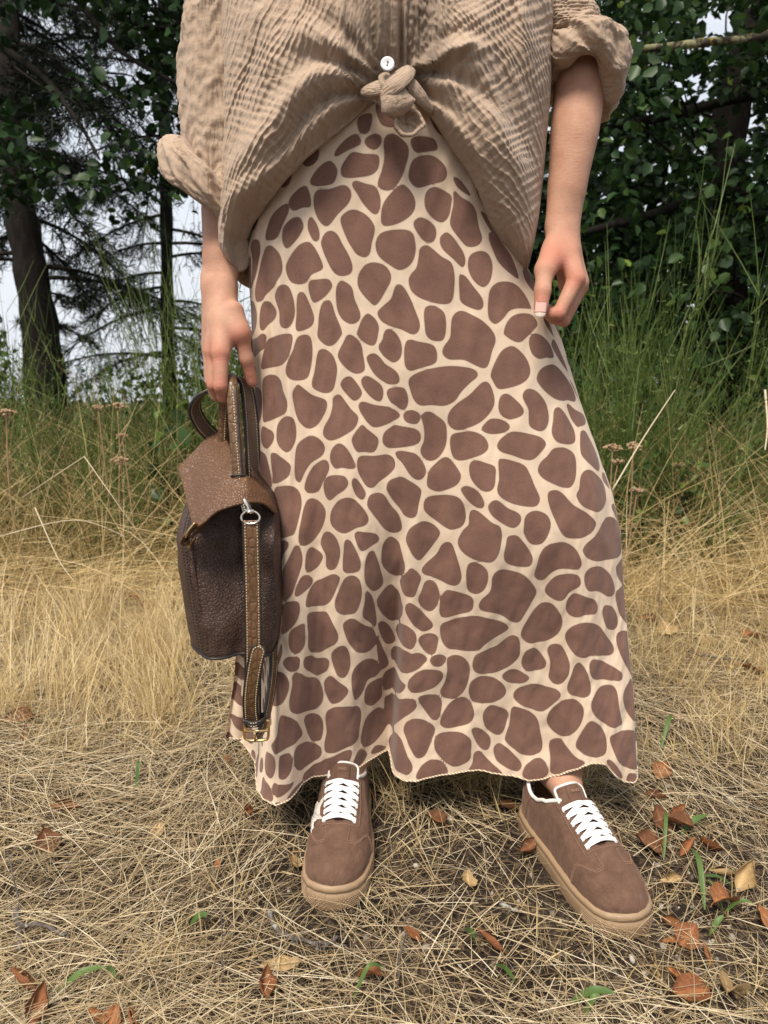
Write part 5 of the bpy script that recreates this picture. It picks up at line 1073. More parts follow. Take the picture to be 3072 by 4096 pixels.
    fold += .009 * np.exp(-((fx * .9 + fz * .35) / .022) ** 2 - ((fz - .3 * fx) / .006) ** 2)
    # crinkle relief in the cloth itself: wavering ridges along the grain, crossed by weaker ones
    side_ = np.tanh((dx - .01) / .03); al_ = np.where(side_ < 0, 1.05, .92); sl_ = np.sign(side_)
    p = x * np.sin(al_) + sl_ * z * np.cos(al_); q = z * np.sin(al_) - sl_ * x * np.cos(al_)
    mid_ = smooth01(1 - np.abs(dx) / .07) * smooth01((dz + .01) / .03); p = p * (1 - mid_) + x * mid_; q = q * (1 - mid_) + z * mid_
    ph = 9.0 * fbm(p * 17 + 3, q * 9 + 3, 27, 4); ph2 = 8.0 * fbm(p * 9 + 13, q * 17 + 3, 28, 4)
    ma = .35 + .65 * smooth01(fbm(p * 40, q * 14, 22, 2) + .5); mb = .2 + .8 * smooth01(fbm(p * 14, q * 34, 23, 2) + .35)
    wa = np.sin(p * 2 * np.pi / .0150 + ph); wb = np.sin(q * 2 * np.pi / .0100 + ph2)
    cr = .0027 * ma * (1 - np.abs(wa)) + np.where(side_ > 0, .00120, .00075) * mb * wb + .0016 * ridged(p * 60, q * 16, 29) + .0008 * ridged(p * 26, q * 60, 30)
    y = y - (fold + cr) * front
    # open slit of the placket above the knot, and button band edges
    sx = np.interp(z, [1.10, 1.16, 1.30, 1.5], [.024, .022, .020, .012])
    y = y + (.014 * np.exp(-((x - sx) / .0035) ** 2) * smooth01((z - kz - .012) / .02) - .003 * smooth01(((sx - .004) - x) / .003) * smooth01((x - sx + .036) / .003) * smooth01((z - kz - .01) / .03)) * front
    # back drape
    y = y + np.where(fr[None], 0, .012 * np.sin(9 * phi[None] + z * 8))
    # rolled-in hem return
    inx = -np.sign(S)[None] * np.abs(S[None]) ; ny = np.where(fr, 1.0, -1.0)[None] * np.abs(cp[None])
    y = y + ny * .020 * np.sin(ret * np.pi / 2); x = x + inx * .018 * np.sin(ret * np.pi / 2); z = z + .022 * ret ** 1.3 - .004 * np.sin(ret * np.pi)
    V = np.stack([x, y, z], -1)
    # round the left and right bottom corners inwards a little
    me = mesh('body_panel', V, grid_faces(V.shape[0], V.shape[1], wrap=True, flip=True))
    attr_vec(me, 'cloth', np.stack([p, q, 0 * p], -1))
    obj('body_panel', me, M, root)

    # ---- sleeves and rolled cuffs
    def sleeve(side, c_top, c_bot, r_top, r_bot, seed):
        n, m = 200, 150
        u = np.linspace(0, 1, m)[:, None]; al = np.linspace(0, 2 * np.pi, n)[None]
        P0 = np.array((side * .15, 1.17, 1.42)); c = crom([P0, c_top, c_bot], 75)[:150]
        rx = np.interp(u, [0, .25, 1], [.055, r_top[0], r_bot[0]]); ry = np.interp(u, [0, .25, 1], [.065, r_top[1], r_bot[1]])
        w = .006 * fbm(al * 2.2 + 7, u * 3, seed, 3) + .005 * ridged(al * 1.6, u * 9 + al, seed + 1) * u + .0019 * (1 - np.abs(np.sin(al * 20 + 7 * fbm(al * 3, u * 6, seed + 5, 2)))) + .0009 * np.sin(u * 170 + 9 * fbm(al * 3 + 9, u * 8, seed + 6, 2))
        # close wrapping in angle
        wt = np.clip((al - 5.6) / .68, 0, 1); w = w * (1 - wt) + wt * w[:, :1]
        X = c[:, None, 0] - (rx + w) * np.sin(al); Y = c[:, None, 1] + (ry + w) * np.cos(al); Zz = c[:, None, 2] + 0 * al
        Vv = np.stack([X, Y, Zz], -1); m_ = mesh('sleeve', Vv, grid_faces(m, n, flip=True))
        attr_vec(m_, 'cloth', np.stack([al * .055 + 0 * u, u * .36 + 0 * al, 0 * u * al], -1))
        return obj('sleeve', m_, M, root)
    def cuff(c, rx, ry, zc, hh, thk, seed, sl):
        n, m = 190, 60
        al = np.linspace(np.pi, 3 * np.pi, n)[:, None]; be = np.linspace(-np.pi, np.pi, m)[None]
        cyc = lambda s, f_: np.stack([fbm(np.cos(al) * f_ + 3 + s, np.sin(al) * f_ + 5 + s, s, 2)], 0)[0]
        h = hh(al); zz = zc(al) + .006 * cyc(seed, 1.5); tk = thk(al) * (1 + .45 * cyc(seed + 1, 2.6))
        wr = .0058 * ridged(np.cos(al) * 2.5 + be * .5 + 4, np.sin(al) * 2.5 + be * .9 + 9, seed + 2) + .0016 * ridged(be * 3.2 + np.cos(al) * 3, np.sin(al) * 2 + 3, seed + 3)
        wr = wr + .0022 * (1 - np.abs(np.sin(be * 8 + 9 * cyc(seed + 7, 3.0) + np.sin(al * 2)))) * (np.cos(be) > -.3)
        ex = np.abs(np.sin(be)) ** .8 * np.sign(np.sin(be))
        rad = tk * np.cos(be) + wr * (np.cos(be) > -.3)
        X = c[0] + (rx + rad) * np.sin(al); Y = c[1] - (ry + rad) * np.cos(al); Zz = c[2] + zz + h * ex + 0 * rad
        Vv = np.stack([X, Y, Zz], -1); Fc = grid_faces(n, m, flip=True)
        m_ = mesh('rolled_cuff', Vv, Fc)
        attr_vec(m_, 'cloth', np.stack([al * .05 + 0 * be, be * .03 + 0 * al, 0 * al * be], -1)); obj('rolled_cuff', m_, M, sl)
    c1 = spot(219, 193, 1.15)
    s1 = sleeve(-1, np.array((-.222, 1.16, 1.27)), c1 + (.012, .0, .0), (.052, .075), (.054, .060), 61)
    cuff(c1 + (-.010, 0, .006), .043, .062, lambda a: -.038 * np.sin(a) - .004 * np.cos(a), lambda a: .026 + .004 * np.cos(a) - .005 * np.sin(a), lambda a: .020 - .002 * np.sin(a), 71, s1)
    c2 = spot(583, 62, 1.135)
    s2 = sleeve(1, np.array((.236, 1.16, 1.27)), c2 + (-.012, .0, .02), (.052, .075), (.045, .060), 62)
    cuff(c2 + (-.002, 0, -.010), .040, .055, lambda a: .012 + .012 * np.cos(a) - .022 * np.clip(np.sin(a), 0, 1), lambda a: .030 - .008 * np.cos(a) + .016 * np.clip(np.sin(a), 0, 1) ** 2, lambda a: .017 + 0 * a, 72, s2)

    # ---- knot
    def piece(name, pts, rad, flat, up, seed, parent_, n=28):
        P = crom([spot(x_, y_, Y_) for x_, y_, Y_ in pts], 10); m = len(P)
        rr = np.interp(np.linspace(0, 1, m), np.linspace(0, 1, len(rad)), rad)
        Vt, Ft = tube(P, rr, n, True, flat, up); Vt = Vt.reshape(m, n, 3)
        T_, S_, N_ = frames(P, up); an = np.linspace(0, 2 * np.pi, n, endpoint=False)[None]
        w = .10 * ridged(an * 1.3 + 2, np.linspace(0, 1.2, m)[:, None] + an * .3, seed) + .05 * ridged(an * 4, np.linspace(0, 3, m)[:, None], seed + 1)
        Vt = P[:, None] + (Vt - P[:, None]) * (1 + w)[..., None]
        m_ = mesh(name, Vt, Ft)
        attr_vec(m_, 'cloth', np.stack([an * .02 + 0 * w, np.linspace(0, .08, m)[:, None] + 0 * w, 0 * w], -1)); return obj(name, m_, M, parent_)
    kn = piece('knot', [(380, 101, 1.012), (386, 93, 1.000), (395, 84, .994), (404, 76, 1.000), (409, 70, 1.012)], [.008, .0112, .0128, .0112, .008], .6, (0, -1, .3), 81, root)
    piece('knot_wrap', [(384, 76, 1.006), (386, 84, 1.0), (389, 92, 1.0), (393, 101, 1.003)], [.007, .0082, .0082, .006], .7, (0, -1, 0), 84, kn)
    piece('tail', [(395, 88, 1.002), (396, 97, .998), (398, 106, 1.0), (400, 113, 1.008)], [.011, .0180, .0200, .011], .5, (0, -1, 0), 86, kn)
    piece('gather', [(362, 92, 1.016), (372, 91, 1.006), (381, 89, 1.006), (388, 87, 1.012)], [.004, .010, .010, .007], .8, (0, -1, .4), 88, kn)
    piece('gather', [(403, 78, 1.012), (411, 87, 1.008), (421, 99, 1.014), (432, 112, 1.024)], [.007, .010, .009, .003], .7, (0, -1, .4), 90, kn)
    # looped end of the knot: an open band
    c = spot(407, 123, 1.010); n, m = 60, 9
    al = np.linspace(0, 2 * np.pi, n, endpoint=False); bw = np.linspace(-1, 1, m)
    ex, ey, ez = np.array((.92, .1, -.36)), np.array((.36, .15, .92)), np.array((.25, -.95, .1))
    ring = c + np.outer(np.cos(al) * .0170 * (1 + .15 * np.sin(3 * al)), ex) + np.outer(np.sin(al) * .0145, ey)
    Vv = ring[:, None] + ez * (bw[None, :, None] * .006) + (ring - c)[:, None] * (.10 * bw[None, :, None] + .10 * np.sin(7 * al)[:, None, None] * bw[None, :, None] ** 2)
    Fc = np.array([(i * m + j, ((i + 1) % n) * m + j, ((i + 1) % n) * m + j + 1, i * m + j + 1) for i in range(n) for j in range(m - 1)])
    m_ = mesh('looped_end', Vv, Fc); attr_vec(m_, 'cloth', np.stack([np.repeat(al[:, None] * .012, m, 1), np.repeat(bw[None] * .008, n, 0), np.zeros((n, m))], -1))
    lo = obj('looped_end', m_, M, kn); so = lo.modifiers.new('thick', 'SOLIDIFY'); so.thickness = .0042; so.offset = 0
    ss = lo.modifiers.new('soft', 'SUBSURF'); ss.levels = ss.render_levels = 1
    rr_ = np.linspace(0, 1, 8)[:, None, None]; Vd = c + (ring - c)[None] * rr_ * 1.0 + np.array((.10, 1.0, .1)) * (.006 * (1 - rr_ ** 2) + .0012 * np.sin(5 * al + rr_[..., 0] * 6)[..., None])
    md = mesh('loop_fold', Vd, grid_faces(8, n, wrap=True, flip=True)); attr_vec(md, 'cloth', np.stack([np.repeat(al[None] * .01, 8, 0), np.repeat(rr_[:, :, 0] * .01, n, 1), np.zeros((8, n))], -1)); obj('loop_fold', md, M, kn)
    # button
    kb = NT('shell_button'); kb.base((.78, .76, .76)); kb.set(rough=.22, coat=.4)
    kd = NT('button_hole'); kd.base((.05, .03, .025)); kd.set(rough=.9)
    bc = spot(387.5, 64, .990)
    prof = [(0, -.0012), (.0045, -.0012), (.0062, -.0020), (.0080, -.0016), (.0086, 0), (.0078, .0012), (0, .0012)]
    n = 40; aa = np.linspace(0, 2 * np.pi, n, endpoint=False)
    Vb = np.array([[bc[0] + rr * math.cos(q_), bc[1] + dd + .25 * rr * math.sin(q_) * .3, bc[2] + rr * math.sin(q_)] for rr, dd in prof for q_ in aa])
    bo = obj('button', mesh('button', Vb, grid_faces(len(prof), n, wrap=True)), kb.m, root)
    for s_ in (-1, 1):
        Vh, Fh = tube([bc + (.0004 * s_, -.0018, s_ * .0017 + .0001), bc + (.0004 * s_, -.0005, s_ * .0017)], .0010, 10)
        obj('button_hole', mesh('button_hole', Vh, Fh), kd.m, bo)
make_shirt(person)
# ------------------------------------------------------------------ the person: sneakers
def suede():
    k = NT('brown_suede'); v = k.coord('Object')
    c = k.ramp(k.noise(55, 5, .65, v), [(.3, (.088, .048, .032)), (.7, (.142, .081, .056))])
    c = k.mix(k.rmp(k.noise(900, 2, .6, v), .5, .8, 0, .4), c, (.21, .135, .098))
    k.base(c); k.set(rough=.92, spec=.12, sheen=.35); k.b.inputs['Sheen Roughness'].default_value = .45; k.b.inputs['Sheen Tint'].default_value = (.6, .4, .3, 1)
    k.bump(k.noise(700, 3, .6, v), .35, .0008); return k.m
M_SUEDE = suede()
def plain(name, c, rough=.7, bumpscale=None, dist=.0006, st=.3, **kw):
    k = NT(name); v = k.coord('Object')
    k.base(k.mix(k.rmp(k.noise(80, 3, .6, v), .3, .7), tuple(x * .86 for x in c), c)); k.set(rough=rough, **kw)
    if bumpscale: k.bump(k.noise(bumpscale, 3, .6, v), st, dist)
    return k.m
M_GUM = plain('gum_rubber', (.31, .205, .118), .55, 300)
M_LACE = plain('white_lace', (.80, .78, .76), .85, 900, .0008, .5)
M_LINING = plain('white_lining', (.74, .70, .65), .8, 400)
M_THREAD = plain('tan_thread', (.34, .20, .13), .8)
M_FLEECE = plain('cream_fleece', (.70, .64, .56), .95, 500, .003, 1.0)

SU = [0, .02, .06, .12, .2, .3, .42, .55, .68, .8, .9, .96, 1.0]
SW = [.004, .022, .036, .0455, .0505, .0530, .0515, .0465, .0435, .0420, .0375, .028, .006]
SO = [.000, .000, .000, .000, .001, .002, .002, .000, -.002, -.002, -.001, 0, 0]
UH = [.040, .052, .062, .070, .076, .086, .100, .116, .118, .104, .106, .108, .090]     # crest height of the upper
LEN = .302
SOLE_H = .030
def shoe_half(u): return np.interp(u, SU, SW)
def sole_z(u): return np.interp(u, [0, .08, .25, 1], [.040, .034, .030, .032])
def upper_pt(u, b):
    """point on the upper in shoe space (toe at y=0, heel at y=LEN); b -1..1 across"""
    u = np.asarray(u, float); b = np.asarray(b, float)
    w = shoe_half(u) - .003; h = np.interp(u, SU, UH); zs = sole_z(u) - .004
    an = b * np.pi / 2
    px_ = np.interp(u, [0, .2, .5, 1], [.95, .85, .72, .6])
    x = np.sign(an) * w * np.abs(np.sin(an)) ** px_ + np.interp(u, SU, SO)
    q = np.interp(u, [0, .15, .4, .6, 1], [.75, .62, .70, .62, .5])
    z = zs + (h - zs) * np.abs(np.cos(an)) ** q
    # toe box rounding along the length
    y = LEN * (.012 + .976 * u)
    x = x * np.interp(u, [0, .03, .08], [.7, .93, 1.0])
    return np.stack([x, y + 0 * x, z], -1)
def upper_n(u, b):
    e = 1e-3; du = upper_pt(u + e, b) - upper_pt(u - e, b); db = upper_pt(u, b + e) - upper_pt(u, b - e)
    n = np.cross(db, du); n /= np.linalg.norm(n, axis=-1, keepdims=True) + 1e-12
    return n * np.sign(n[..., 2:3] + 1e-9)

def sneaker(parent, toe, heel, star_side, words):
    toe = np.array((*toe, 0.)); heel = np.array((*heel, 0.)); d = heel - toe; ang = math.atan2(d[1], d[0]) - math.pi / 2
    t = empty('sneaker', toe); t.rotation_euler = (0, 0, ang); t.parent = parent
    # sole: stacked outlines
    ua = np.concatenate([np.linspace(0, .1, 14), np.linspace(.12, .88, 26), np.linspace(.9, 1, 12)])
    w = shoe_half(ua) + .0025; ox = np.interp(ua, SU, SO); yy = LEN * ua
    out = np.concatenate([np.stack([ox - w, yy], -1), np.stack([ox + w, yy], -1)[::-1]])
    c = np.array([0, LEN / 2]); uu = np.concatenate([ua, ua[::-1]])
    layers = [(0, .965), (.0015, .992), (.006, 1.0), (.016, 1.004), (.0225, 1.006), (.0235, .990), (.0250, .990), (.026, 1.004), (.0300, .998), (.0325, .975)]
    Vs = []
    for z, s in layers:
        zz = z * (sole_z(uu) / .030) * 1.02; Vs.append(np.concatenate([c + (out - c) * s, zz[:, None]], 1))
    n = len(out); V = np.concatenate(Vs); Fc = [tuple(x) for x in grid_faces(len(layers), n, wrap=True)] + [tuple(range(n))[::-1], tuple((len(layers) - 1) * n + i for i in range(n))]
    so = obj('sole', mesh('sole', V, Fc), M_GUM, t)
    # knurled toe bumper: rows of small diamonds
    parts = []
    for r, z in enumerate(np.linspace(.005, .020, 6)):
        for i in range(62):
            s = (i + .5 * (r % 2)) / 62; uq = abs(s - .5) * 2 * .20; sgn = 1 if s > .5 else -1
            wq = shoe_half(uq) + .0032; p = np.array([np.interp(uq, SU, SO) + sgn * wq, LEN * uq - .0006, z * 1.15])
            tn = np.array([1.0, 0, 0]) if uq < .01 else np.array([sgn * (shoe_half(uq + .01) - shoe_half(uq - .01 if uq > .01 else 0)), LEN * .02, 0]); tn = tn / np.linalg.norm(tn)
            nn = np.array([sgn * tn[1], -abs(tn[0]) , 0]) if uq > .005 else np.array([0, -1, 0]); k = .0019
            parts.append(([p - tn * k, p + (0, 0, k * .8), p + tn * k, p - (0, 0, k * .8), p + nn * .0011], [(0, 1, 4), (1, 2, 4), (2, 3, 4), (3, 0, 4)]))
    V, Fc = join(parts); tag(obj('toe_knurling', mesh('toe_knurling', V, Fc, False), M_GUM, so), kind='stuff')
    # upper, with the foot opening left open and raised overlays
    NU, NBm = 170, 121
    U, B = np.meshgrid(np.linspace(0, 1, NU), np.linspace(-1, 1, NBm), indexing='ij')
    P = upper_pt(U, B); N = upper_n(U, B)
    ab = np.abs(B)
    eye = smooth01((.40 - ab) / .012) * smooth01((U - (.285 + .02 * (ab / .4) ** 2)) / .006)          # eyestay facing
    cap = smooth01(((.215 + .10 * smooth01((ab - .34) / .35)) - U) / .006)                             # toe wrap
    cap = np.maximum(cap, smooth01((.20 - ab) / .015) * smooth01((.285 - U) / .006))                   # T piece
    heelp = smooth01((U - (.74 + .10 * ab)) / .006)
    P = P + N * (.0016 * np.maximum(np.maximum(eye, cap), heelp))[..., None]
    P = P + N * (.0009 * fbm(U * 22, B * 12, 91, 3))[..., None]
    throat = (ab < np.interp(U, [.30, .34, .50, .60], [.0, .135, .15, .20])) & (U > .31) & (U < .60)      # under the laces
    rim = np.interp(U, [.56, .60, .66, .74, .85, .93, .96], [.0, .28, .50, .60, .58, .40, .0])
    hole = (ab < rim) & (U > .58) & (U < .955)
    P = P - N * (.005 * throat)[..., None]
    Fg = grid_faces(NU, NBm); cut = (hole).ravel()
    Fg = Fg[~(cut[Fg].all(1))]
    up = obj('upper', mesh('upper', P, Fg), M_SUEDE, t)
    sl = up.modifiers.new('thick', 'SOLIDIFY'); sl.thickness = .0022; sl.offset = -1
    # padded collar piping
    ur = np.concatenate([np.linspace(.585, .955, 30)]); rb = np.interp(ur, [.56, .60, .66, .74, .85, .93, .96], [.0, .28, .50, .60, .58, .40, .0])
    ring = np.concatenate([upper_pt(ur, -rb), upper_pt(ur, rb)[::-1]]) + (0, 0, .0012)
    ring = crom(ring[::2], 4, True); V, Fc = tube(ring, .0032, 8, closed=True)
    obj('collar_piping', mesh('collar_piping', V, Fc), M_LINING, t)
    low = ring + (0, 0, -.012); cen = ring.mean(0); low = cen + (low - cen) * (.90, .93, 1)
    low[:, 2] = ring[:, 2] - .016
    Vl = np.concatenate([ring, low]); n = len(ring); obj('lining', mesh('lining', Vl, [(i, (i + 1) % n, n + (i + 1) % n, n + i) for i in range(n)]), M_LINING, t)
    # tongue
    tu = np.linspace(0, 1, 30)[:, None]; tb = np.linspace(-1, 1, 17)[None]
    ty = LEN * (.34 + .27 * tu); tz = np.interp(.34 + .27 * tu, SU, UH) + .0005 + .020 * smooth01((tu - .55) / .45) ** 1.2 - .0010
    tw = np.interp(tu, [0, .6, .93, 1], [.014, .0235, .0245, .021])
    Pt = np.stack([tw * tb, ty + .010 * tb ** 2 * tu, tz - .012 * tb ** 2 - .002 * (tu < .2)], -1)
    tg = obj('tongue', mesh('tongue', Pt, grid_faces(30, 17)), M_SUEDE, t); m_ = tg.modifiers.new('thick', 'SOLIDIFY'); m_.thickness = .006; m_.offset = -1
    bv = tg.modifiers.new('soft', 'SUBSURF'); bv.levels = bv.render_levels = 1
    edge = np.concatenate([Pt[12:, 0], Pt[-1, 1:-1], Pt[12:, -1][::-1]]); V, Fc = tube(crom(edge[::2], 3) + (0, .002, -.001), .0023, 7); obj('tongue_piping', mesh('tongue_piping', V, Fc), M_LINING, tg)
    # label patch with lettering
    pu = np.linspace(.60, .955, 10)[:, None]; pb = np.linspace(-.52, .52, 9)[None]
    def tong(u_, b_):
        y_ = LEN * (.34 + .27 * u_) + .010 * b_ ** 2 * u_; z_ = np.interp(.34 + .27 * u_, SU, UH) + .0005 + .020 * smooth01((u_ - .55) / .45) ** 1.2 - .001 - .012 * b_ ** 2
        return np.stack([np.interp(u_, [0, .6, .93, 1], [.014, .0235, .0245, .021]) * b_, y_ + 0 * z_, z_], -1)
    PP = tong(pu, pb) + (0, -.0009, .0010)
    pt = obj('tongue_label', mesh('tongue_label', PP, grid_faces(10, 9)), M_SUEDE, tg); m_ = pt.modifiers.new('thick', 'SOLIDIFY'); m_.thickness = .0012
    if words:
        cu = bpy.data.curves.new('lettering', 'FONT'); cu.body = words; cu.size = .0062; cu.align_x = 'CENTER'; cu.extrude = .0003
        tmp = bpy.data.objects.new('lettering', cu); COL.objects.link(tmp)
        me = bpy.data.meshes.new_from_object(tmp); bpy.data.objects.remove(tmp)
        ltt = obj('lettering', me, M_THREAD, pt); a = tong(np.array(.84), np.array(0.)); b_ = tong(np.array(.94), np.array(0.)); d_ = b_ - a
        ltt.location = a + np.array((0, -.0022, .0024)); ltt.rotation_euler = (math.atan2(d_[2], d_[1]), 0, 0)
    # laces
    rows = np.linspace(.325, .535, 6)
    def eyelet(i, s):
        u_ = rows[i]; b_ = s * (.225 + .05 * i / 5); return upper_pt(u_, b_) + upper_n(u_, b_) * .0035
    def lace(a, b, lift):
        mid = (a + b) / 2; mid[2] = max(a[2], b[2]) + lift
        P_ = crom([a + (0, 0, -.004), a, mid, b, b + (0, 0, -.004)], 6); dr = b - a; sd = np.cross(dr / np.linalg.norm(dr), (0, -.35, .93))
        return strap(P_, .0072, .0018, sd)
    q0 = [upper_pt(rows[0], s * .25) + upper_n(rows[0], s * .25) * .004 for s in (-1, 1)]
    obj('lace', mesh('lace', *lace(q0[0], q0[1], .007)), M_LACE, t)
    for i in range(5):
        obj('lace', mesh('lace', *lace(eyelet(i, -1), eyelet(i + 1, 1), .0075)), M_LACE, t)
        obj('lace', mesh('lace', *lace(eyelet(i, 1), eyelet(i + 1, -1), .0100)), M_LACE, t)
    # stitching: dashes along seam lines
    def dashes(us, bs, step=.0028):
        P_ = upper_pt(us, bs) + upper_n(us, bs) * .0021; seg = np.linalg.norm(np.diff(P_, axis=0), axis=1); L_ = np.concatenate([[0], np.cumsum(seg)]); o_ = []
        for s_ in np.arange(0, L_[-1] - step, step):
            a = np.array([np.interp(s_, L_, P_[:, j]) for j in range(3)]); b = np.array([np.interp(s_ + step * .62, L_, P_[:, j]) for j in range(3)]); o_.append(tube([a, b], .00055, 4))
        return o_
    st = []
    uu_ = np.linspace(.30, .58, 30)
    for s_ in (-1, 1):
        st += dashes(uu_, s_ * (.375 + 0 * uu_)); st += dashes(np.full(20, .295), s_ * np.linspace(0, .375, 20))
        bb_ = np.linspace(.20, .95, 40); st += dashes(.208 + .10 * smooth01((bb_ - .34) / .35), s_ * bb_); st += dashes(.198 + .10 * smooth01((bb_ - .34) / .35), s_ * bb_)
        st += dashes(np.linspace(.21, .285, 10), np.full(10, s_ * .19))
        bb_ = np.linspace(.55, .97, 20); st += dashes(.75 + .10 * bb_, s_ * bb_)
    V, Fc = join(st); tag(obj('stitching', mesh('stitching', V, Fc), M_THREAD, t), kind='stuff')
    # fluffy star on the outer side
    if star_side:
        g = np.random.default_rng(8); cu_, cb_ = .40, .54; pts = []
        for k in range(10):
            a = k * math.pi / 5 + .3; r = 1 if k % 2 == 0 else .45; pts.append((a, r))
        rings = []
        for rr in (0.02, .35, .7, 1.0):
            row = []
            for k in range(60):
                a = k / 60 * 2 * math.pi; i = k / 6; i0 = int(i) % 10; i1 = (i0 + 1) % 10; f_ = i - int(i)
                A = np.array([math.cos(pts[i0][0]), math.sin(pts[i0][0])]) * pts[i0][1]; Bq = np.array([math.cos(pts[i1][0]), math.sin(pts[i1][0])]) * pts[i1][1]
                row.append((A * (1 - f_) + Bq * f_) * rr)
            rings.append(row)
        G = np.array(rings); uu_ = cu_ + G[..., 0] * .115; bb_ = star_side * (cb_ + G[..., 1] * .30)
        Pz = upper_pt(uu_, np.clip(bb_, -.99, .99)) + upper_n(uu_, np.clip(bb_, -.99, .99)) * (.0035 * np.array([1, 1, .9, .5])[:, None, None] + .0008 * g.normal(size=(4, 60, 1)))
        obj('star_patch', mesh('star_patch', Pz, grid_faces(4, 60, wrap=True)), M_FLEECE, t)
    return t
tag(sneaker(person, (-.0785, .934), (-.062, 1.236), -1, 'FIND'), 'brown suede sneaker with white laces and cream star')
tag(sneaker(person, (.357, .882), (.262, 1.170), 0, 'FIND'), 'brown suede sneaker turned outward')
# ------------------------------------------------------------------ handbag (held, so a thing of its own)
def leather(name, c0, c1, scale, rough=.42, dist=.0016, snake=False):
    k = NT(name); v = k.coord('Object', (1, 1, .8) if not snake else (1, 1, .62))
    vo = k.t.nodes.new('ShaderNodeTexVoronoi'); vo.feature = 'DISTANCE_TO_EDGE'; vo.inputs['Scale'].default_value = scale; vo.inputs['Randomness'].default_value = .55 if snake else 1.0
    wv = k.t.nodes.new('ShaderNodeVectorMath'); wv.operation = 'MULTIPLY_ADD'; nz = k.t.nodes.new('ShaderNodeTexNoise'); nz.inputs['Scale'].default_value = 40; k.l(v, nz.inputs['Vector'])
    k.l(nz.outputs['Color'], wv.inputs[0]); wv.inputs[1].default_value = (.006,) * 3; k.l(v, wv.inputs[2]); k.l(wv.outputs[0], vo.inputs['Vector'])
    e = k.rmp(vo.outputs['Distance'], 0, .22)
    c = k.mix(k.rmp(k.noise(14, 4, .6, v), .3, .7), c0, c1); c = k.mix(k.rmp(e, 0, .6, .55, 0), c, tuple(x * .35 for x in c0))
    k.base(c); k.set(rough=k.rmp(k.noise(120, 2, .5, v), .3, .7, rough - .06, rough + .1), spec=.5)
    k.bump(k.math('ADD', k.math('MULTIPLY', e, .8), k.math('MULTIPLY', k.noise(700, 2, .6, v), .2)), .75, dist); return k.m
M_BODY = leather('dark_pebbled_leather', (.050, .025, .016), (.082, .044, .030), 230, .50, .0012)
M_FLAP = leather('tan_pebbled_leather', (.105, .046, .019), (.150, .070, .030), 230, .42, .0010)
M_SNAKE = leather('embossed_snake_leather', (.115, .058, .026), (.175, .095, .048), 120, .33, .0012, True)
M_EDGE = plain('black_edge_paint', (.018, .016, .016), .5)
M_SUEDE_IN = plain('strap_lining', (.135, .085, .055), .75, 600)
M_GOLD = plain('gold_metal', (.80, .58, .27), .28, metal=1.0)
M_STEEL = plain('pale_metal', (.70, .66, .58), .22, metal=1.0)
M_STITCH = plain('cream_stitch', (.66, .54, .36), .8)
M_STITCH_D = plain('dark_stitch', (.03, .016, .012), .8)

def s16(x, y, Y): return spot(x * 768 / 1659, y * 768 / 1659, Y)
def stitch_run(P, step=.0042, r=.00055, frac=.6):
    P = np.asarray(P); L_ = np.concatenate([[0], np.cumsum(np.linalg.norm(np.diff(P, axis=0), axis=1))]); out = []
    for s in np.arange(0, L_[-1] - step, step):
        a = np.array([np.interp(s, L_, P[:, j]) for j in range(3)]); b = np.array([np.interp(s + step * frac, L_, P[:, j]) for j in range(3)]); out.append(tube([a, b], r, 4))
    return out

def leather_strap(name, pts, w, side, parent, both=True, th=.0036, tip=False, mat=None):
    """strap > black edges, stitching"""
    P = crom(pts, 10); m = len(P); S = np.broadcast_to(np.asarray(side, float), (len(pts), 3)) if np.ndim(side) == 1 else np.asarray(side, float)
    S = np.stack([np.interp(np.linspace(0, len(pts) - 1, m), np.arange(len(pts)), S[:, j]) for j in range(3)], -1)
    ww = np.full(m, w)
    if tip: s_ = np.linspace(0, 1, m); ww = w * np.sqrt(np.clip(1 - (np.clip(.10 - s_, 0, 1) / .105) ** 2, .05, 1))
    V, Fc = strap(P, ww, th, S); o = obj(name, mesh(name, V, Fc), mat or M_SNAKE, parent)
    T = np.gradient(P, axis=0); T /= np.linalg.norm(T, axis=1, keepdims=True); S2 = S - T * (S * T).sum(1, keepdims=True); S2 /= np.linalg.norm(S2, axis=1, keepdims=True); N = np.cross(T, S2)
    for sg in (-1, 1):
        V, Fc = strap(P + S2 * (sg * (ww[:, None] / 2 + .0003)), .0020, th * 1.12, S2); obj('edge', mesh('edge', V, Fc), M_EDGE, o)
    st = []
    for sg in (-1, 1):
        for f_ in ((-1, 1) if both else (1,)): st += stitch_run(P + S2 * (sg * (ww[:, None] / 2 - .0026)) + N * (f_ * (th / 2 + .0002)))
    V, Fc = join(st); tag(obj('stitching', mesh('stitching', V, Fc), M_STITCH, o), kind='stuff')
    return o

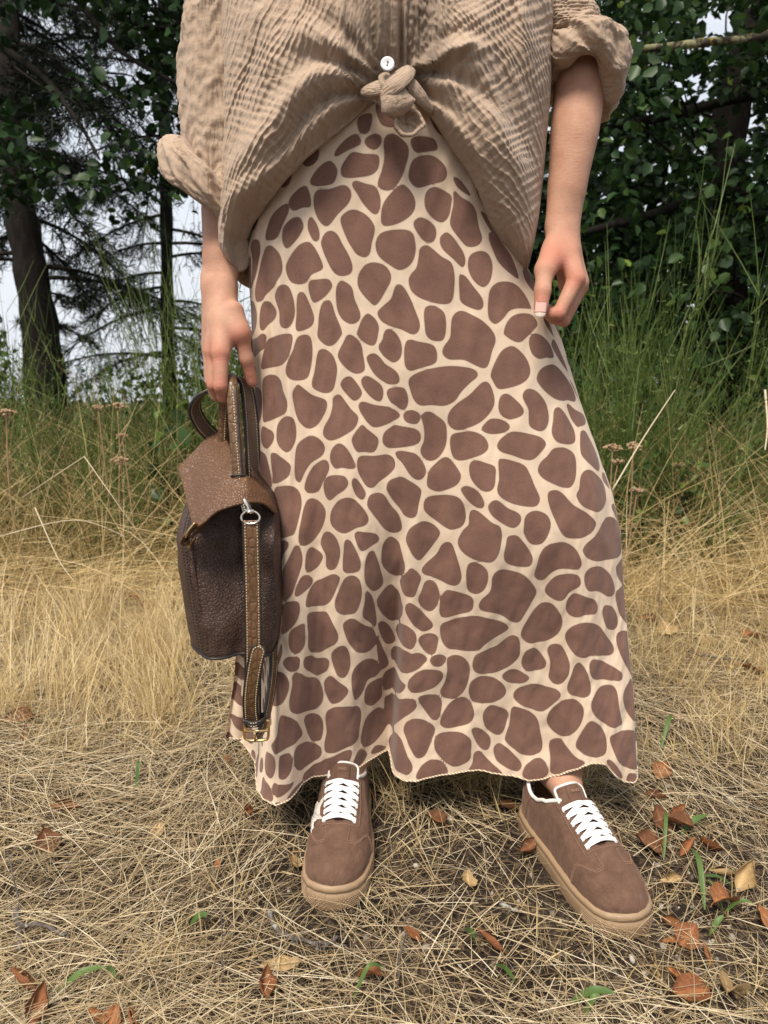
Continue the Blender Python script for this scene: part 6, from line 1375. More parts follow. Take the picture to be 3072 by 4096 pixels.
def make_bag():
    t = empty('handbag', s16(490, 1415, 1.08)); off = np.array(t.location)
    tag(t, 'dark brown pebbled leather handbag with tan flap hanging from the hand', 'handbag')
    L_ = lambda p: np.asarray(p) - off
    # body: horizontal sections; gusset faces the viewer, front face turns to the left
    zs = np.linspace(0, 1, 46)
    Lx = crom([s16(400, 1412, 1.02), s16(383, 1340, 1.02), s16(374, 1250, 1.02), s16(369, 1160, 1.02), s16(390, 1085, 1.03), s16(436, 1050, 1.05), s16(468, 1015, 1.07)], 12)
    Rx = crom([s16(598, 1400, 1.03), s16(607, 1365, 1.03), s16(607, 1260, 1.03), s16(601, 1160, 1.03), s16(590, 1090, 1.035), s16(560, 1040, 1.05), s16(525, 990, 1.07)], 12)
    z0, z1 = Lx[0, 2] + .004, Lx[-1, 2]
    n = 150; rows = []; seams = {k: [] for k in ('front', 'mid', 'right')}
    for i, u in enumerate(zs):
        z = z0 + (z1 - z0) * u
        xl = np.interp(z, Lx[:, 2], Lx[:, 0]); xr = np.interp(z, Rx[:, 2], Rx[:, 0])
        yf = 1.0 + .012 * (1 - u) + .085 * smooth01((u - .62) / .38)          # front of the gusset (towards the viewer)
        dep = .175 * (1 - .35 * smooth01((u - .45) / .55))
        w = xr - xl; fx = .27 * w * (1 - .35 * u)                             # how far the front face shows at the left
        # outline: gusset front-left corner, mid fold, right corner, back right, back left, left bulge
        fold = .030 * smooth01((u - .08) / .5)
        A = np.array([xl + fx, yf]); Mi = np.array([xl + fx + (w - fx) * .55, yf + .012 + fold]); B_ = np.array([xr - .004, yf + .010]); Cc = np.array([xr - .012, yf + dep]); D = np.array([xl + .004, yf + dep + .01]); E_ = np.array([xl, yf + dep * .38])
        q = np.array([A + (.004, -.0), (A + Mi) / 2 + (.0, -.006 * (1 - u)), Mi + (-.006, -.003), Mi + (.006, -.003), (Mi + B_) / 2 + (0, -.010), B_ + (-.006, 0), B_ + (0, .012), (B_ + Cc) / 2 + (.004, 0), Cc, (Cc + D) / 2 + (0, .012), D, E_ + (-.001, .02), E_ + (.001, -.02), A + (-.010, .008)])
        c_ = crom(q, 12, True); s_ = np.linspace(0, len(c_), n, endpoint=False)
        cc = np.concatenate([c_, c_[:1]]); row = np.stack([np.interp(s_, np.arange(len(cc)), cc[:, j]) for j in (0, 1)], -1)
        rows.append(np.concatenate([row, np.full((n, 1), z)], 1))
        seams['front'].append((*(A + (.001, -.001)), z)); seams['mid'].append((*(Mi + (0, -.0035)), z)); seams['right'].append((*(B_ + (-.010, -.003)), z))
    V = np.array(rows)
    # slump: soft dents
    V[..., 1] += .011 * fbm(V[..., 0] * 24 + 4, V[..., 2] * 13, 41, 3); V[..., 0] += .005 * fbm(V[..., 1] * 20, V[..., 2] * 16 + 9, 42, 2)
    # rounded bottom edge
    cen = V[0].mean(0); bot = [cen + (V[0] - cen) * (s, s, 1) + (0, 0, dz) for s, dz in ((.86, -.010), (.955, -.0085), (.985, -.005))]
    V = np.concatenate([np.array(bot), V]); m = len(V)
    Fc = [tuple(x) for x in grid_faces(m, n, wrap=True)] + [tuple(range(n))[::-1], tuple((m - 1) * n + j for j in range(n))]
    b = obj('body', mesh('body', L_(V.reshape(-1, 3)), Fc), M_BODY, t)
    for nm in ('front', 'mid'):
        Pq = np.array(seams[nm])[1:40:2]; Vt, Ft = tube(L_(crom(Pq, 3)), .0024, 7); obj('seam_piping', mesh('seam_piping', Vt, Ft), M_BODY, b)
    st = stitch_run(L_(crom(np.array(seams['front'])[1:42:2] + (-.008, .0005, 0), 3)), .0052, .0009, .6) + stitch_run(L_(crom(np.array(seams['front'])[1:42:2] + (-.013, .003, 0), 3)), .0052, .0009, .6) + stitch_run(L_(crom(np.array(seams['mid'])[1:40:2] + (-.006, -.0022, 0), 3)), .0045, .0006, .6)
    Vt, Ft = join(st); tag(obj('stitching', mesh('stitching', Vt, Ft), M_STITCH_D, b), kind='stuff')
    base = np.concatenate([V[2], V[2][:1]]) + (0, 0, -.002); Vt, Ft = tube(L_(base[::3]), .0022, 6, cap=False); obj('base_piping', mesh('base_piping', Vt, Ft), M_EDGE, b)
    # flap: draped patch
    net = [[(478, 932, 1.15), (446, 948, 1.135), (418, 976, 1.12), (388, 1008, 1.11)],
           [(494, 962, 1.10), (458, 990, 1.085), (428, 1026, 1.07), (402, 1060, 1.055)],
           [(506, 1012, 1.035), (482, 1046, 1.018), (452, 1086, 1.000), (424, 1134, .985)],
           [(524, 1026, 1.020), (512, 1058, 1.000), (494, 1082, .988), (468, 1104, .980)],
           [(536, 1030, 1.022), (538, 1060, 1.002), (532, 1076, .992), (520, 1087, .984)],
           [(546, 1036, 1.04), (566, 1064, 1.025), (572, 1082, 1.015), (566, 1087, 1.005)],
           [(548, 1034, 1.07), (578, 1070, 1.06), (592, 1094, 1.05), (594, 1106, 1.04)],
           [(536, 1004, 1.12), (566, 1046, 1.115), (586, 1082, 1.11), (592, 1098, 1.105)]]
    C = np.array([[L_(s16(*p)) for p in r] for r in net]); nu = 8
    C = np.array([crom(C[:, j], nu) for j in range(C.shape[1])]).transpose(1, 0, 2); C = np.array([crom(r, 14) for r in C])
    C[..., 1] += .008 * fbm(C[..., 0] * 26, C[..., 2] * 26, 44, 2)
    fl = obj('flap', mesh('flap', C, grid_faces(*C.shape[:2])), M_FLAP, t); so = fl.modifiers.new('thick', 'SOLIDIFY'); so.thickness = .003; so.offset = 0
    Vt, Ft = tube(C[:, -1][::2], .0022, 7); obj('flap_edge', mesh('flap_edge', Vt, Ft), M_FLAP, fl)
    # clasp at the flap corner: leather loop with gilt plate
    c0 = L_(s16(424, 1136, .985)); c1 = L_(s16(404, 1166, .985))
    P = crom([c0, (c0 + c1) / 2 + (-.004, -.006, 0), c1 + (-.002, 0, 0), c1 + (.006, .006, .004), (c0 + c1) / 2 + (.008, .010, .002), c0 + (.006, .012, .004)], 8)
    Vt, Ft = strap(P, .020, .0026, (.35, .9, .15)); cl = obj('clasp', mesh('clasp', Vt, Ft), M_FLAP, t)
    for a, bq, w in ((s16(423, 1130, .974), s16(404, 1160, .974), .010), (s16(410, 1185, .99), s16(421, 1163, .992), .008)):
        Vt, Ft = strap(crom([L_(a), L_(np.array(a) * .5 + np.array(bq) * .5 + (-.0015, -.001, 0)), L_(bq)], 6), w, .0022, (.45, .88, .1)); obj('clasp_plate', mesh('clasp_plate', Vt, Ft), M_GOLD, cl)
    # rolled handle through the hand
    hp = [s16(517, 1034, 1.022), s16(513, 985, 1.026), s16(508, 920, 1.034), s16(504, 865, 1.042), s16(500, 832, 1.052), s16(495, 820, 1.072), s16(489, 834, 1.096), s16(486, 880, 1.112), s16(484, 930, 1.122), s16(482, 972, 1.128)]
    P = crom([L_(p) for p in hp], 10); Vt, Ft = tube(P, .0092, 16, True, 1.0, (0, 1, 0)); h = obj('handle', mesh('handle', Vt, Ft), M_SNAKE, t)
    ed = P + np.array((.0060, -.0066, 0)); Vt, Ft = tube(ed[:58], .0017, 6); obj('edge', mesh('edge', Vt, Ft), M_EDGE, h)
    Vt, Ft = join(stitch_run(P[:56] + np.array((.0022, -.0093, 0)), .0042, .0006) + stitch_run(P[58:] + np.array((.003, -.0090, 0)), .0042, .0006)); tag(obj('stitching', mesh('stitching', Vt, Ft), M_STITCH, h), kind='stuff')
    Vt, Ft = tube([L_(s16(517, 1031, 1.021)), L_(s16(517, 1027, 1.022))], .0125, 16, True, .8, (0, 1, 0)); obj('handle_collar', mesh('handle_collar', Vt, Ft), M_EDGE, h)
    # shoulder strap looping over the hand
    sp_ = [s16(462, 945, 1.155), s16(436, 918, 1.14), s16(420, 884, 1.125), s16(432, 856, 1.115), s16(462, 838, 1.11), s16(496, 822, 1.105), s16(518, 818, 1.10), s16(533, 842, 1.10), s16(541, 900, 1.10), s16(546, 980, 1.10), s16(550, 1060, 1.11)]
    sd = [(.75, .5, .3), (.7, .6, .3), (.55, .8, .2), (.3, .95, .1), (.1, 1, .1), (0, 1, 0), (.15, 1, 0), (.55, .8, 0), (.75, .65, 0), (.8, .6, 0), (.8, .6, 0)]
    leather_strap('shoulder_strap', [L_(p) for p in sp_], .021, np.array(sd), t, mat=M_SUEDE_IN)
    # hanging strap with ring, tab, keeper and buckle
    leather_strap('hanging_strap', [L_(s16(*p)) for p in ((542, 1124, .972), (544, 1200, .970), (546, 1300, .970), (547, 1400, .974), (546, 1480, .982), (547, 1570, .996))], .0215, (1, .12, 0), t)
    leather_strap('strap_tab', [L_(s16(*p)) for p in ((561, 1396, .962), (553, 1425, .962), (545, 1470, .966), (541, 1510, .972), (542, 1545, .982), (547, 1566, .990))], .0200, (1, .1, .25), t, tip=True)
    leather_strap('return_strap', [L_(s16(*p)) for p in ((556, 1592, 1.012), (572, 1560, 1.03), (586, 1490, 1.045), (592, 1420, 1.06), (592, 1340, 1.08))], .018, (.35, .9, 0), t)
    kp = [(529, 1549), (547, 1553), (571, 1549), (571, 1562), (547, 1567), (529, 1562)]
    c = np.mean([s16(x, y, .98) for x, y in kp], 0); ring = np.array([(-.0135, -.006, .002), (0, -.0085, -.001), (.0135, -.006, .002), (.0140, .012, .002), (0, .014, 0), (-.0140, .012, .002)])
    Vt, Ft = strap(np.concatenate([crom(L_(c) + ring, 5, True), (L_(c) + ring)[:1]]), .0085, .0026, (0, 0, 1)); ke = obj('keeper', mesh('keeper', Vt, Ft), M_EDGE, t)
    for dz in (-.0024, .0024):
        Vt, Ft = join(stitch_run(crom(L_(c) + ring[:3] * (1.02, 1.22, 1) + (0, 0, dz), 8), .0036, .0006)); tag(obj('stitching', mesh('stitching', Vt, Ft), M_STITCH, ke), kind='stuff')
    bk = crom([L_(s16(x, y, .990)) for x, y in ((531, 1560), (553, 1557), (576, 1556), (580, 1563), (579, 1592), (572, 1598), (548, 1600), (532, 1597), (528, 1590), (528, 1566))], 6, True)
    Vt, Ft = tube(bk, .0021, 8, closed=True); bu = obj('buckle', mesh('buckle', Vt, Ft), M_GOLD, t)
    Vt, Ft = tube([L_(s16(550, 1578, .984)), L_(s16(551, 1601, .984))], .0017, 8); obj('buckle_prong', mesh('buckle_prong', Vt, Ft), M_GOLD, bu)
    Vt, Ft = tube([L_(s16(529, 1580, .988)), L_(s16(579, 1578, .988))], .0019, 8); obj('buckle_bar', mesh('buckle_bar', Vt, Ft), M_GOLD, bu)
    # ring and swivel clip under the flap
    cr = L_(s16(541, 1119, .972)); a = np.linspace(0, 2 * np.pi, 36, endpoint=False)
    Vt, Ft = tube(cr + np.stack([.0125 * np.cos(a), .002 * np.sin(a), .0085 * np.sin(a) * np.where(np.sin(a) > 0, 1.1, .9)], -1), .0016, 8, closed=True); rg = obj('d_ring', mesh('d_ring', Vt, Ft), M_STEEL, t)
    Vt, Ft = join([tube(crom([cr + (-.001, -.001, .008), cr + (-.004, 0, .016), cr + (-.008, .003, .026)], 5), [.0042, .0036, .0030, .0026, .0026, .0028, .0032, .0032, .0030, .0026, .0022], 8), tube([cr + (-.006, -.001, .0095), cr + (.005, -.001, .0095)], .0030, 8)])
    obj('swivel_clip', mesh('swivel_clip', Vt, Ft), M_STEEL, rg)
    st = leather_strap('clip_tab', [L_(s16(*p)) for p in ((523, 1078, 1.0), (530, 1092, .985), (536, 1108, .978))], .010, (1, .1, 0), t, mat=M_BODY)
make_bag()
# ------------------------------------------------------------------ small things on the ground
def leaf_mat(name, a, b):
    k = NT(name); v = k.coord('Object')
    c = k.ramp(k.noise(45, 4, .65, v), [(.3, a), (.7, b)])
    c = k.mix(k.rmp(k.noise(120, 2, .5, v), .58, .7, 0, .7), c, tuple(x * .3 for x in a))
    vein = k.at('vein'); c = k.mix(k.math('MULTIPLY', vein, .45), c, tuple(min(1, x * 1.8) for x in b))
    k.base(c); k.set(rough=.6, spec=.3); k.bump(k.math('ADD', k.noise(160, 3, .6, v), vein), .5, .002)
    return k.m
M_DEAD = [leaf_mat('rust_leaf', (.12, .042, .016), (.27, .105, .040)), leaf_mat('brown_leaf', (.085, .034, .016), (.19, .080, .034)), leaf_mat('tan_leaf', (.26, .165, .070), (.46, .32, .155)), leaf_mat('orange_leaf', (.18, .066, .022), (.34, .145, .055))]

def dead_leaf(seed, curl, aspect=.62):
    """one curled dry leaf, length 1, with stalk and veins"""
    g = np.random.default_rng(seed); nu, nv = 15, 9
    u = np.linspace(0, 1, nu)[:, None]; v = np.linspace(-1, 1, nv)[None]
    w = aspect * .5 * np.sin(np.pi * np.clip(u, 0, 1) ** .85) ** .8 * (1 + .16 * fbm(u * 7 + seed, np.sign(v) + 3 + 0 * u, seed + 5, 2) * (np.abs(v) > .6))
    roll = curl[0] * 2.0; bend = curl[1]
    ang = v * roll; rad = w / max(roll, .05)
    x = np.where(abs(roll) > .05, rad * np.sin(ang), w * v); lift = rad * (1 - np.cos(ang))
    th = bend * u; y = np.where(abs(bend) > .05, np.sin(th) / bend, u); zc = (1 - np.cos(th)) / bend if abs(bend) > .05 else 0 * u
    z = zc + lift * np.cos(th) + .11 * fbm(u * 4 + seed, v * 2.2 + seed, seed, 3); y = y - lift * np.sin(th)
    tw = g.uniform(-.5, .5) * u; X = x * np.cos(tw) - (z - zc) * np.sin(tw); Z = zc + x * np.sin(tw) + (z - zc) * np.cos(tw)
    V = np.stack([X, y + 0 * X, Z], -1); vein = np.exp(-(v / .09) ** 2) + .6 * np.exp(-((np.sin((u * 9 - np.abs(v) * 1.6) * np.pi)) / .22) ** 2)
    vt = np.repeat(vein[None], 1, 0).reshape(-1) if vein.shape == (nu, nv) else np.broadcast_to(vein, (nu, nv)).ravel()
    V = V.reshape(-1, 3); zmin = V[:, 2].min(); V[:, 2] -= zmin; V[:, 1] -= .5
    Vs, Fs = tube(crom([(0, -.5, -zmin), (.02, -.62, -zmin + .02), (.05, -.75, -zmin)], 3), .014, 5)
    F1 = [tuple(q) for q in grid_faces(nu, nv)]; n0 = len(V)
    me = mesh('fallen_leaf', np.concatenate([V, Vs]), F1 + [tuple(i + n0 for i in q) for q in Fs])
    attr(me, 'vein', np.concatenate([vt, np.zeros(len(Vs))])); return me
_g = random.Random(3)
CURLS = [(.5, .5), (1.0, .3), (.25, 1.2), (1.4, .6), (.7, -.9), (.3, .2), (.9, 1.4), (1.2, -.4)]
LEAF_MESH = {}
def put_leaf(px, py, size, mat, variant, rot, label, tilt=(0, 0), z=.012, name='fallen_leaf', Y=None):
    key = (mat, variant)
    if key not in LEAF_MESH:
        me = dead_leaf(30 + variant, CURLS[variant % 8], (.85, .7, .9, .8, .85, .42, .9, .75)[variant % 8]); me.materials.append(M_DEAD[mat]); LEAF_MESH[key] = me
    o = bpy.data.objects.new(name, LEAF_MESH[key]); COL.objects.link(o)
    o.location = spot(px / 4, py / 4, Y) if Y else spot(px / 4, py / 4, None, z); o.scale = (size * .86, size * .86 * _g.uniform(.85, 1.15), size * .8); o.rotation_euler = (R(tilt[0]), R(tilt[1]), R(rot))
    tag(o, label, 'leaf', 'fallen leaves in the dry grass')
LEAVES = [
 (1740, 3286, .056, 1, 0, 40, 'curled brown leaf lying midway between the two sneakers'),
 (2030, 3235, .050, 1, 1, 80, 'rust brown leaf tucked behind the heel of the outward sneaker'),
 (2110, 3405, .052, 1, 6, -60, 'folded dark brown leaf left of the outward sneaker'),
 (1868, 3530, .036, 2, 2, 10, 'small pale tan leaf in front of the gap between the sneakers'),
 (1955, 3772, .050, 0, 3, 60, 'twisted rust leaf below the gap between the sneakers'),
 (1650, 3742, .044, 0, 5, 30, 'narrow brown leaf to the lower right of the star sneaker'),
 (1470, 3930, .042, 0, 4, 70, 'small rust leaf under the green blade near the bottom centre'),
 (1058, 3965, .052, 0, 6, 10, 'balled up russet leaf near the bottom left of centre'),
 (1122, 3862, .058, 2, 5, 95, 'slender upright tan leaf above the balled russet leaf'),
 (2645, 3095, .058, 3, 0, -40, 'orange leaf right of the skirt hem, highest of the leaf trail'),
 (2620, 3200, .058, 1, 1, 100, 'long brown leaf second from the top of the right leaf trail'),
 (2636, 3285, .055, 1, 2, 20, 'flat dark brown leaf in the leaf trail beside the laces'),
 (2585, 3382, .066, 1, 0, 70, 'big brown folded leaf just right of the outward sneaker'),
 (2650, 3370, .050, 0, 3, -30, 'rust leaf touching the big folded leaf by the sneaker'),
 (2705, 3318, .060, 1, 4, 50, 'dark curled leaf in the middle of the right leaf trail'),
 (2722, 3272, .046, 0, 6, -70, 'small curled leaf above the broad green blade'),
 (2745, 3398, .056, 0, 1, -45, 'rust leaf under the broad green blade at right'),
 (2832, 3408, .052, 0, 2, 120, 'reddish leaf right of the broad green blade'),
 (2875, 3500, .056, 2, 3, 100, 'curled tan leaf in the right leaf trail'),
 (2968, 3508, .072, 2, 6, -35, 'long wrinkled tan leaf at the end of the leaf trail'),
 (2676, 3530, .054, 2, 1, 110, 'pale tan rolled leaf beside the toe of the outward sneaker'),
 (2900, 3640, .068, 3, 4, -55, 'long orange leaf beneath the crossing green blades'),
 (3040, 3680, .050, 3, 0, 15, 'orange leaf at the right edge of the picture'),
 (2690, 3716, .052, 3, 7, 40, 'orange leaf below the toe of the outward sneaker'),
 (2745, 3760, .048, 0, 2, -50, 'rust leaf right of the orange leaf below the toe'),
 (2690, 3768, .036, 3, 5, 80, 'short orange leaf tip under the outward toe'),
 (2828, 3822, .034, 3, 3, 0, 'tiny orange leaf fragment on the bare soil'),
 (2698, 3905, .034, 3, 1, 60, 'small coppery leaf on straw at lower right'),
 (2755, 3978, .062, 0, 0, 100, 'broad rust leaf near the bottom right'),
 (2935, 4022, .066, 2, 4, -35, 'large yellowish leaf in the bottom right corner'),
 (258, 3238, .066, 0, 1, 100, 'long upright rust leaf in the grass at left'),
 (192, 3370, .050, 1, 2, 40, 'dark brown leaf below the long rust leaf at left'),
 (95, 3935, .060, 0, 3, 70, 'brown leaf near the lower left corner above the fringed one'),
 (160, 4042, .062, 0, 6, 0, 'russet leaf in the bottom left corner'),
 (390, 4080, .040, 3, 1, 60, 'orange leaf at the bottom edge, leftmost of a row of three'),
 (455, 4086, .036, 3, 2, -20, 'orange leaf at the bottom edge, middle of a row of three'),
 (535, 4088, .040, 3, 3, 30, 'orange leaf at the bottom edge, rightmost of a row of three'),
 (1005, 3272, .046, 0, 4, -20, 'red brown leaf left of the star sneaker under the hem'),
 (870, 3458, .030, 3, 5, 10, 'tiny orange leaf left of the star sneaker toe'),
 (1170, 3463, .040, 2, 2, 90, 'pale leaf half hidden behind the star sneaker'),
 (634, 3330, .040, 2, 0, 0, 'tan crumpled leaf in the straw left of the skirt hem'),
 (905, 3050, .050, 1, 1, 20, 'brown leaf in the grass below the hanging strap'),
 (80, 2890, .090, 1, 0, 80, 'large brown leaf at the left edge among dry stalks'),
 (110, 2950, .070, 0, 3, 20, 'rust leaf just below the large brown leaf at left'),
 (542, 2390, .085, 3, 5, 85, 'orange leaf on flattened grass left of the bag'),
 (600, 2440, .070, 1, 2, 40, 'brown leaf below the orange one left of the bag'),
 (2838, 2300, .095, 0, 0, 30, 'large orange brown leaf in the long grass at right'),
 (2890, 2345, .080, 3, 3, -30, 'orange leaf touching the large one in the grass at right'),
 (2600, 2485, .075, 0, 1, 60, 'rust leaf right of the skirt at knee height'),
 (2670, 2535, .075, 2, 2, 0, 'tan leaf right of the skirt next to the rust leaf'),
 (3012, 2572, .070, 3, 4, -60, 'orange leaf at the right edge below the long grass'),
 (3005, 2690, .070, 0, 0, 45, 'rust leaf at the right edge above the leaf trail'),
]
_g = random.Random(3)
for (px, py, sz, mt, va, rt, lb) in LEAVES:
    put_leaf(px, py, sz, mt, va, rt, lb, (_g.uniform(-22, 22), _g.uniform(-22, 22)), .010 if py > 2860 else .02)

# green blades
M_BLADE = leafy('fresh_blade', [(.05, .10, .025), (.09, .16, .04), (.15, .22, .06)], .45, .3)
def blade(px0, py0, px1, py1, w, arch, label, z0=.006, z1=.03):
    a = spot(px0 / 4, py0 / 4, None, z0); b = spot(px1 / 4, py1 / 4, None, z1); n = 12
    P = crom([a, (a + b) / 2 + (0, 0, arch), b], n // 2); m = len(P); T = np.gradient(P, axis=0); S = np.cross(T, (0, -.4, 1)); S /= np.linalg.norm(S, axis=1, keepdims=True)
    s = np.linspace(0, 1, m)[:, None]; ww = w * .62 * (np.sin(np.pi * np.clip(s * .93 + .06, 0, 1)) ** .7) / 2
    V = np.stack([P - S * ww + (0, 0, .0015), P, P + S * ww + (0, 0, .0015)], 1); me = mesh('grass_blade', V, grid_faces(m, 3)); attr(me, 'tint', np.full(m * 3, random.uniform(.2, .8)))
    tag(obj('grass_blade', me, M_BLADE), label, 'grass blade', 'single green blades in the dry grass')
for a in [(2725, 3340, 2830, 3262, .016, .01, 'broad green blade rising over the right leaf trail'),
          (2655, 3440, 2660, 3245, .010, .03, 'upright green blade left of the broad blade in the leaf trail'),
          (2818, 3640, 2762, 3395, .014, .03, 'long green blade standing right of the outward sneaker toe'),
          (2890, 3640, 2830, 3520, .009, .01, 'short green blade crossing the long one at right'),
          (2900, 3650, 3010, 3615, .010, .012, 'green blade pointing right over the long orange leaf'),
          (2840, 3740, 2895, 3665, .012, .006, 'green blade below the long orange leaf'),
          (2940, 3555, 2800, 3508, .008, .01, 'thin green blade lying across the tan leaves'),
          (2280, 4015, 2460, 3975, .016, .012, 'green blade lying at the bottom right of centre'),
          (2340, 4060, 2400, 3985, .012, .01, 'green blade beneath the lying blade at bottom'),
          (1410, 4010, 1540, 3880, .009, .03, 'thin arched green blade by the small rust leaf'),
          (225, 3980, 420, 3870, .014, .012, 'green blade in the lower left straw'),
          (420, 3870, 470, 3920, .010, .006, 'short bent green blade end in the lower left straw'),
          (545, 3160, 575, 3060, .012, .03, 'upright green blade in the straw left of the skirt hem'),
          (1980, 3860, 2060, 3930, .010, .008, 'yellow green blade near the bottom centre'),
          (760, 3700, 830, 3660, .018, .006, 'small broad green leaf blade in the straw at lower left'),
          (2640, 3010, 2700, 2880, .014, .04, 'green blade standing right of the skirt corner'),
          (1850, 3720, 1900, 3760, .012, .008, 'dark green blade left of the twisted rust leaf'),
          (1040, 2720, 980, 2580, .014, .04, 'green blade standing under the bag')]:
    blade(*a)

# twigs with lichen
M_TWIG = bark('lichen_twig', (.07, .055, .045), (.17, .145, .125), 0)
k = NT('pale_lichen_twig'); v_ = k.coord('Object'); k.base(k.mix(k.rmp(k.noise(70, 4, .6, v_), .56, .62), k.ramp(k.noise(90, 3, .6, v_), [(.3, (.06, .045, .038)), (.7, (.16, .13, .11))]), (.33, .33, .28))); k.set(rough=.9); k.bump(k.noise(260, 3, .7, v_), .9, .003); M_TWIG_L = k.m
def twig(label, runs, r, mat):
    o0 = spot(runs[0][0][0] / 4, runs[0][0][1] / 4, None, .012); t = empty('fallen_twig', o0); tag(t, label, 'twig', 'fallen twigs in the dry grass'); g = np.random.default_rng(len(label))
    for i, run in enumerate(runs):
        P = crom([spot(x / 4, y / 4, None, z) - o0 for x, y, z in run], 6); P = P + g.normal(0, r * .25, P.shape); rr = np.linspace(r, r * .55, len(P)) * (.8 if i else 1) * (1 + .15 * g.normal(size=len(P)))
        obj('stem' if i == 0 else 'side_shoot', mesh('twig', *tube(P, rr, 7)), mat, t)
twig('forked lichen covered twig at the lower left', [[(60, 3640, .014), (80, 3700, .02), (160, 3700, .022), (240, 3730, .02), (280, 3760, .012)], [(80, 3700, .02), (78, 3770, .014), (90, 3850, .008)], [(280, 3760, .012), (285, 3800, .006)]], .0042, M_TWIG_L)
twig('pale lichen twig lying before the star sneaker', [[(1075, 3640, .014), (1110, 3720, .016), (1180, 3755, .016), (1270, 3770, .018), (1390, 3785, .012)], [(1290, 3790, .016), (1330, 3765, .02), (1345, 3750, .02)], [(1270, 3770, .018), (1265, 3800, .012)]], .0040, M_TWIG_L)
twig('short yellow lichen twig between the sneakers', [[(2000, 3612, .012), (2040, 3630, .014), (2085, 3645, .012)]], .0042, M_TWIG_L)
twig('thin dark twig on the far straw right of the skirt', [[(2740, 2600, .03), (2850, 2625, .035), (2990, 2645, .03)]], .005, M_TWIG)
twig('thin upright brown stem right of the skirt', [[(2630, 2540, .02), (2640, 2350, .12), (2650, 2180, .2)]], .0022, M_TWIG)
twig('slender brown stem standing in the straw right of centre bottom', [[(1590, 3960, .004), (1600, 3820, .02), (1625, 3730, .03)]], .0016, M_TWIG)
twig('dark thin stalk at the left lower straw', [[(885, 3950, .004), (890, 3760, .03), (880, 3600, .05)]], .0014, M_TWIG)
twig('dark thin stalk left of the forked lichen twig', [[(95, 3690, .004), (60, 3540, .03), (30, 3400, .05)]], .0014, M_TWIG)

# pebbles on the bare soil: too many to tell apart
def make_pebbles():
    g = np.random.default_rng(9); parts = []; ico = bmesh.new(); bmesh.ops.create_icosphere(ico, subdivisions=1, radius=1); Vi = np.array([v.co[:] for v in ico.verts]); Fi = [tuple(v.index for v in f.verts) for f in ico.faces]; ico.free()
    for i in range(420):
        x = g.normal(.5, .17); y = g.normal(.93, .13)
        if i % 3 == 0: x = g.uniform(-.8, .9); y = g.uniform(.6, 1.5)
        if feet_mask(np.array([x]), np.array([y]))[0]: continue
        r = g.gamma(2, .0011) + .001; parts.append((Vi * r * g.uniform(.6, 1.2, 3) * (1 + .12 * g.normal(size=(len(Vi), 1))) + (x, y, ground_z(x, y) + r * .3), Fi))
    kp = NT('pebble'); oi = kp.noise(40, 2, .5, kp.coord('Object')); kp.base(kp.ramp(oi, [(.3, (.10, .085, .07)), (.55, (.30, .26, .21)), (.75, (.52, .48, .42))])); kp.set(rough=.85)
    V, Fc = join(parts); tag(obj('gravel', mesh('gravel', V, Fc), kp.m), 'small grit and pebbles on the bare soil', 'gravel', kind='stuff')
make_pebbles()

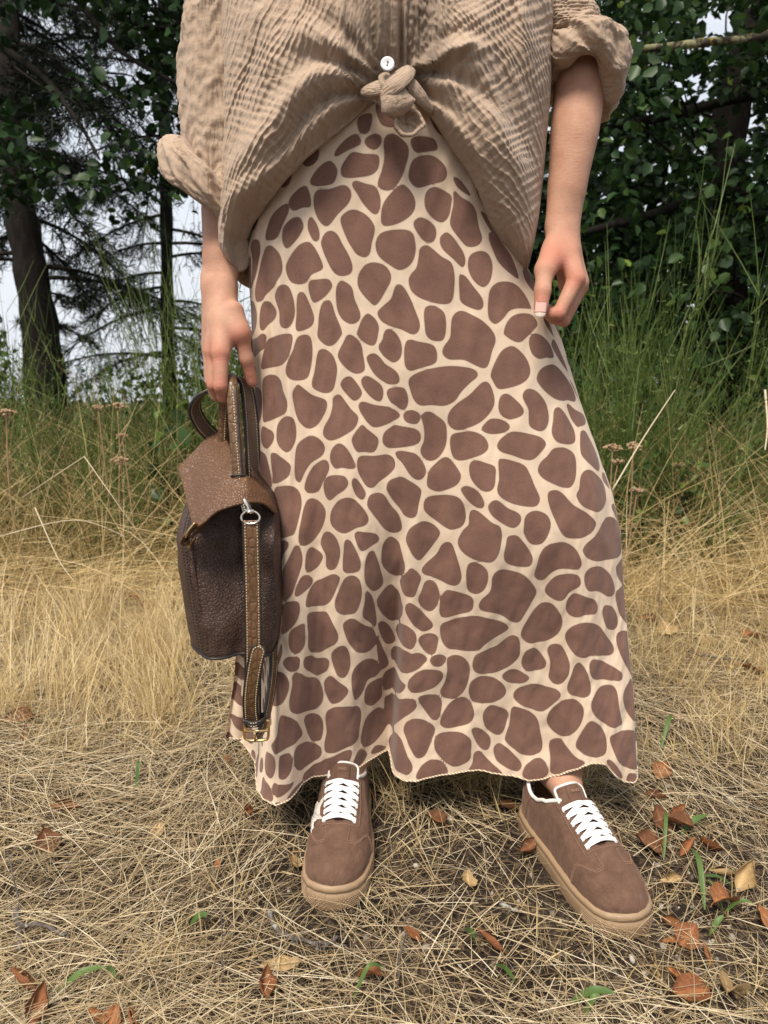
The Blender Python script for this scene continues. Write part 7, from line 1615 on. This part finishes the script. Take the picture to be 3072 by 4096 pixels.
# dried yarrow and tall single straws
M_SEED = plain('dry_flower_head', (.33, .22, .125), .9, 500)
M_STALK = plain('dry_stalk', (.36, .24, .13), .8)
def yarrow(px, py, Y, r, label, lean=0.):
    r = r * .82
    top = spot(px / 4, py / 4, Y); base = np.array([top[0] + lean, Y + .05, float(ground_z(top[0], Y))]); t = empty('dried_yarrow', base); tag(t, label, 'dried flower', 'dried yarrow heads'); g = np.random.default_rng(int(px)); top = top - base
    obj('stem', mesh('stem', *tube(crom([(0, 0, -.01), top * .5 + (g.normal(0, .02), 0, 0), top - (0, 0, r * .7)], 5), np.linspace(.0032, .0020, 11), 5)), M_STALK, t)
    parts = []
    ico = bmesh.new(); bmesh.ops.create_icosphere(ico, subdivisions=1, radius=1); Vi = np.array([v.co[:] for v in ico.verts]); Fi = [tuple(v.index for v in f.verts) for f in ico.faces]; ico.free()
    for i in range(34):
        a = g.uniform(0, 6.28); q = r * math.sqrt(g.random()); p = top + (q * math.cos(a), q * math.sin(a), -q * q / r * .35 + g.normal(0, r * .08)); parts.append((Vi * r * g.uniform(.12, .22) * (1, 1, .8) + p, Fi))
        if i % 4 == 0: parts.append(tube([top - (0, 0, r * .8), p], .0012, 4))
    V, Fc = join(parts); tag(obj('flower_head', mesh('flower_head', V, Fc), M_SEED, t), kind='stuff')
for a in [(2451, 1781, 2.3, .034, 'dried yarrow head nearest the skirt edge at right'), (2535, 1776, 2.35, .036, 'dried yarrow head to the right of the nearest one'), (2712, 1852, 2.5, .026, 'small dried yarrow head farthest right'),
          (2549, 1953, 2.2, .026, 'low dried yarrow head right of the skirt'), (2471, 1838, 2.3, .026, 'golden dried yarrow head just under the nearest one'),
          (22, 1642, 2.2, .036, 'dried yarrow head at the left edge'), (392, 1622, 2.6, .026, 'left one of the high pair of dried yarrow heads'), (468, 1615, 2.6, .038, 'right one of the high pair of dried yarrow heads'), (476, 1832, 2.4, .034, 'low dried yarrow head left of the bag'), (488, 1735, 2.5, .022, 'small yarrow head between the high pair and the low one')]:
    yarrow(*a)

def straw(pts, w, label):
    P = crom([spot(x / 4, y / 4, Y) for x, y, Y in pts], 1 if len(pts) == 3 and 'bent' in label else 6)
    me = mesh('straw_stalk', *tube(P, np.linspace(w, w * .5, len(P)), 5)); attr(me, 'tint', np.full(len(me.vertices), .95)); tag(obj('straw_stalk', me, M_STRAW), label, 'stalk', 'long single straws')
straw([(2450, 1960, 1.9), (2575, 1750, 1.95), (2700, 1560, 2.0)], .0024, 'long pale straw leaning right from the skirt edge')
straw([(90, 1990, 2.1), (337, 1826, 2.0), (600, 2200, 1.95)], .0018, 'pale straw bent sharply in the middle left of the bag')
straw([(0, 2145, 2.2), (300, 2080, 2.2), (510, 2150, 2.2)], .0018, 'long straw sagging across the left edge grass')
straw([(140, 2030, 2.1), (230, 2230, 2.0), (300, 2330, 1.95)], .0018, 'straight straw slanting down in the left grass')
straw([(3060, 1560, 2.6), (3070, 1700, 2.5), (3060, 1800, 2.4)], .004, 'thick twisted straw at the right edge')
